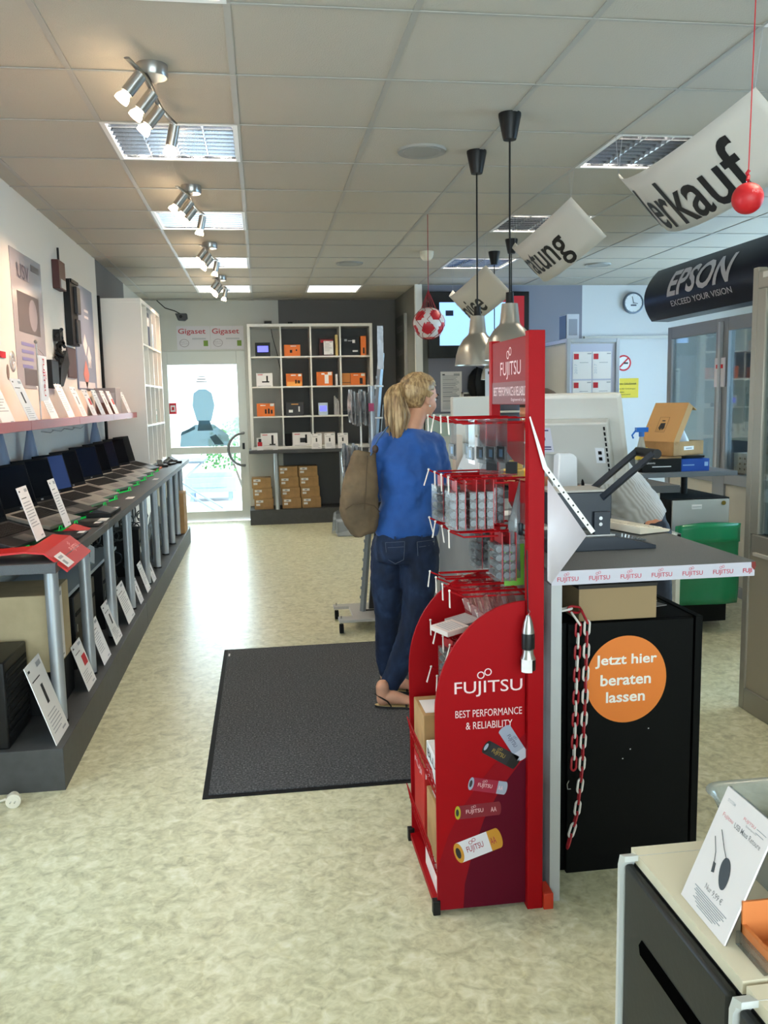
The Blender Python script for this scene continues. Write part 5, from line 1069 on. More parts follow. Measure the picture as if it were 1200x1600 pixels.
# banners: stiff curved sheets tied at two corners; they swing so that the lower edge tilts away
bann = mat('banner_offwhite', (206, 203, 196), .6); bannl = mat('banner_black', (20, 20, 22), .6)
def banner(label, text, y0, y1, z0, z1, w, u0, u1, th, hgt, sag=.19):
    P0 = Vector((1.80, y0, z0)); P1 = Vector((1.80, y1, z1)); d = Vector((.707, 0, -.707)); nrm = Vector((-.707, 0, -.707))
    def S(u, v, off=0):   # u 0 far .. 1 near, v 0 top .. 1 bottom
        base = P0.lerp(P1, u); s = 4*sag*u*(1-u); ty = (P1-P0)*(1); k = 4*sag*(1-2*u)/1.0
        nn = (nrm*(P1-P0).length - (P1-P0).normalized()*k).normalized()
        return base+nrm*s+d*(w*v)+nn*off
    t = thing('hanging_banner', label, 'hanging banner', (1.8, (y0+y1)/2, min(z0, z1)-.2), 'curved banners over the counter')
    b = MB(); b.grid(lambda u, v: S(u, v), 40, 4); part('sheet', b, bann, t, mods=[solidify(.002)])
    vs, fs = text_geo(text, 1, 1, .012)
    bmx = bmesh.new(); V = [bmx.verts.new(v) for v in vs]
    for f in fs:
        try: bmx.faces.new([V[i] for i in f])
        except ValueError: pass
    for k in range(1, 40): bmesh.ops.bisect_plane(bmx, geom=bmx.verts[:]+bmx.edges[:]+bmx.faces[:], plane_co=(k/40, 0, 0), plane_no=(1, 0, 0))
    bmx.verts.index_update(); b = MB(); b.add([S(u0+(u1-u0)*v.co.x, th[0]+(th[1]-th[0])*(1-v.co.y), .004) for v in bmx.verts], [tuple(x.index for x in f.verts) for f in bmx.faces]); bmx.free()
    part('lettering', b, bannl, t, recalc=False)
    for P in (P0, P1):
        b = MB(); b.tube([P, (P.x-.01, P.y+.02, CE)], .0007, 4); b.tube([P, (P.x+.01, P.y-.02, CE)], .0007, 4); part('string', b, ink, t)
banner('nearest hanging banner with large black lettering ending in kauf', 'Verkauf', 4.26, 3.05, 2.625, 2.62, .33, .10, .86, (.20, .93), 0)
banner('middle hanging banner with black lettering ending in tung', 'Beratung', 6.04, 4.93, 2.605, 2.662, .305, .08, .82, (.16, .98), 0)
banner('farthest hanging banner with black lettering ending in vice', 'Service', 8.05, 6.85, 2.53, 2.575, .31, .22, .77, (.28, .90), 0)
# ------------------------------------------------------------------ rear right wall
t = thing('television', 'black wall television with pale blue picture and red side strip', 'television', (2.49, 9.8, 2.0))
b = MB(); b.box(1.90, 3.08, 9.775, 9.845, 1.99, 2.73); part('case', b, mat('tv_black', (14, 14, 16), .2), t, bevel=.006)
b = MB(); b.box(2.03, 2.86, 9.772, 9.774, 2.13, 2.61, 0); b.box(2.86, 3.02, 9.772, 9.774, 2.13, 2.68, 1); b.box(2.60, 2.86, 9.772, 9.774, 2.61, 2.68, 1); b.box(2.10, 2.19, 9.770, 9.772, 2.46, 2.52, 2)
part('screen', b, [mat('tv_blue', (70, 110, 180), .3, emit=(140, 184, 240), estr=.9), mat('tv_red', (90, 20, 30), .3, emit=(150, 24, 34), estr=.45), mat('tv_pic', (20, 40, 70), .3)], t)
b = MB(); b.box(2.3, 2.6, 9.845, 9.893, 2.2, 2.5); part('bracket', b, black, t)
t = thing('wall_notice', 'white printed paper pinned to the blue grey wall under the TV', 'notice', (2.19, 9.89, 1.41)); part('sheet', card_mb(frame((2.06, 9.89, 1.38), (1,0,0), (0,0,1)), .25, .46, 0, 9), CM, t)
b = MB(); b.M = frame((2.06, 9.888, 1.38), (1,0,0), (0,0,1))
for k in range(24): b.box(.02, .2+.02*math.sin(k*5), -.001, 0, .03+.0165*k, .036+.0165*k)
part('print', b, ink, t)
b = MB(); b.M = Matrix.Identity(4); c = Vector((4.375, 9.86, 2.605))
t = thing('wall_clock', 'round white wall clock with grey rim', 'clock', (4.375, 9.88, 2.49))
b = MB(); R4 = Matrix.Translation(c) @ Matrix.Rotation(PI/2, 4, 'X'); b.M = R4; b.lathe([(0, -.035), (.118, -.035), (.125, -.02), (.122, .01), (.108, .012), (.105, .004)], n=40); part('rim', b, mat('clock_rim', (96, 108, 122), .35, .5), t)
b = MB(); b.M = R4; b.lathe([(0, .004), (.106, .004)], n=40); part('dial', b, mat('clock_dial', (228, 234, 240), .5), t, recalc=False)
b = MB(); b.M = R4
b.tube([(0, 0, .008), (-.02, .075, .008)], .003, 5); b.tube([(0, 0, .01), (.05, -.008, .01)], .004, 5); b.sphere((0, 0, .01), .006, 8)
for k in range(12): a = PI/6*k; b.tube([(.092*math.cos(a), .092*math.sin(a), .006), (.102*math.cos(a), .102*math.sin(a), .006)], .0016, 5)
b.box(-.035, .035, -.035, -.018, .0045, .0055); part('hands', b, mat('clock_hand', (70, 80, 95), .5), t)
t = thing('prohibition_sign', 'round no-smoking sign with red ring on the white door', 'sign', (4.29, 9.87, 1.83)); c = Vector((4.27, 9.872, 1.91)); b = MB()
for rr, r2_, mi in ((.092, .0, 0), (.094, .075, 1)):
    vs = []
    for q_ in range(33): a = 2*PI*q_/32; vs += [(c.x+rr*math.cos(a), c.y-(mi*.001), c.z+rr*math.sin(a)), (c.x+r2_*math.cos(a), c.y-mi*.001, c.z+r2_*math.sin(a))]
    b.add(vs, [(2*q_, 2*q_+2, 2*q_+3, 2*q_+1) for q_ in range(32)], mi)
b.M = Matrix.Translation(c) @ Matrix.Rotation(-PI/4, 4, 'Y'); b.box(-.08, .08, -.002, -.0015, -.009, .009, 1); b.M = Matrix.Identity(4); b.box(c.x+.0, c.x+.055, c.y-.003, c.y-.0025, c.z-.012, c.z+.008, 2); part('disc', b, [paper, inkr, inkd], t, recalc=False)
t = thing('yellow_notice', 'yellow notice with black printing on the white door', 'notice', (4.32, 9.87, 1.51)); b = MB(); b.box(4.13, 4.46, 9.868, 9.874, 1.50, 1.73); part('plate', b, mat('notice_yellow', (226, 200, 40), .5), t)
b = MB(); b.M = frame((4.15, 9.866, 1.50), (1,0,0), (0,0,1))
for z, w, h in ((.155, .27, .026), (.095, .26, .020), (.06, .24, .020), (.03, .2, .018)): put_text(b, {.155: 'Fernwärme - Gebäudezentrale', .095: 'Zutritt für Unbefugte', .06: 'verboten', .03: 'Betriebspersonal'}[z], .01, z, w if z != .06 else .12, h)
part('lettering', b, inkd, t, recalc=False)
# aluminium display cabinet with calendar sheets
def alu_frame(b, x0, x1, y0, y1, z0, z1, p=.035, posts=None):
    for x in (x0, x1-p):
        for y in (y0, y1-p): b.box(x, x+p, y, y+p, z0, z1)
    for z in (z0, z1-p):
        for y in (y0, y1-p): b.box(x0+p, x1-p, y, y+p, z, z+p)
        for x in (x0, x1-p): b.box(x, x+p, y0+p, y1-p, z, z+p)
alum2 = mat('alu_cool', (178, 182, 188), .35, .5)
t = thing('display_cabinet', 'aluminium framed cabinet with calendar sheets on its front', 'cabinet', (3.31, 8.9, 0))
b = MB(); alu_frame(b, 3.03, 3.585, 8.38, 9.5, 0, 2.10, .04); part('frame', b, alum2, t, bevel=.004)
b = MB(); b.box(3.075, 3.54, 8.40, 8.412, .05, 2.05); part('front_panel', b, mat('panel_lilac_white', (196, 200, 220), .5), t)
b = MB(); b.box(3.045, 3.055, 8.43, 9.45, .05, 2.05); part('side_panel', b, mat('panel_grey_white', (182, 184, 180), .5), t); b = MB(); b.box(3.06, 3.56, 8.42, 9.46, 2.055, 2.06); part('top_panel', b, white, t)
k = 0
for r in range(4):
    for c_ in range(2):
        x = 3.10+.205*c_; z = 1.70-.285*r; lab = ['top', 'second', 'third', 'lowest'][r]+(' left' if c_ == 0 else ' right')
        b = MB(); b.box(x, x+.195, 8.396, 8.399, z, z+.27, 0); b.box(x+.01, x+.06, 8.3945, 8.396, z+.195, z+.25, 1); b.box(x+.07, x+.16, 8.3945, 8.396, z+.16, z+.165, 2); b.box(x+.15, x+.19, 8.3945, 8.396, z+.245, z+.255, 2)
        b.M = frame((x+.045, 8.394, z+.05), (0,0,1), (-1,0,0)); put_text(b, '2017', 0, 0, .10, .03, 3); b.M = Matrix.Identity(4)
        solo('calendar_sheet', b, [paper, inkr, ink, mat('pale_digits', (196, 204, 214), .6)], '%s calendar sheet on the aluminium cabinet front' % lab, 'calendar', 'calendar sheets on the display cabinet'); k += 1
t = thing('software_box', 'tall boxed package standing on top of the aluminium cabinet', 'box', (3.14, 8.6, 2.10)); b = MB(); b.box(3.07, 3.20, 8.5, 8.72, 2.1005, 2.35); part('box', b, mat('box_pale', (196, 202, 214), .5), t, bevel=.002)
b = MB(); b.box(3.066, 3.0695, 8.51, 8.71, 2.11, 2.34, 0); b.box(3.09, 3.18, 8.4985, 8.4995, 2.14, 2.3, 1); part('print', b, [mat('box_deep_teal', (40, 62, 86), .4), mat('print_pale', (150, 156, 170), .5)], t)
# shelf with black goods behind the counter, backpack and bag
t = thing('white_shelf', 'white shelving with dark goods beside the header sign', 'shelf', (2.80, 9.75, 0)); b = MB()
for x in (2.62, 3.0): b.box(x, x+.02, 9.6, 9.88, 0, 1.98)
for z in (.5, 1.0, 1.36, 1.70, 1.96): b.box(2.64, 3.0, 9.6, 9.88, z, z+.02)
part('frame', b, white, t)
b = MB(); b.box(2.30, 2.32, 9.84, 9.89, .9, 1.60); b.box(2.32, 2.60, 9.87, 9.89, .9, 1.58, 1); b.box(2.3, 2.62, 9.84, 9.89, 1.58, 1.60); solo('framed_board', b, [white, mat('board_brown', (66, 60, 54), .6)], 'white framed dark board on the wall behind the beige monitor', 'board')
t = thing('leaning_frame', 'white framed panel standing behind the woman with a grey panel', 'panel', (2.1, 9.8, 0)); b = MB(); b.box(1.86, 2.28, 9.80, 9.82, .0, 1.36, 0); b.box(1.88, 2.26, 9.795, 9.80, 1.1, 1.33, 1); part('panel', b, [mat('panel_white', (208, 216, 214), .5), mat('panel_mint', (182, 206, 200), .5)], t)
t = thing('backpack', 'black backpack hanging on the rear wall behind the clear bag', 'backpack', (2.55, 9.8, 1.5)); b = MB(); b.sphere((2.48, 9.80, 1.68), (.12, .08, .20), 18); part('body', b, black, t, mods=[folds(.02, .08)])
b = MB(); b.tube([(2.44, 9.72, 1.55), (2.41, 9.70, 1.72), (2.46, 9.76, 1.88)], .012, 8); part('strap', b, blackm, t)
t = thing('headset_bag', 'clear bag with black headset hanging at the rear counter shelf', 'plastic bag', (1.62, 6.2, 1.3))
b = MB(); b.grid(lambda u, v: (1.66+.085*math.cos(2*PI*u)*(1-.3*v), 6.2+.03*math.sin(2*PI*u), 1.30+.24*v), 20, 6); part('bag', b, plastic_bag, t, recalc=False)
b = MB(); 
for k in range(7): b.tube([(1.60+.018*k, 6.2, 1.31+.01*(k % 3)), (1.605+.018*k, 6.2, 1.40), (1.61+.017*k, 6.2, 1.50-.012*(k % 3))], .007, 6)
part('headset', b, mat('headset_black', (28, 36, 44), .4), t)
b = MB(); b.M = frame((1.61, 6.15, 1.50), (1, 0, 0), (-.18, 0, 1)); b.box(0, .115, 0, .003, 0, .24, 0); b.box(.06, .09, -.001, 0, .05, .07, 1); b.box(.06, .09, -.001, 0, .10, .13, 1); b.box(.02, .05, -.001, 0, .2, .22, 1); part('header_card', b, [mat('card_silver', (206, 208, 214), .4), inkd], t)
b = MB(); b.tube([(1.45, 6.2, 1.485), (1.66, 6.2, 1.47)], .004, 6); b.box(1.44, 1.47, 6.18, 6.22, CZ*.0, 1.50); b.box(1.3, 1.6, 6.05, 6.35, 0, .02); part('holder_post', b, white, t)
# poster on the side wall
t = thing('dark_poster', 'narrow dark poster with pale lettering on the side wall', 'poster', (1.76, 10.85, 1.55)); b = MB(); b.box(1.745, 1.768, 10.48, 11.2, 1.45, 2.56, 0); part('sheet', b, mat('poster_charcoal', (52, 54, 54), .5), t)
b = MB(); b.M = frame((1.744, 11.15, 1.6), (0,-1,0), (0,0,1))
for z in (.76, .45, .12): put_text(b, {.76: 'Notebook', .45: 'Repair', .12: 'Service'}[z], .05, z, .5, .12)
part('lettering', b, mat('chalk_grey', (120, 122, 122), .6), t, recalc=False)
b = MB(); b.box(1.735, 1.767, 10.42, 10.48, 1.45, 2.56); solo('poster_rail', b, alu, 'thin light rail at the edge of the dark poster', 'rail')
b = MB(); b.box(1.70, 1.765, 10.1, 10.2, 1.50, 1.66); solo('thermostat_box', b, white, 'small white box on the side wall above the woman', 'wall box')
# ------------------------------------------------------------------ glazed partition with doors on the right
t = thing('glass_partition', 'grey framed glass cabinet wall under the dark blue sign box', 'glass cabinet', (3.52, 6.0, 0)); pf = mat('frame_grey', (140, 142, 146), .4, .3)
b = MB()
for y0, y1 in ((7.10, 7.17), (6.18, 6.36), (5.3, 5.42), (4.42, 4.5)): b.box(3.50, 3.55, y0, y1, 0, 2.10)
for y0, y1 in ((6.36, 7.10), (5.42, 6.18), (4.5, 5.3)): b.box(3.50, 3.55, y0, y1, 2.0, 2.10); b.box(3.50, 3.55, y0, y1, .84, .92); b.box(3.50, 3.55, y0, y1, 0, .08)
part('frame', b, pf, t, bevel=.003)
b = MB()
for y0, y1 in ((6.36, 7.10), (5.42, 6.18), (4.5, 5.3)): b.box(3.515, 3.53, y0, y1, .08, .84)
part('lower_panel', b, mat('panel_beige', (190, 188, 178), .5), t)
for y0, y1 in ((6.36, 7.10), (5.42, 6.18), (4.5, 5.3)): b = MB(); b.box(3.52, 3.528, y0, y1, .92, 2.0); part('pane', b, pane, t)
b = MB(); b.box(3.47, 3.50, 6.25, 6.28, .9, 2.07); part('pull_rail', b, alum2, t, bevel=.004)
b = MB(); b.box(3.485, 3.495, 6.20, 6.345, 1.58, 1.80, 0); b.box(3.483, 3.485, 6.22, 6.32, 1.72, 1.75, 1); part('hanging_label', b, [mat('label_translucent', (206, 204, 214), .5), inkr], t)
t = thing('wall_cabinet', 'pale grey meter box seen through the glass partition', 'meter box', (4.2, 7.2, 1.2)); b = MB(); b.box(4.1, 4.25, 6.85, 7.25, 1.12, 1.66, 0); part('case', b, mat('pale_green_grey', (196, 206, 202), .5), t, bevel=.01)
b = MB(); b.box(4.09, 4.10, 6.92, 7.18, 1.2, 1.58); part('door', b, mat('pale_green_grey2', (182, 192, 188), .5), t)
b = MB(); b.box(4.25, 4.5, 6.5, 7.6, .0, 1.9); solo('cupboard', b, mat('cupboard_blue_dark', (62, 82, 108), .4), 'dark blue cupboard behind the glass partition', 'cupboard', bevel=.004)
t = thing('perforated_box', 'white perforated tray behind the right glass pane', 'tray', (3.7, 5.9, .93)); b = MB(); b.box(3.56, 3.9, 5.55, 6.15, .93, 1.08); part('tray', b, white, t)
b = MB()
for i in range(8):
    for j in range(3): y = 5.6+i*.065; z = .955+j*.04; b.box(3.5585, 3.56, y, y+.018, z, z+.014)
part('holes', b, inkd, t)
b = MB(); b.box(3.6, 3.75, 5.75, 5.95, 1.081, 1.15); solo('brown_box', b, carton, 'small brown box standing on the perforated tray', 'box', bevel=.002)
# dark blue sign box
t = thing('sign_box', 'long dark blue curved sign box with silver lettering above the glass partition', 'sign', (3.55, 5.9, 2.18)); navy = mat('sign_navy', (8, 11, 32), .35, spec=.2)
prof = [(3.62, 2.17)]; 
def sx_(z): u = (z-2.17)/.45; return 3.52-.13*math.sin(PI*min(1, max(0, u*.92+.10)))**.8
for k in range(15): z = 2.175+.44*k/14; prof.append((sx_(z), z))
prof.append((3.62, 2.62)); n_ = len(prof); b = MB(); vs = [(x, 4.2, z) for x, z in prof]+[(x, 7.42, z) for x, z in prof]
b.add(vs, [tuple(range(n_)), tuple(reversed(range(n_, 2*n_)))]+[(i, n_+i, n_+(i+1) % n_, (i+1) % n_) for i in range(n_)]); part('box', b, navy, t)
def sign_text(s, y0, y1, z0, z1, m, nm, bold=.0, shear=0):
    vs, fs = text_geo(s, 1, 1, bold, shear); bmx = bmesh.new(); V = [bmx.verts.new(v) for v in vs]
    for f in fs:
        try: bmx.faces.new([V[i] for i in f])
        except ValueError: pass
    for k in range(1, 8): bmesh.ops.bisect_plane(bmx, geom=bmx.verts[:]+bmx.edges[:]+bmx.faces[:], plane_co=(0, k/8, 0), plane_no=(0, 1, 0))
    bmx.verts.index_update(); b = MB(); b.add([(sx_(z0+(z1-z0)*v.co.y)-.004, y0+(y1-y0)*v.co.x, z0+(z1-z0)*v.co.y) for v in bmx.verts], [tuple(x.index for x in f.verts) for f in bmx.faces]); bmx.free(); part(nm, b, m, t, recalc=False)
sl_ = mat('sign_silver', (196, 192, 198), .5)
sign_text('EPSON', 6.98, 5.98, 2.335, 2.545, sl_, 'lettering', .025, .15); sign_text('EXCEED YOUR VISION', 6.93, 5.99, 2.255, 2.30, sl_, 'slogan', .006)
# near glass cabinet
t = thing('glass_cabinet', 'tall aluminium and beige cabinet with glass door at the right edge', 'glass cabinet', (2.5, 3.2, 0)); al2 = mat('alu_warm', (158, 152, 140), .4, .4)
b = MB()
for y in (2.35, 3.765): b.box(2.27, 2.315, y, y+.045, 0, 2.10)
b.box(2.27, 2.30, 2.395, 3.765, 2.0, 2.08); b.box(2.27, 2.30, 2.395, 3.765, 0, .11); b.box(2.265, 2.30, 2.395, 3.74, .77, .87); b.box(2.27, 2.30, 3.70, 3.765, .87, 2.0); b.box(2.27, 2.30, 2.395, 2.46, .87, 2.0); b.box(2.75, 2.79, 2.35, 3.81, 0, 2.1)
part('frame', b, al2, t, bevel=.004)
b = MB(); b.box(2.28, 2.29, 2.395, 3.765, .11, .77); part('lower_panel', b, mat('panel_warm_beige', (168, 158, 138), .5), t)
b = MB(); b.box(2.258, 2.272, 2.42, 3.71, 2.045, 2.07); b.box(2.25, 2.268, 2.42, 3.70, .775, .79); part('rail', b, mat('rail_cream', (206, 200, 188), .4), t)
b = MB(); b.box(2.282, 2.288, 2.46, 3.70, .87, 2.0); part('pane', b, pane, t)
b = MB(); b.box(2.33, 2.74, 3.72, 3.735, .1, 2.0, 0)
for k in range(22): b.box(2.36, 2.385, 3.717, 3.72, .95+k*.048, .972+k*.048, 1)
part('perforated_strip', b, [mat('strip_mint', (176, 190, 184), .5), inkd], t); b = MB(); b.box(2.32, 2.74, 2.4, 3.74, 2.06, 2.075); b.box(2.32, 2.74, 2.4, 3.74, .86, .87); b.box(2.32, 2.74, 2.4, 3.74, .1, .11); b.box(2.72, 2.74, 2.4, 3.74, .11, 2.06); part('shelf_board', b, blackm, t)
# ------------------------------------------------------------------ work table behind the counter with open carton, spray bottle
t = thing('work_table', 'grey work table on black posts over a low drawer unit', 'table', (2.75, 5.5, 0))
b = MB(); b.prism([(2.25, 5.22), (3.05, 5.22), (3.05, 6.1), (2.25, 6.1)], 1.0, 1.03, plane='xy'); part('worktop', b, mat('worktop_grey', (104, 108, 114), .5), t, bevel=.002)
for x in (2.52, 2.80): b = MB(); b.cyl((x, 5.45, .865), (x, 5.45, 1.0), .022, n=16); part('post', b, black, t)
t = thing('drawer_unit', 'low unit with pale drawer front and black body under the work table', 'drawer unit', (2.8, 5.6, 0))
b = MB(); b.box(2.56, 3.0, 5.22, 5.9, .04, .86, 0); part('body', b, blackm, t, bevel=.003); b = MB(); b.box(2.60, 2.99, 5.205, 5.22, .60, .85); part('drawer', b, mat('drawer_pale', (190, 192, 190), .5), t, bevel=.002)
b = MB(); b.box(2.60, 2.99, 5.205, 5.22, .04, .59); part('lower_front', b, blackm, t); b = MB(); b.cyl((2.95, 5.204, .825), (2.95, 5.199, .825), .014, n=16); part('lock', b, mat('brass', (150, 130, 60), .3, .9), t)
b = MB(); b.box(2.73, 2.80, 5.203, 5.205, .79, .82, 0); b.box(2.735, 2.795, 5.2025, 5.2031, .803, .807, 1); part('label_sticker', b, [paper, ink], t)
b = MB()
def gb(u, v): a = u; return (2.57+.44*a+.006*math.sin(9*a+3*v), 5.10-.05*math.sin(PI*a)*(.4+v)+.012*math.sin(6*a+7*v), .70-.52*v+.02*math.sin(3*a))
b.grid(gb, 18, 12); t = thing('green_bag', 'green plastic rubbish bag hanging before the low drawer unit', 'bag', (2.78, 5.1, .15)); part('film', b, mat('bag_green', (0, 128, 84), .3, spec=.7), t, mods=[solidify(.003)])
b = MB(); b.grid(lambda u, v: (2.58+.42*u, 5.095-.06*math.sin(PI*u)-.012, .705-.12*v+.015*math.sin(3*u)), 14, 4); part('rolled_edge', b, mat('bag_green_light', (20, 146, 100), .28), t, mods=[solidify(.004)])
t = thing('white_unit', 'white open unit with tray between the counter and the green bag', 'unit', (2.45, 5.2, 0)); b = MB(); b.box(2.20, 2.56, 5.0, 5.03, .62, .67); b.box(2.53, 2.56, 5.0, 5.6, 0, .67); b.box(2.20, 2.23, 5.0, 5.6, 0, .62); b.box(2.2, 2.53, 5.03, 5.6, .60, .62); part('frame', b, white, t, bevel=.003)
b = MB(); b.cyl((2.30, 5.2, .621), (2.30, 5.2, .73), .035, n=20, mi=0); b.cyl((2.30, 5.2, .731), (2.30, 5.2, .75), .045, n=20, mi=1); solo('jar', b, [mat('jar_clear', (160, 150, 150), .2), mat('jar_red', (170, 40, 60), .4)], 'small jar with red lid on the white open unit', 'jar')
b = MB(); b.M = Matrix.Translation((2.42, 5.15, .622)) @ Matrix.Rotation(.4, 4, 'Z'); b.box(-.08, .08, -.03, .03, 0, .03); solo('white_tray', b, paper, 'white tray beside the red-lidded jar', 'tray', bevel=.004)
t = thing('dark_box', 'long flat black software box on the work table', 'box', (2.58, 5.35, 1.0305)); b = MB(); b.box(2.42, 2.69, 5.28, 5.5, 1.0305, 1.115); part('box', b, black, t, bevel=.002)
b = MB(); b.M = frame((2.43, 5.2785, 1.085), (1,0,0), (0,0,1)); put_text(b, 'Lenovo', .01, 0, .07, .014); b.box(.06, .19, 0, .0006, -.022, -.016); part('lettering', b, paper, t, recalc=False)
t = thing('blue_box', 'flat blue box on the work table beside the black one', 'box', (2.79, 5.35, 1.0305)); b = MB(); b.box(2.692, 2.885, 5.28, 5.5, 1.0305, 1.112); part('box', b, mat('box_royal_blue', (24, 76, 168), .4), t, bevel=.002)
b = MB(); b.M = frame((2.70, 5.2785, 1.068), (1,0,0), (0,0,1)); b.box(.0, .08, 0, .0006, 0, .007); b.box(.15, .175, 0, .0006, -.005, .022); part('print', b, mat('print_sky', (140, 180, 225), .5), t)
for k, (x0, x1, z0, z1, m_, lab) in enumerate(((2.47, 2.72, 1.1165, 1.128, carton, 'thin brown folder under the open carton, left'), (2.70, 2.86, 1.1165, 1.13, black, 'thin black folder under the open carton, right'))):
    b = MB(); b.box(x0, x1 if k == 0 else x1, 5.30, 5.52, z0, z1); solo('folder', b, m_, lab, 'folder')
t = thing('open_carton', 'open brown carton with printed hand symbol and raised lid', 'carton', (2.7, 5.4, 1.131))
BX = Matrix.Translation((2.63, 5.27, 1.1315)) @ Matrix.Rotation(math.radians(25), 4, 'Z'); th = .006
b = MB(); b.M = BX; b.box(0, .30, 0, th, 0, .092); b.box(0, .30, .27-th, .27, 0, .092); b.box(0, th, th, .27-th, 0, .092); b.box(.30-th, .30, th, .27-th, 0, .092); b.box(0, .30, 0, .27, 0, th); part('tray', b, carton, t)
LM = BX @ frame((-.002, .27, .092), (0, -1, 0), (.50, 0, .87)); b = MB(); b.M = LM; b.box(0, .27, 0, .006, 0, .29); b.box(.264, .27, .006, .05, 0, .29); b.box(0, .006, .006, .05, .0, .29); b.box(0, .27, .006, .09, .284, .29); part('lid', b, mat('cardboard_lid', (196, 152, 98), .8), t)
b = MB(); b.M = LM; b.box(.09, .165, -.0012, -.0002, .18, .181); b.box(.09, .165, -.0012, -.0002, .07, .071); b.box(.09, .091, -.0012, -.0002, .07, .181); b.box(.164, .165, -.0012, -.0002, .07, .181); b.prism([(.105, .10), (.112, .136), (.148, .138), (.152, .10), (.138, .084), (.130, .10), (.124, .082)], -.0014, -.0003); b.box(.115, .14, -.0012, -.0002, .15, .158); part('print', b, inkd, t)
b = MB(); b.M = BX; b.box(.10, .20, -.0015, -.0003, .035, .06, 0); b.box(.12, .18, -.0022, -.0015, .042, .05, 1); part('label_sticker', b, [paper, ink], t)
b = MB(); b.M = BX; b.grid(lambda u, v: (.205+.08*math.cos(2*PI*u)*(1-v**1.3)+.012*math.sin(9*u), .13+.10*math.sin(2*PI*u)*(1-v), .02+.20*v), 18, 8); part('foil', b, mat('foil_white', (206, 210, 218), .3, bump=.5, bscale=30), t)
t = thing('spray_bottle', 'clear spray bottle with blue trigger head and yellow label', 'spray bottle', (2.42, 5.32, 1.0305)); b = MB(); b.tube([(2.45, 5.36, 1.031), (2.45, 5.36, 1.10), (2.45, 5.36, 1.15), (2.45, 5.36, 1.20), (2.45, 5.36, 1.26)], [(.030, .045), (.034, .05), (.033, .048), (.024, .028), (.013, .013)], 20); part('bottle', b, glass('bottle_plastic', (226, 230, 226), .1, .05, .45, (220, 222, 210)), t)
b = MB(); b.cyl((2.45, 5.36, 1.26), (2.45, 5.36, 1.29), .018, n=16); b.box(2.41, 2.49, 5.345, 5.375, 1.29, 1.32); b.tube([(2.41, 5.36, 1.30), (2.385, 5.36, 1.27), (2.395, 5.36, 1.25)], .006, 6); part('trigger_head', b, mat('trigger_blue', (30, 104, 196), .35), t)
b = MB(); b.tube([(2.45, 5.36, 1.11), (2.45, 5.36, 1.19)], [(.036, .052)]*2, 20, caps=False); part('label_sticker', b, [mat('label_yellow', (232, 206, 70), .45)], t)
b = MB(); b.M = frame((2.42, 5.3065, 1.10), (1,0,0), (0,0,1)); b.box(.005, .055, 0, .001, .03, .045, 0); b.box(.005, .055, 0, .001, .005, .015, 1); part('print', b, [inkr, inkb], t)
b = MB(); b.box(2.26, 2.38, 5.30, 5.5, 1.031, 1.045, 0); b.box(2.27, 2.36, 5.32, 5.44, 1.045, 1.075, 0); b.tube([(2.28, 5.34, 1.10), (2.36, 5.36, 1.085)], .016, 10, 0); solo('desk_phone', b, black, 'black desk phone left of the spray bottle', 'phone')
b = MB(); b.sphere((2.43, 5.35, .93), (.06, .05, .055), 16); solo('glass_bowl', b, mat('glass_blue', (120, 140, 175), .1, spec=.8), 'bluish glass bowl on the low unit beside the black post', 'bowl').location.z = .865-.0
# ------------------------------------------------------------------ drawer units at the bottom right corner
ivory = mat('ivory_top', (232, 222, 196), .45); wedge = mat('edge_trim_white', (206, 208, 206), .4); dfront = mat('drawer_front_black', (20, 21, 20), .5, bump=.03, bscale=90)
def drawers(lab, y0, y1):
    t = thing('drawer_cabinet', lab, 'drawer cabinet', (.95, (y0+y1)/2, 0), 'white-edged drawer cabinets at the lower right')
    b = MB(); b.box(.632, 1.25, y0+.004, y1-.012, .02, .70); part('body', b, dfront, t)
    b = MB(); b.box(.632, 1.25, y0, y1, .70, .72); part('top', b, ivory, t)
    b = MB(); f = [(y1-.010, 0), (y1, 0), (y1, .69), (y1-.008, .713), (y1-.03, .7205), (y1-.03, .710), (y1-.018, .704), (y1-.010, .688)]
    b.prism(f, .607, 1.25, plane='yz'); part('side_edge', b, wedge, t)
    b = MB(); b.box(.614, .632, y0+.006, y1-.012, .34, .698); b.box(.614, .632, y0+.006, y1-.012, .02, .33); fr = part('drawer_front', b, dfront, t, bevel=.006)
    b = MB(); b.prism([(y0+.06, .60), (y1-.09, .60), (y1-.08, .585), (y1-.085, .57), (y0+.06, .57)], .6125, .6142, plane='yz'); part('handle_slot', b, mat('slot_black', (3, 3, 3), .9, ior=1.05), fr)
drawers('near black drawer cabinet with ivory top, the farther of two, with datasheet on top', 1.025, 1.392); drawers('black drawer cabinet cut by the lower right picture corner', .62, 1.015)
M = frame((.648, 1.236, .7215), (-.015, -1, 0), (.42, 0, 1))
t = thing('product_card', 'large white product card with black mouse picture on the ivory cabinet top', 'price card', (.68, 1.16, .7215)); W2, H2 = .136, .195
b = MB(); b.M = M; b.box(0, W2, 0, .003, 0, H2, 0); part('sheet', b, [mat('card_pinkish', (236, 228, 228), .45)], t)
b = MB(); b.M = M; put_text(b, 'FUJITSU', W2*.48, H2*.86, .032, .006, 0, .02); put_text(b, 'Fujitsu', W2*.12, H2*.765, .030, .0085, 0, .01); part('red_print', b, mat('print_pink_red', (228, 120, 128), .5), t, recalc=False)
b = MB(); b.M = M; put_text(b, 'USB Maus Retoure', W2*.38, H2*.762, .072, .0085, 0, .01); put_text(b, 'Nur 9,99 €', W2*.34, H2*.20, .05, .011, 0, .012); put_text(b, 'Systempartner', W2*.56, H2*.83, .03, .004); part('dark_print', b, mat('print_charcoal', (62, 62, 66), .5), t, recalc=False)
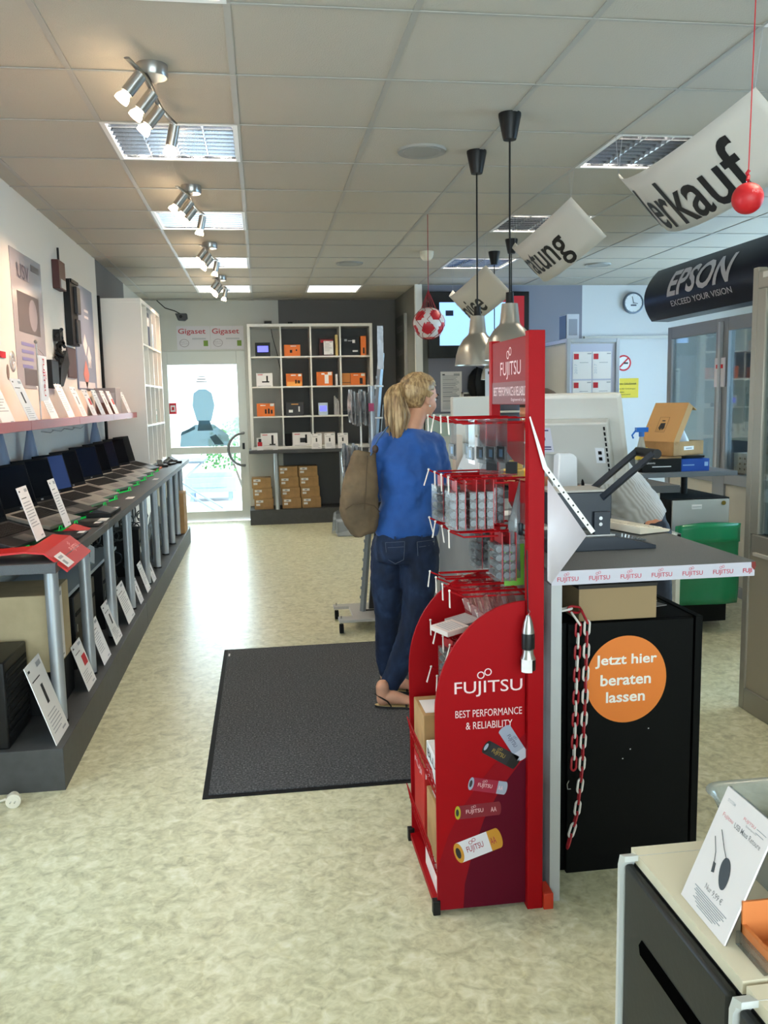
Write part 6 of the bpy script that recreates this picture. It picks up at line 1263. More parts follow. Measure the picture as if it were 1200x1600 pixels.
b = MB(); b.M = M; put_text(b, 'SYSTEM', W2*.1, H2*.9, .022, .005, 0, .01)
for k in range(8): w = [.7, .62, .66, .56, .5, .6, .46, .36][k]; b.box(W2*(.52-w/2), W2*(.52+w/2), -.0008, 0, H2*(.165-.017*k), H2*(.171-.017*k))
b.box(W2*.75, W2*.93, -.0008, 0, H2*.88, H2*.884); b.box(W2*.75, W2*.9, -.0008, 0, H2*.85, H2*.854); part('small_print', b, ink, t, recalc=False)
b = MB(); b.M = M; b.v = []; 
pts = [(W2*.56+.0125*math.cos(a)*(1+.1*math.sin(a)), H2*.42+.024*math.sin(a)) for a in [2*PI*k/28 for k in range(28)]]
ca, sa = math.cos(.35), math.sin(.35); cx, cz = W2*.56, H2*.42
pts = [(cx+(x-cx)*ca-(z-cz)*sa, cz+(x-cx)*sa+(z-cz)*ca) for x, z in pts]; b.prism(pts, -.0012, -.0004, 0)
b.tube([(W2*.22, -.001, H2*.68), (W2*.38, -.001, H2*.58), (W2*.50, -.001, H2*.52)], .0006, 4); b.tube([(W2*.16, -.001, H2*.60), (W2*.28, -.001, H2*.50), (W2*.33, -.001, H2*.42)], .0006, 4)
b.prism([(W2*.31, H2*.43), (W2*.355, H2*.43), (W2*.385, H2*.36), (W2*.34, H2*.35)], -.0012, -.0004, 0); part('mouse_picture', b, mat('mouse_dark', (48, 52, 56), .4), t, recalc=False)
b = MB(); b.M = M; b.box(0, W2, .003, .0045, 0, H2+.002); part('acrylic_back', b, acryl, t)
t = thing('clear_tub', 'clear plastic tub full of bagged black goods behind the product card', 'tub', (.95, 1.2, .7215)); b = MB(); prof = [(.74, 1.33), (1.10, 1.33), (1.10, 1.07), (.74, 1.07)]
def rr(x0, x1, y0, y1, r, n=5):
    o = []
    for cx, cy, a in ((x1-r, y1-r, 0), (x0+r, y1-r, PI/2), (x0+r, y0+r, PI), (x1-r, y0+r, 1.5*PI)):
        for k in range(n+1): q = a+PI/2*k/n; o.append((cx+r*math.cos(q), cy+r*math.sin(q)))
    return o
lo, hi = rr(.79, 1.08, 1.10, 1.30, .03), rr(.745, 1.12, 1.075, 1.345, .035); hi2 = rr(.735, 1.13, 1.065, 1.355, .04); n_ = len(lo)
b.add([(x, y, .722) for x, y in lo]+[(x, y, .842) for x, y in hi]+[(x, y, .85) for x, y in hi2], [tuple(range(n_))]+[(i, (i+1) % n_, n_+(i+1) % n_, n_+i) for i in range(n_)]+[(n_+i, n_+(i+1) % n_, 2*n_+(i+1) % n_, 2*n_+i) for i in range(n_)])
part('tub', b, glass('tub_plastic', (225, 228, 225), .08, .1, .22, (225, 228, 222)), t, recalc=False, mods=[solidify(.002)])
rnd = random.Random(9)
for k in range(7):
    c = (.84+.05*(k % 4)+rnd.uniform(-.01, .01), 1.14+.10*(k//4)+rnd.uniform(-.01, .01), .775+.02*(k % 3)); b = MB(); b.sphere(c, (.03, .045, .035), 14); ps = thing('bagged_mouse', 'black mouse in a clear bag inside the tub, '+['nearest row', 'farther row'][k//4]+', '+['leftmost', 'second', 'third', 'rightmost'][k % 4], 'bagged mouse', (c[0], c[1], c[2]-.035), 'bagged mice inside the clear tub'); part('mouse', b, blackm, ps)
    b = MB(); b.sphere(c, (.037, .052, .042), 14); part('bag', b, plastic_bag, ps, mods=[folds(.03, .03)])
t = thing('orange_box', 'orange and clear display box at the right edge of the ivory top', 'box', (.74, 1.05, .7215)); b = MB(); b.box(.672, .80, 1.03, 1.036, .7215, .755); b.box(.672, .678, 1.036, 1.10, .7215, .755); b.box(.672, .80, 1.096, 1.10, .7215, .79); b.box(.672, .8, 1.03, 1.1, .7215, .725); part('box', b, mat('box_orange', (206, 120, 62), .5), t)
b = MB(); b.box(.666, .6715, 1.028, 1.102, .7215, .742); part('clear_front', b, acryl, t)
# ------------------------------------------------------------------ mobile rack behind the woman
t = rack = thing('mobile_rack', 'grey mobile display rack on castors behind the woman', 'display rack', (.75, 5.72, 0)); rg = mat('rack_grey', (150, 160, 168), .4, .4)
b = MB(); b.prism([(.455, 5.52), (1.05, 5.52), (1.05, 5.98), (.45, 5.98), (.45, 5.90), (.555, 5.90), (.555, 5.62), (.455, 5.62)], .078, .098, plane='xy'); part('base_plate', b, mat('base_plate_grey', (178, 178, 176), .4, .3), t, bevel=.002)
for x, y in ((.47, 5.56), (.47, 5.94), (1.0, 5.56), (1.0, 5.94)):
    b = MB(); b.cyl((x-.012, y, .032), (x+.014, y, .032), .032, n=20); cs = part('castor', b, blackm, t); b = MB(); b.cyl((x, y, .05), (x, y, .115), .006, n=10); part('castor_bolt', b, chrome, cs)
b = MB(); b.tube([(.635, 5.74, .098), (.80, 5.76, 1.84)], [(.022, .022)]*2, 4)
for k in range(24): u = .05+.037*k; b.box(.608+.165*u, .616+.165*u, 5.735, 5.745, .1+1.74*u, .12+1.74*u)
part('upright', b, rg, t, bevel=.002)
b = MB(); b.tube([(.655, 5.745, .10), (1.05, 5.76, .10)], [(.008, .008)]*2, 4); b.prism([(.672, .12), (1.02, .12), (1.02, 1.50), (.80, 1.50)], 5.70, 5.735); part('black_panel', b, mat('panel_black', (14, 15, 17), .4), t, bevel=.002)
b = MB(); b.M = frame((.79, 5.698, .26), (0,0,1), (-1,0,0)); put_text(b, 'SPLICE', 0, 0, .26, .055, bold=.02); part('lettering', b, paper, t, recalc=False)
b = MB(); b.M = frame((.775, 5.72, 1.67), (1, 0, 0), (-.16, 0, 1)); b.box(-.01, .03, -.03, -.026, .06, .34); part('foil_strip', b, mat('foil_silver', (150, 152, 158), .35, .5, bump=.3, bscale=30), t)
for k, (z, n_) in enumerate(((1.62, 9), (1.22, 8))):
    xb = .70 if k == 0 else .655
    b = MB(); b.tube([(xb+.10, 5.72, z), (xb+.02, 5.50, z), (xb+.02, 5.50, z-.02)], .006, 8)
    if k == 0: b.box(.63, .64, 5.60, 5.61, 1.20, 1.42); b.box(.63, .78, 5.60, 5.61, 1.41, 1.42)
    part('hook', b, white if k == 0 else steel, t)
k = 0
bagm = glass('blister_grey', (196, 198, 202), .18, .15, .30, (190, 192, 196))
def make_cpack():
    t = thing('cable_pack', 'x', 'cable pack'); b = MB(); b.grid(lambda u, v: (.012*math.sin(PI*v)*math.cos(2*PI*u)+.01*math.sin(12*u), .045*math.sin(2*PI*u)*(.6+.4*v), -.21*v), 14, 8); part('bag', b, bagm, t, recalc=False)
    b = MB(); b.tube([(0, -.02, -.06), (.004, .02, -.10), (-.004, -.02, -.14), (0, .02, -.18)], .006, 6); part('cable', b, mat('cable_grey', (92, 94, 98), .5), t); return t
cpk = make_cpack()
for z, xs, nm in ((1.60, [.565+.022*i for i in range(7)], 'upper'), (1.255, [.515+.02*i for i in range(6)], 'lower')):
    for i, x in enumerate(xs):
        lab = 'crumpled clear cable pack on the %s hooks of the mobile rack, %s' % (nm, ['leftmost', 'second from left', 'third from left', 'fourth from left', 'fifth from left', 'sixth from left', 'rightmost'][i])
        if k == 0: cpk.location = (x, 5.55, z); cpk['label'] = lab; cpk['group'] = 'cable packs hanging on the mobile rack'
        else: dup(cpk, (x, 5.55+.01*(i % 2), z-.012*(i % 3)), .2*(i % 3)-.2, lab)
        k += 1
b = MB(); b.grid(lambda u, v: (.695+.02*math.cos(2*PI*u), 5.5+.03*math.sin(2*PI*u), 1.20+.42*v), 12, 6); t2 = thing('blister_pack', 'long clear blister pack with magenta label on the mobile rack', 'blister pack', (.695, 5.5, 1.2)); part('blister', b, bagm, t2, recalc=False); b = MB(); b.box(.67, .705, 5.462, 5.466, 1.46, 1.51); part('label_sticker', b, mat('magenta', (150, 40, 84), .5), t2)
b = MB()
for k in range(5): b.tube([(.60+.03*k, 5.52, 1.0+.02*(k % 2)), (.61+.03*k, 5.52, 1.15)], .012, 8, mi=k % 3)
solo('toothbrush_packs', b, [mat('pack_blue', (80, 120, 150), .4), blackm, white], 'blue, black and white packs in a row low on the mobile rack', 'packs')
t = thing('white_bin', 'small white box with clear liner on the floor behind the hobo bag', 'bin', (.95, 9.9, 0)); b = MB(); b.box(.80, 1.14, 9.65, 9.95, 0, .17, 0); part('box', b, mat('bin_pale', (196, 202, 214), .45), t, bevel=.01)
b = MB(); b.grid(lambda u, v: (.86+.12*math.cos(2*PI*u)*(1-.2*v), 9.74+.12*math.sin(2*PI*u), .05+.22*v+.02*math.sin(9*u)), 18, 4); part('liner', b, plastic_bag, t, recalc=False)
b = MB(); b.box(.92, .98, 9.642, 9.649, .09, .13); part('dark_label', b, mat('label_navy2', (60, 70, 110), .5), t)
# ------------------------------------------------------------------ people
def limb(b, pts, rs, n=14):
    b.tube(pts, rs, n)
    for p, r in ((pts[0], rs[0]), (pts[-1], rs[-1])):
        rr_ = r if not isinstance(r, tuple) else min(r); b.sphere(p, rr_*.98, 12)
def chainpts(P, R, k=4):
    """smooth a list of joints with their radii (Catmull-Rom)"""
    P = [Vector(p) for p in P]; o, q = [], []
    for i in range(len(P)-1):
        a, b_, c, d = P[max(i-1, 0)], P[i], P[i+1], P[min(i+2, len(P)-1)]
        for j in range(k):
            t = j/k; o.append(.5*((2*b_)+(c-a)*t+(2*a-5*b_+4*c-d)*t*t+(3*b_-a-3*c+d)*t**3))
            r1_, r2__ = R[i], R[i+1]
            q.append(tuple(x*(1-t)+y*t for x, y in zip(r1_, r2__)) if isinstance(r1_, tuple) else r1_*(1-t)+r2__*t)
    o.append(P[-1]); q.append(R[-1]); return o, q
def hand(b, w, d, side, curl=.5, s=1.0):
    """five-fingered hand from wrist w pointing along d; side = direction of the thumb"""
    w = Vector(w); d = Vector(d).normalized(); side = Vector(side); side = (side-d*side.dot(d)).normalized(); nrm = d.cross(side)
    limb(b, [w, w+d*.045*s, w+d*.085*s], [(.020*s, .026*s), (.014*s, .038*s), (.012*s, .040*s)])
    for i, (o_, L) in enumerate(((.030, .070), (.011, .078), (-.010, .073), (-.029, .058))):
        p = w+d*.082*s+side*o_*s; q1 = p+(d*math.cos(curl*.5)-nrm*math.sin(curl*.5))*L*.45*s; q2 = q1+(d*math.cos(curl*1.3)-nrm*math.sin(curl*1.3))*L*.32*s; q3 = q2+(d*math.cos(curl*2)-nrm*math.sin(curl*2))*L*.25*s
        limb(b, [p, q1, q2, q3], [.0092*s, .0085*s, .0078*s, .0066*s], 8)
    p = w+d*.025*s+side*.024*s; limb(b, [p, p+(side*.8+d*.7).normalized()*.035*s, p+(side*.8+d*.7).normalized()*.035*s+d*.028*s], [.013*s, .011*s, .008*s], 8)
def head(b, c, f, up=(0,0,1), s=1.0):
    """head with face: c centre of the skull, f facing direction"""
    f = Vector(f).normalized(); up = Vector(up); r = f.cross(up).normalized(); u = r.cross(f).normalized(); c = Vector(c)
    def P(x, y, z): return c+(f*x+r*y+u*z)*s
    M0 = Matrix((f, r, u)).transposed().to_4x4()
    def el(x, y, z, a, b2, d): k = MB(); k.M = Matrix.Translation(P(x, y, z)) @ M0; k.sphere((0,0,0), (a*s, b2*s, d*s), 20); b.v_extend(k)
    el(-.012, 0, .02, .094, .074, .086); el(.02, 0, -.03, .066, .062, .080); el(.045, 0, -.082, .030, .030, .022)   # skull, face, chin
    el(.045, .034, -.035, .032, .026, .032); el(.045, -.034, -.035, .032, .026, .032)                             # cheeks
    el(.068, 0, .018, .020, .048, .014)                                                                            # brow
    limb(b, [P(.074, 0, .004), P(.086, 0, -.014), P(.095, 0, -.030)], [.0075*s, .009*s, .0115*s], 10); el(.082, .011, -.032, .009, .007, .007); el(.082, -.011, -.032, .009, .007, .007)
    el(.078, 0, -.055, .010, .021, .0055); el(.076, 0, -.064, .010, .018, .006)                                     # lips
    for sg_ in (-1, 1): el(-.004, sg_*.074, -.012, .016, .008, .028); el(-.002, sg_*.078, -.032, .010, .006, .010)
    return P
def v_extend(self, o):
    k = len(self.v); self.v += o.v; self.f += [[i+k for i in f] for f in o.f]; self.m += o.m
MB.v_extend = v_extend
sk = skin
# ---- the customer
t = thing('person', 'woman with blonde ponytail, blue blouse and jeans, seen from behind at the counter', 'person', (.65, 4.2, .009)); woman = t
ez = .012
b = MB()
HC = Vector((.772, 4.20, 1.540)); HF = Vector((.88, .45, -.16))
P = head(b, HC, HF, s=.98)
limb(b, [(.70, 4.16, 1.33), (.725, 4.17, 1.40), (.755, 4.19, 1.47)], [.060, .050, .050])
p_, r_ = chainpts([(.68, 4.16, .78), (.68, 4.16, .90), (.69, 4.17, 1.04), (.70, 4.17, 1.20), (.705, 4.165, 1.32)], [(.115, .08), (.120, .085), (.10, .075), (.115, .08), (.08, .055)]); b.tube(p_, r_, 20)
limb(b, [(.58, 4.16, 1.315), (.70, 4.16, 1.335), (.83, 4.17, 1.305)], [.038, .042, .038])
limb(b, *chainpts([(.835, 4.18, 1.29), (.862, 4.20, 1.16), (.87, 4.26, 1.075), (.93, 4.40, 1.06), (.97, 4.47, 1.055)], [.034, .034, .032, .028, .022])); hand(b, (.97, 4.47, 1.055), (.7, .7, -.12), (-.7, .7, 0), .3)
limb(b, *chainpts([(.575, 4.17, 1.29), (.545, 4.20, 1.17), (.55, 4.26, 1.06), (.62, 4.38, 1.05), (.70, 4.46, 1.06)], [.034, .034, .032, .028, .022])); hand(b, (.70, 4.46, 1.06), (.9, .4, .0), (0, .4, 1), .9)
LLg = ([(.605, 4.20, .80), (.598, 4.22, .64), (.600, 4.25, .46), (.596, 4.31, .27), (.604, 4.34, .10)], [.080, .070, .055, .050, .036])
RLg = ([(.750, 4.12, .80), (.742, 4.12, .64), (.715, 4.11, .46), (.655, 4.13, .27), (.585, 4.15, .10)], [.080, .070, .055, .050, .036])
limb(b, *chainpts(LLg[0], [.062, .058, .044, .042, .034])); limb(b, *chainpts(RLg[0], [.062, .058, .044, .042, .034]))
def foot(b, heel, toe, s=1.0):
    h, e = Vector(heel), Vector(toe); d = (e-h).normalized(); r = Vector((-d.y, d.x, 0)); L = (e-h).length
    limb(b, [h+d*.03+Vector((0,0,.035)), h+d*.03+Vector((0,0,.10))], [.031, .034]); 
    p, q = chainpts([h+d*.028+Vector((0,0,.030)), h+d*L*.35+Vector((0,0,.042)), h+d*L*.62+Vector((0,0,.028)), h+d*L*.82+Vector((0,0,.018))], [(.027, .030), (.036, .031), (.022, .040), (.013, .041)]); b.tube(p, q, 14); b.sphere(p[0], .029, 12)
    for i in range(5): o = (-.030+.015*i); ln = .045-.006*i; a = h+d*(L*.80)+r*o+Vector((0,0,.014)); limb(b, [a, a+d*ln*.6, a+d*ln], [.0105-.0008*i, .010-.0008*i, .008-.0006*i], 8)
foot(b, (.515, 4.115, .018), (.745, 4.07, .018)); foot(b, (.57, 4.36, .018), (.795, 4.27, .018))
body = part('body', b, sk, t, mods=[remesh(.0055, 3)])
# eyes, brow, lips, earring
b = MB()
for sg_ in (-1, 1): b.sphere(P(.0665, sg_*.031, -.004), .0095, 12)
part('eyes', b, [mat('eye_white', (225, 222, 218), .2)], t); b = MB()
for sg_ in (-1, 1): b.sphere(P(.0735, sg_*.031, -.004), .0045, 8); b.tube([P(.078, sg_*.018, .008), P(.081, sg_*.032, .0085), P(.074, sg_*.047, .004)], .0022, 6); b.tube([P(.083, sg_*.016, .022), P(.084, sg_*.032, .027), P(.074, sg_*.05, .020)], .003, 6)
part('lashes_and_brows', b, mat('brow_brown', (66, 44, 34), .7), t)
b = MB(); b.tube([P(.080, -.02, -.058), P(.090, 0, -.057), P(.080, .02, -.058)], .0045, 8); part('lips', b, mat('lips', (176, 92, 88), .5), t)
b = MB(); b.sphere(P(.0, .086, -.045), .005, 10); b.sphere(P(.0, -.086, -.045), .005, 10); part('earring', b, mat('pearl', (230, 226, 220), .2), t)
# hair
hairm = ramp_noise('hair_blonde', [(.3, (104, 78, 52)), (.5, (160, 128, 88)), (.7, (206, 176, 130))], 9, 6, .45, .2, .35, stretch=(9, 9, 1.2))
hf = HF.normalized(); hr = hf.cross(Vector((0,0,1))).normalized(); hu = hr.cross(hf)
TIE = P(-.098, -.004, .040)
b = MB()
capc = P(-.016, 0, .026); k_ = MB(); k_.M = Matrix.Translation(capc) @ Matrix((hf, hr, hu)).transposed().to_4x4(); k_.sphere((0,0,0), (.101, .081, .090), 26)
# keep only hair-covered part: above the brow and behind the ears
keep = []; 
for f in k_.f:
    c_ = sum((k_.v[i] for i in f), Vector())/len(f); l = c_-capc; x, z = l.dot(hf), l.dot(hu)
    if (x < -.012 and z > -.10) or (z > -.030+.95*max(0, x+.02) and not (x > .055 and z < .045)): keep.append(f)
k_.f = keep; k_.m = [0]*len(keep); b.v_extend(k_)
cap = part('hair', b, hairm, t, mods=[solidify(.010)], sharp=3, recalc=False)
rnd = random.Random(17); b = MB()
for k in range(150):      # strands swept back to the tie
    a = rnd.uniform(-1.55, 1.55); e0 = rnd.uniform(.25, 1.35); sx0 = .085*math.cos(e0*.55); pts = []
    s0 = capc+(hf*(.092*math.cos(a)**2*1.0 - .01)+hr*(.084*math.sin(a))+hu*(.02+.055*math.cos(a*.9)))
    if abs(a) > 1.1: s0 = capc+hf*(.03-.05*(abs(a)-1.1))+hr*(.083*math.sin(a))+hu*(-.005-.06*(abs(a)-1.1))
    for j in range(9):
        u = j/8; p = s0.lerp(TIE, u); l = p-capc; q = Vector((l.dot(hf)/.101, l.dot(hr)/.081, l.dot(hu)/.088)); m_ = max(q.length, 1e-3)
        tgt = 1.03+.025*rnd.random() if u < .85 else m_*1.05
        q = q/m_*max(tgt, 1.04 if u < .9 else m_); pts.append(capc+hf*q.x*.101+hr*q.y*.081+hu*q.z*.088)
    pts[-1] = TIE+Vector((rnd.uniform(-.008, .008), rnd.uniform(-.008, .008), rnd.uniform(-.008, .008)))
    b.tube(pts, [.0028]+[.0042]*7+[.003], 5, caps=True)
part('hair_strands', b, hairm, t, recalc=False)
b = MB(); b.tube([TIE+hu*-.008+Vector((-.006, 0, 0)), TIE+Vector((-.012, -.004, .0))+hu*.004], [.021, .019], 14); part('hair_tie', b, mat('tie_sand', (178, 150, 112), .7), t)
b = MB(); 
ctrl = [TIE, TIE+Vector((-.03, -.012, .004)), TIE+Vector((-.055, -.022, -.055)), TIE+Vector((-.045, -.030, -.14)), TIE+Vector((-.050, -.03, -.235)), TIE+Vector((-.040, -.02, -.320))]
wd = [.008, .022, .048, .058, .040, .012]
cp_, cr_ = chainpts(ctrl, wd, 5)
b.tube([c for c in cp_], [(r*.62, r*.95) for r in cr_], 16)
for k in range(190):
    a = rnd.uniform(0, 2*PI); rad = math.sqrt(rnd.uniform(.35, 1.15)); ph = rnd.uniform(0, 6); amp = rnd.uniform(.002, .008); n_ = rnd.randint(17, len(cp_)); pts = []
    for j in range(n_):
        w = cr_[j]; pts.append(cp_[j]+Vector((math.cos(a)*rad*w*.98+amp*math.sin(ph+j*.35), math.sin(a)*rad*w*.62, 0)))
    b.tube(pts, [.0032*(1-.6*(j/len(cp_))**2) for j in range(n_)], 4)
part('ponytail', b, hairm, t, recalc=False)
# blouse
blue = mat('blouse_blue', (22, 78, 152), .75, vary=.10, vscale=9, bump=.8, bscale=13, sheen=.2)
b = MB(); p_, r_ = chainpts([(.688, 4.155, .868), (.690, 4.155, .92), (.705, 4.165, 1.02), (.712, 4.17, 1.16), (.712, 4.165, 1.27), (.712, 4.162, 1.335), (.715, 4.165, 1.385)], [(.152, .118), (.158, .125), (.142, .115), (.156, .118), (.158, .105), (.115, .082), (.052, .055)])
b.tube(p_, r_, 28)
limb(b, *chainpts([(.585, 4.16, 1.315), (.552, 4.19, 1.19), (.552, 4.25, 1.08), (.60, 4.35, 1.055), (.66, 4.42, 1.055)], [.058, .056, .056, .046, .038]))
limb(b, *chainpts([(.832, 4.175, 1.305), (.858, 4.185, 1.20), (.866, 4.20, 1.13)], [.060, .062, .066])); limb(b, *chainpts([(.866, 4.205, 1.13), (.868, 4.24, 1.08), (.90, 4.34, 1.06), (.94, 4.42, 1.058)], [.055, .052, .046, .036]))
limb(b, [(.60, 4.16, 1.325), (.715, 4.16, 1.35), (.82, 4.17, 1.32)], [.052, .058, .052])
part('blouse', b, blue, t, mods=[remesh(.007, 4), folds(.030, .12), folds(.010, .05)])
# jeans
den = ramp_noise('denim', [(.3, (13, 24, 46)), (.55, (23, 40, 70)), (.75, (44, 66, 100))], 14, 8, .85, .4, .2, stretch=(1, 1, .5))
b = MB(); p_, r_ = chainpts([(.686, 4.155, .96), (.685, 4.15, .91), (.683, 4.15, .86), (.680, 4.15, .80), (.678, 4.155, .74)], [(.128, .098), (.138, .106), (.152, .116), (.164, .122), (.150, .105)]); b.tube(p_, r_, 26)
for sx2, cx2 in ((-1, .615), (1, .752)): b.sphere((cx2, 4.098, .810), (.076, .064, .085), 16)
limb(b, *chainpts(LLg[0][:-1]+[(.604, 4.34, .125)], [.096, .090, .068, .062, .050])); limb(b, *chainpts(RLg[0][:-1]+[(.590, 4.148, .115)], [.096, .090, .069, .062, .052]))
jn = part('jeans', b, den, t, mods=[remesh(.007, 9), folds(.014, .07), folds(.006, .03)])
seam = mat('seam_thread', (120, 104, 78), .7); b = MB()
def onj(x, z, y=4.024): return (x, y+((x-.683)/.16)**2*.05+(.0 if z > .80 else .01), z)
for x0 in (.565, .715):
    for a_, c_ in (((x0, .85), (x0+.09, .855)), ((x0, .85), (x0+.005, .77)), ((x0+.09, .855), (x0+.085, .765)), ((x0+.005, .77), (x0+.045, .745)), ((x0+.045, .745), (x0+.085, .765)), ((x0+.01, .825), (x0+.085, .83))): b.tube([onj(*a_), onj((a_[0]+c_[0])/2, (a_[1]+c_[1])/2), onj(*c_)], .0014, 5)
part('pocket_seams', b, mat('seam_dark', (84, 92, 110), .8), jn)
b = MB(); b.sphere(onj(.80, .845), .004, 8); part('rivet', b, steel, jn)
b = MB()
for x in (.61, .74, .79): b.tube([onj(x, .880, 4.026), onj(x, .862, 4.024)], [(.003, .006)]*2, 6)
part('belt_loops', b, den, jn)
# sandals
for nm, h_, e_ in (('sandal', (.505, 4.117), (.775, 4.064)), ('sandal', (.56, 4.364), (.825, 4.258))):
    h = Vector((*h_, 0)); e = Vector((*e_, 0)); d = (e-h).normalized(); r = Vector((-d.y, d.x, 0)); L = (e-h).length; out = []
    for k in range(24):
        a = 2*PI*k/24; x = L/2+L/2*math.cos(a); w = (.042 if x > L*.5 else .033)*math.sin(a); out.append(h+d*x+r*w)
    b = MB(); b.add([(p.x, p.y, .0095) for p in out]+[(p.x, p.y, .021) for p in out], [tuple(range(24)), tuple(range(24, 48))]+[(k, (k+1) % 24, 24+(k+1) % 24, 24+k) for k in range(24)]); so_ = part(nm, b, mat('sole_black', (30, 24, 22), .6), t)
    b = MB(); b.add([(p.x, p.y, .0212) for p in out]+[(p.x, p.y, .0235) for p in out], [tuple(range(24)), tuple(range(24, 48))]+[(k, (k+1) % 24, 24+(k+1) % 24, 24+k) for k in range(24)]); part('insole', b, mat('insole_gold', (186, 160, 110), .5), so_)
    a0 = h+d*.004+Vector((0,0,.078)); b = MB(); b.tube([a0+d*.0, a0-r*.033+d*.025-Vector((0,0,.006)), a0-r*.040+d*.062-Vector((0,0,.026)), h+d*.085-r*.036+Vector((0,0,.024))], [(.0025, .006)]*4, 6); b.tube([a0, a0+r*.033+d*.025-Vector((0,0,.006)), a0+r*.040+d*.062-Vector((0,0,.026)), h+d*.085+r*.036+Vector((0,0,.024))], [(.0025, .006)]*4, 6); b.tube([h+d*.16+r*.043+Vector((0,0,.022)), h+d*.155+Vector((0,0,.062)), h+d*.16-r*.043+Vector((0,0,.022))], [(.0025, .006)]*3, 6); part('strap', b, mat('strap_black', (24, 18, 16), .5), so_)
# ---- hobo bag on her shoulder
t = thing('shoulder_bag', 'brown canvas hobo bag hanging from the left shoulder of the woman', 'bag', (.45, 4.08, .88)); bm_ = mat('bag_canvas', (104, 86, 64), .85, vary=.16, vscale=8, bump=.8, bscale=11)
b = MB(); p_, r_ = chainpts([(.475, 4.09, .885), (.462, 4.09, .93), (.447, 4.09, 1.02), (.455, 4.09, 1.12), (.470, 4.10, 1.22), (.482, 4.11, 1.285)], [(.04, .05), (.065, .083), (.082, .100), (.074, .090), (.056, .066), (.030, .055)])
b.tube(p_, [(r[1], r[0]*.78) for r in r_], 22); part('body', b, bm_, t, mods=[remesh(.006, 3), folds(.028, .12), folds(.010, .04)])
b = MB(); b.tube([(.487, 4.055, 1.27), (.478, 4.030, 1.18), (.470, 4.010, 1.09), (.462, 4.004, 1.02)], .0022, 6); b.tube([(.375, 4.04, 1.02), (.41, 4.012, 1.045), (.46, 4.003, 1.05), (.51, 4.012, 1.035), (.54, 4.045, 1.0)], .0022, 6); part('seam', b, mat('bag_seam', (84, 68, 50), .9), t)
b = MB(); b.tube([(.505, 4.07, 1.27), (.54, 4.06, 1.345), (.585, 4.08, 1.395), (.60, 4.14, 1.40), (.59, 4.20, 1.37), (.55, 4.20, 1.30), (.515, 4.16, 1.27)], [(.004, .010)]*7, 8); part('strap', b, mat('strap_blue', (74, 104, 140), .7), t)
b = MB(); b.sphere((.525, 4.05, 1.30), (.016, .012, .02), 12); part('buckle', b, mat('buckle_brown', (58, 40, 32), .4), t)
# ---- the shop assistant leaning over the desk behind the computer
t = thing('person', 'shop assistant in striped grey shirt leaning behind the all-in-one computer', 'person', (1.95, 4.1, 0))
b = MB(); HC2 = Vector((1.33, 4.08, 1.455)); P2 = head(b, HC2, (-.95, .15, -.30), s=1.0)
limb(b, [(1.52, 4.1, 1.33), (1.45, 4.1, 1.38), (1.39, 4.09, 1.42)], [.06, .055, .055])
p_, r_ = chainpts([(1.86, 4.12, .92), (1.78, 4.11, 1.03), (1.66, 4.10, 1.17), (1.53, 4.10, 1.29)], [(.10, .14), (.10, .14), (.10, .16), (.07, .12)]); b.tube(p_, r_, 18)
limb(b, *chainpts([(1.56, 3.93, 1.27), (1.58, 3.88, 1.12), (1.48, 3.95, 1.07), (1.36, 4.05, 1.065)], [.05, .042, .034, .024])); hand(b, (1.36, 4.06, 1.06), (-.8, .5, -.05), (0, 1, .3), .4)
limb(b, *chainpts([(1.56, 4.27, 1.27), (1.60, 4.36, 1.14), (1.50, 4.50, 1.08), (1.40, 4.62, 1.065)], [.05, .042, .034, .024])); hand(b, (1.40, 4.62, 1.06), (-.8, .5, -.05), (0, -1, .3), .4)
for y in (4.03, 4.21): limb(b, *chainpts([(1.89, y, .88), (1.94, y, .50), (2.0, y, .12)], [.085, .06, .045])); foot(b, (2.04, y, .0), (1.78, y, .0))
part('body', b, mat('skin_tan', (196, 128, 92), .55), t, mods=[remesh(.007, 3)])
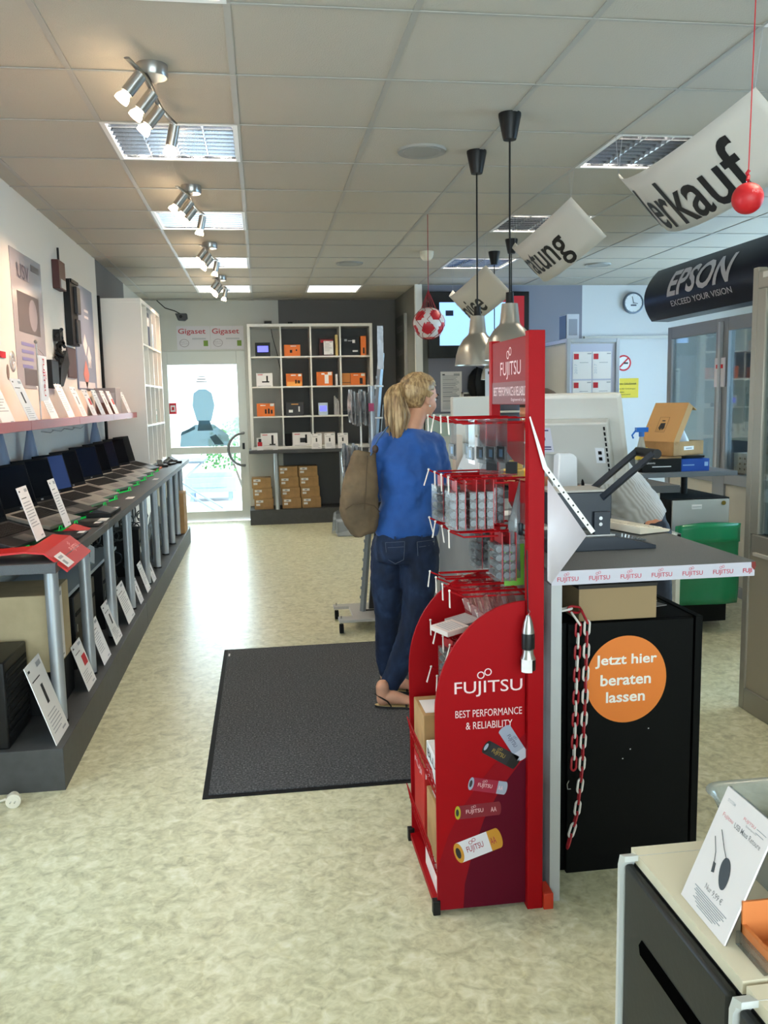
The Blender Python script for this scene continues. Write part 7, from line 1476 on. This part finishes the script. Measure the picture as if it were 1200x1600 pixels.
b = MB(); k_ = MB(); k_.M = Matrix.Translation(HC2+Vector((.016, 0, .026))); k_.sphere((0,0,0), (.10, .083, .088), 20); k_.f = [f for f in k_.f if sum(k_.v[i].z for i in f)/len(f) > HC2.z+.02 or sum(k_.v[i].x for i in f)/len(f) > HC2.x+.03]; k_.m = [0]*len(k_.f); b.v_extend(k_); part('hair', b, mat('hair_brown', (70, 52, 38), .7), t, mods=[solidify(.012)], recalc=False)
shm = bpy.data.materials.new('striped_shirt'); shm.use_nodes = True; n = shm.node_tree; bs_ = n.nodes['Principled BSDF']; wv = n.nodes.new('ShaderNodeTexWave'); wv.inputs['Scale'].default_value = 26; wv.bands_direction = 'DIAGONAL'; tcx = n.nodes.new('ShaderNodeTexCoord'); cr = n.nodes.new('ShaderNodeValToRGB'); cr.color_ramp.elements[0].color = lin((158, 154, 148)); cr.color_ramp.elements[1].color = lin((186, 184, 180)); n.links.new(tcx.outputs['Object'], wv.inputs[0]); n.links.new(wv.outputs[0], cr.inputs[0]); n.links.new(cr.outputs[0], bs_.inputs[0]); bs_.inputs['Roughness'].default_value = .85
b = MB(); p_, r_ = chainpts([(1.89, 4.12, .90), (1.80, 4.11, 1.02), (1.66, 4.10, 1.17), (1.53, 4.10, 1.30)], [(.125, .16), (.125, .16), (.12, .18), (.09, .13)]); b.tube(p_, r_, 22)
limb(b, *chainpts([(1.57, 3.93, 1.27), (1.59, 3.875, 1.14), (1.53, 3.91, 1.085)], [.066, .060, .052])); limb(b, *chainpts([(1.57, 4.27, 1.27), (1.61, 4.36, 1.15), (1.55, 4.43, 1.10)], [.066, .06, .052]))
part('shirt', b, shm, t, mods=[remesh(.008, 4), folds(.025, .10)])
b = MB(); b.tube([(1.87, 4.12, .94), (1.90, 4.12, .78)], [(.125, .155)]*2, 20)
for y in (4.03, 4.21): limb(b, *chainpts([(1.90, y, .85), (1.94, y, .50), (2.0, y, .10)], [.100, .075, .062]))
part('trousers', b, mat('trousers_navy', (24, 28, 40), .8), t, mods=[remesh(.008, 4), folds(.012, .08)])
b = MB()
for y in (4.03, 4.21): limb(b, [(2.03, y, .04), (1.93, y, .035), (1.80, y, .03)], [.045, .045, .036])
part('shoes', b, black, t, mods=[remesh(.006, 3)])
b = MB(); b.sphere(P2(.078, .032, -.004), .0085, 8); b.sphere(P2(.078, -.032, -.004), .0085, 8); part('eyes', b, mat('eye_white', 0), t)
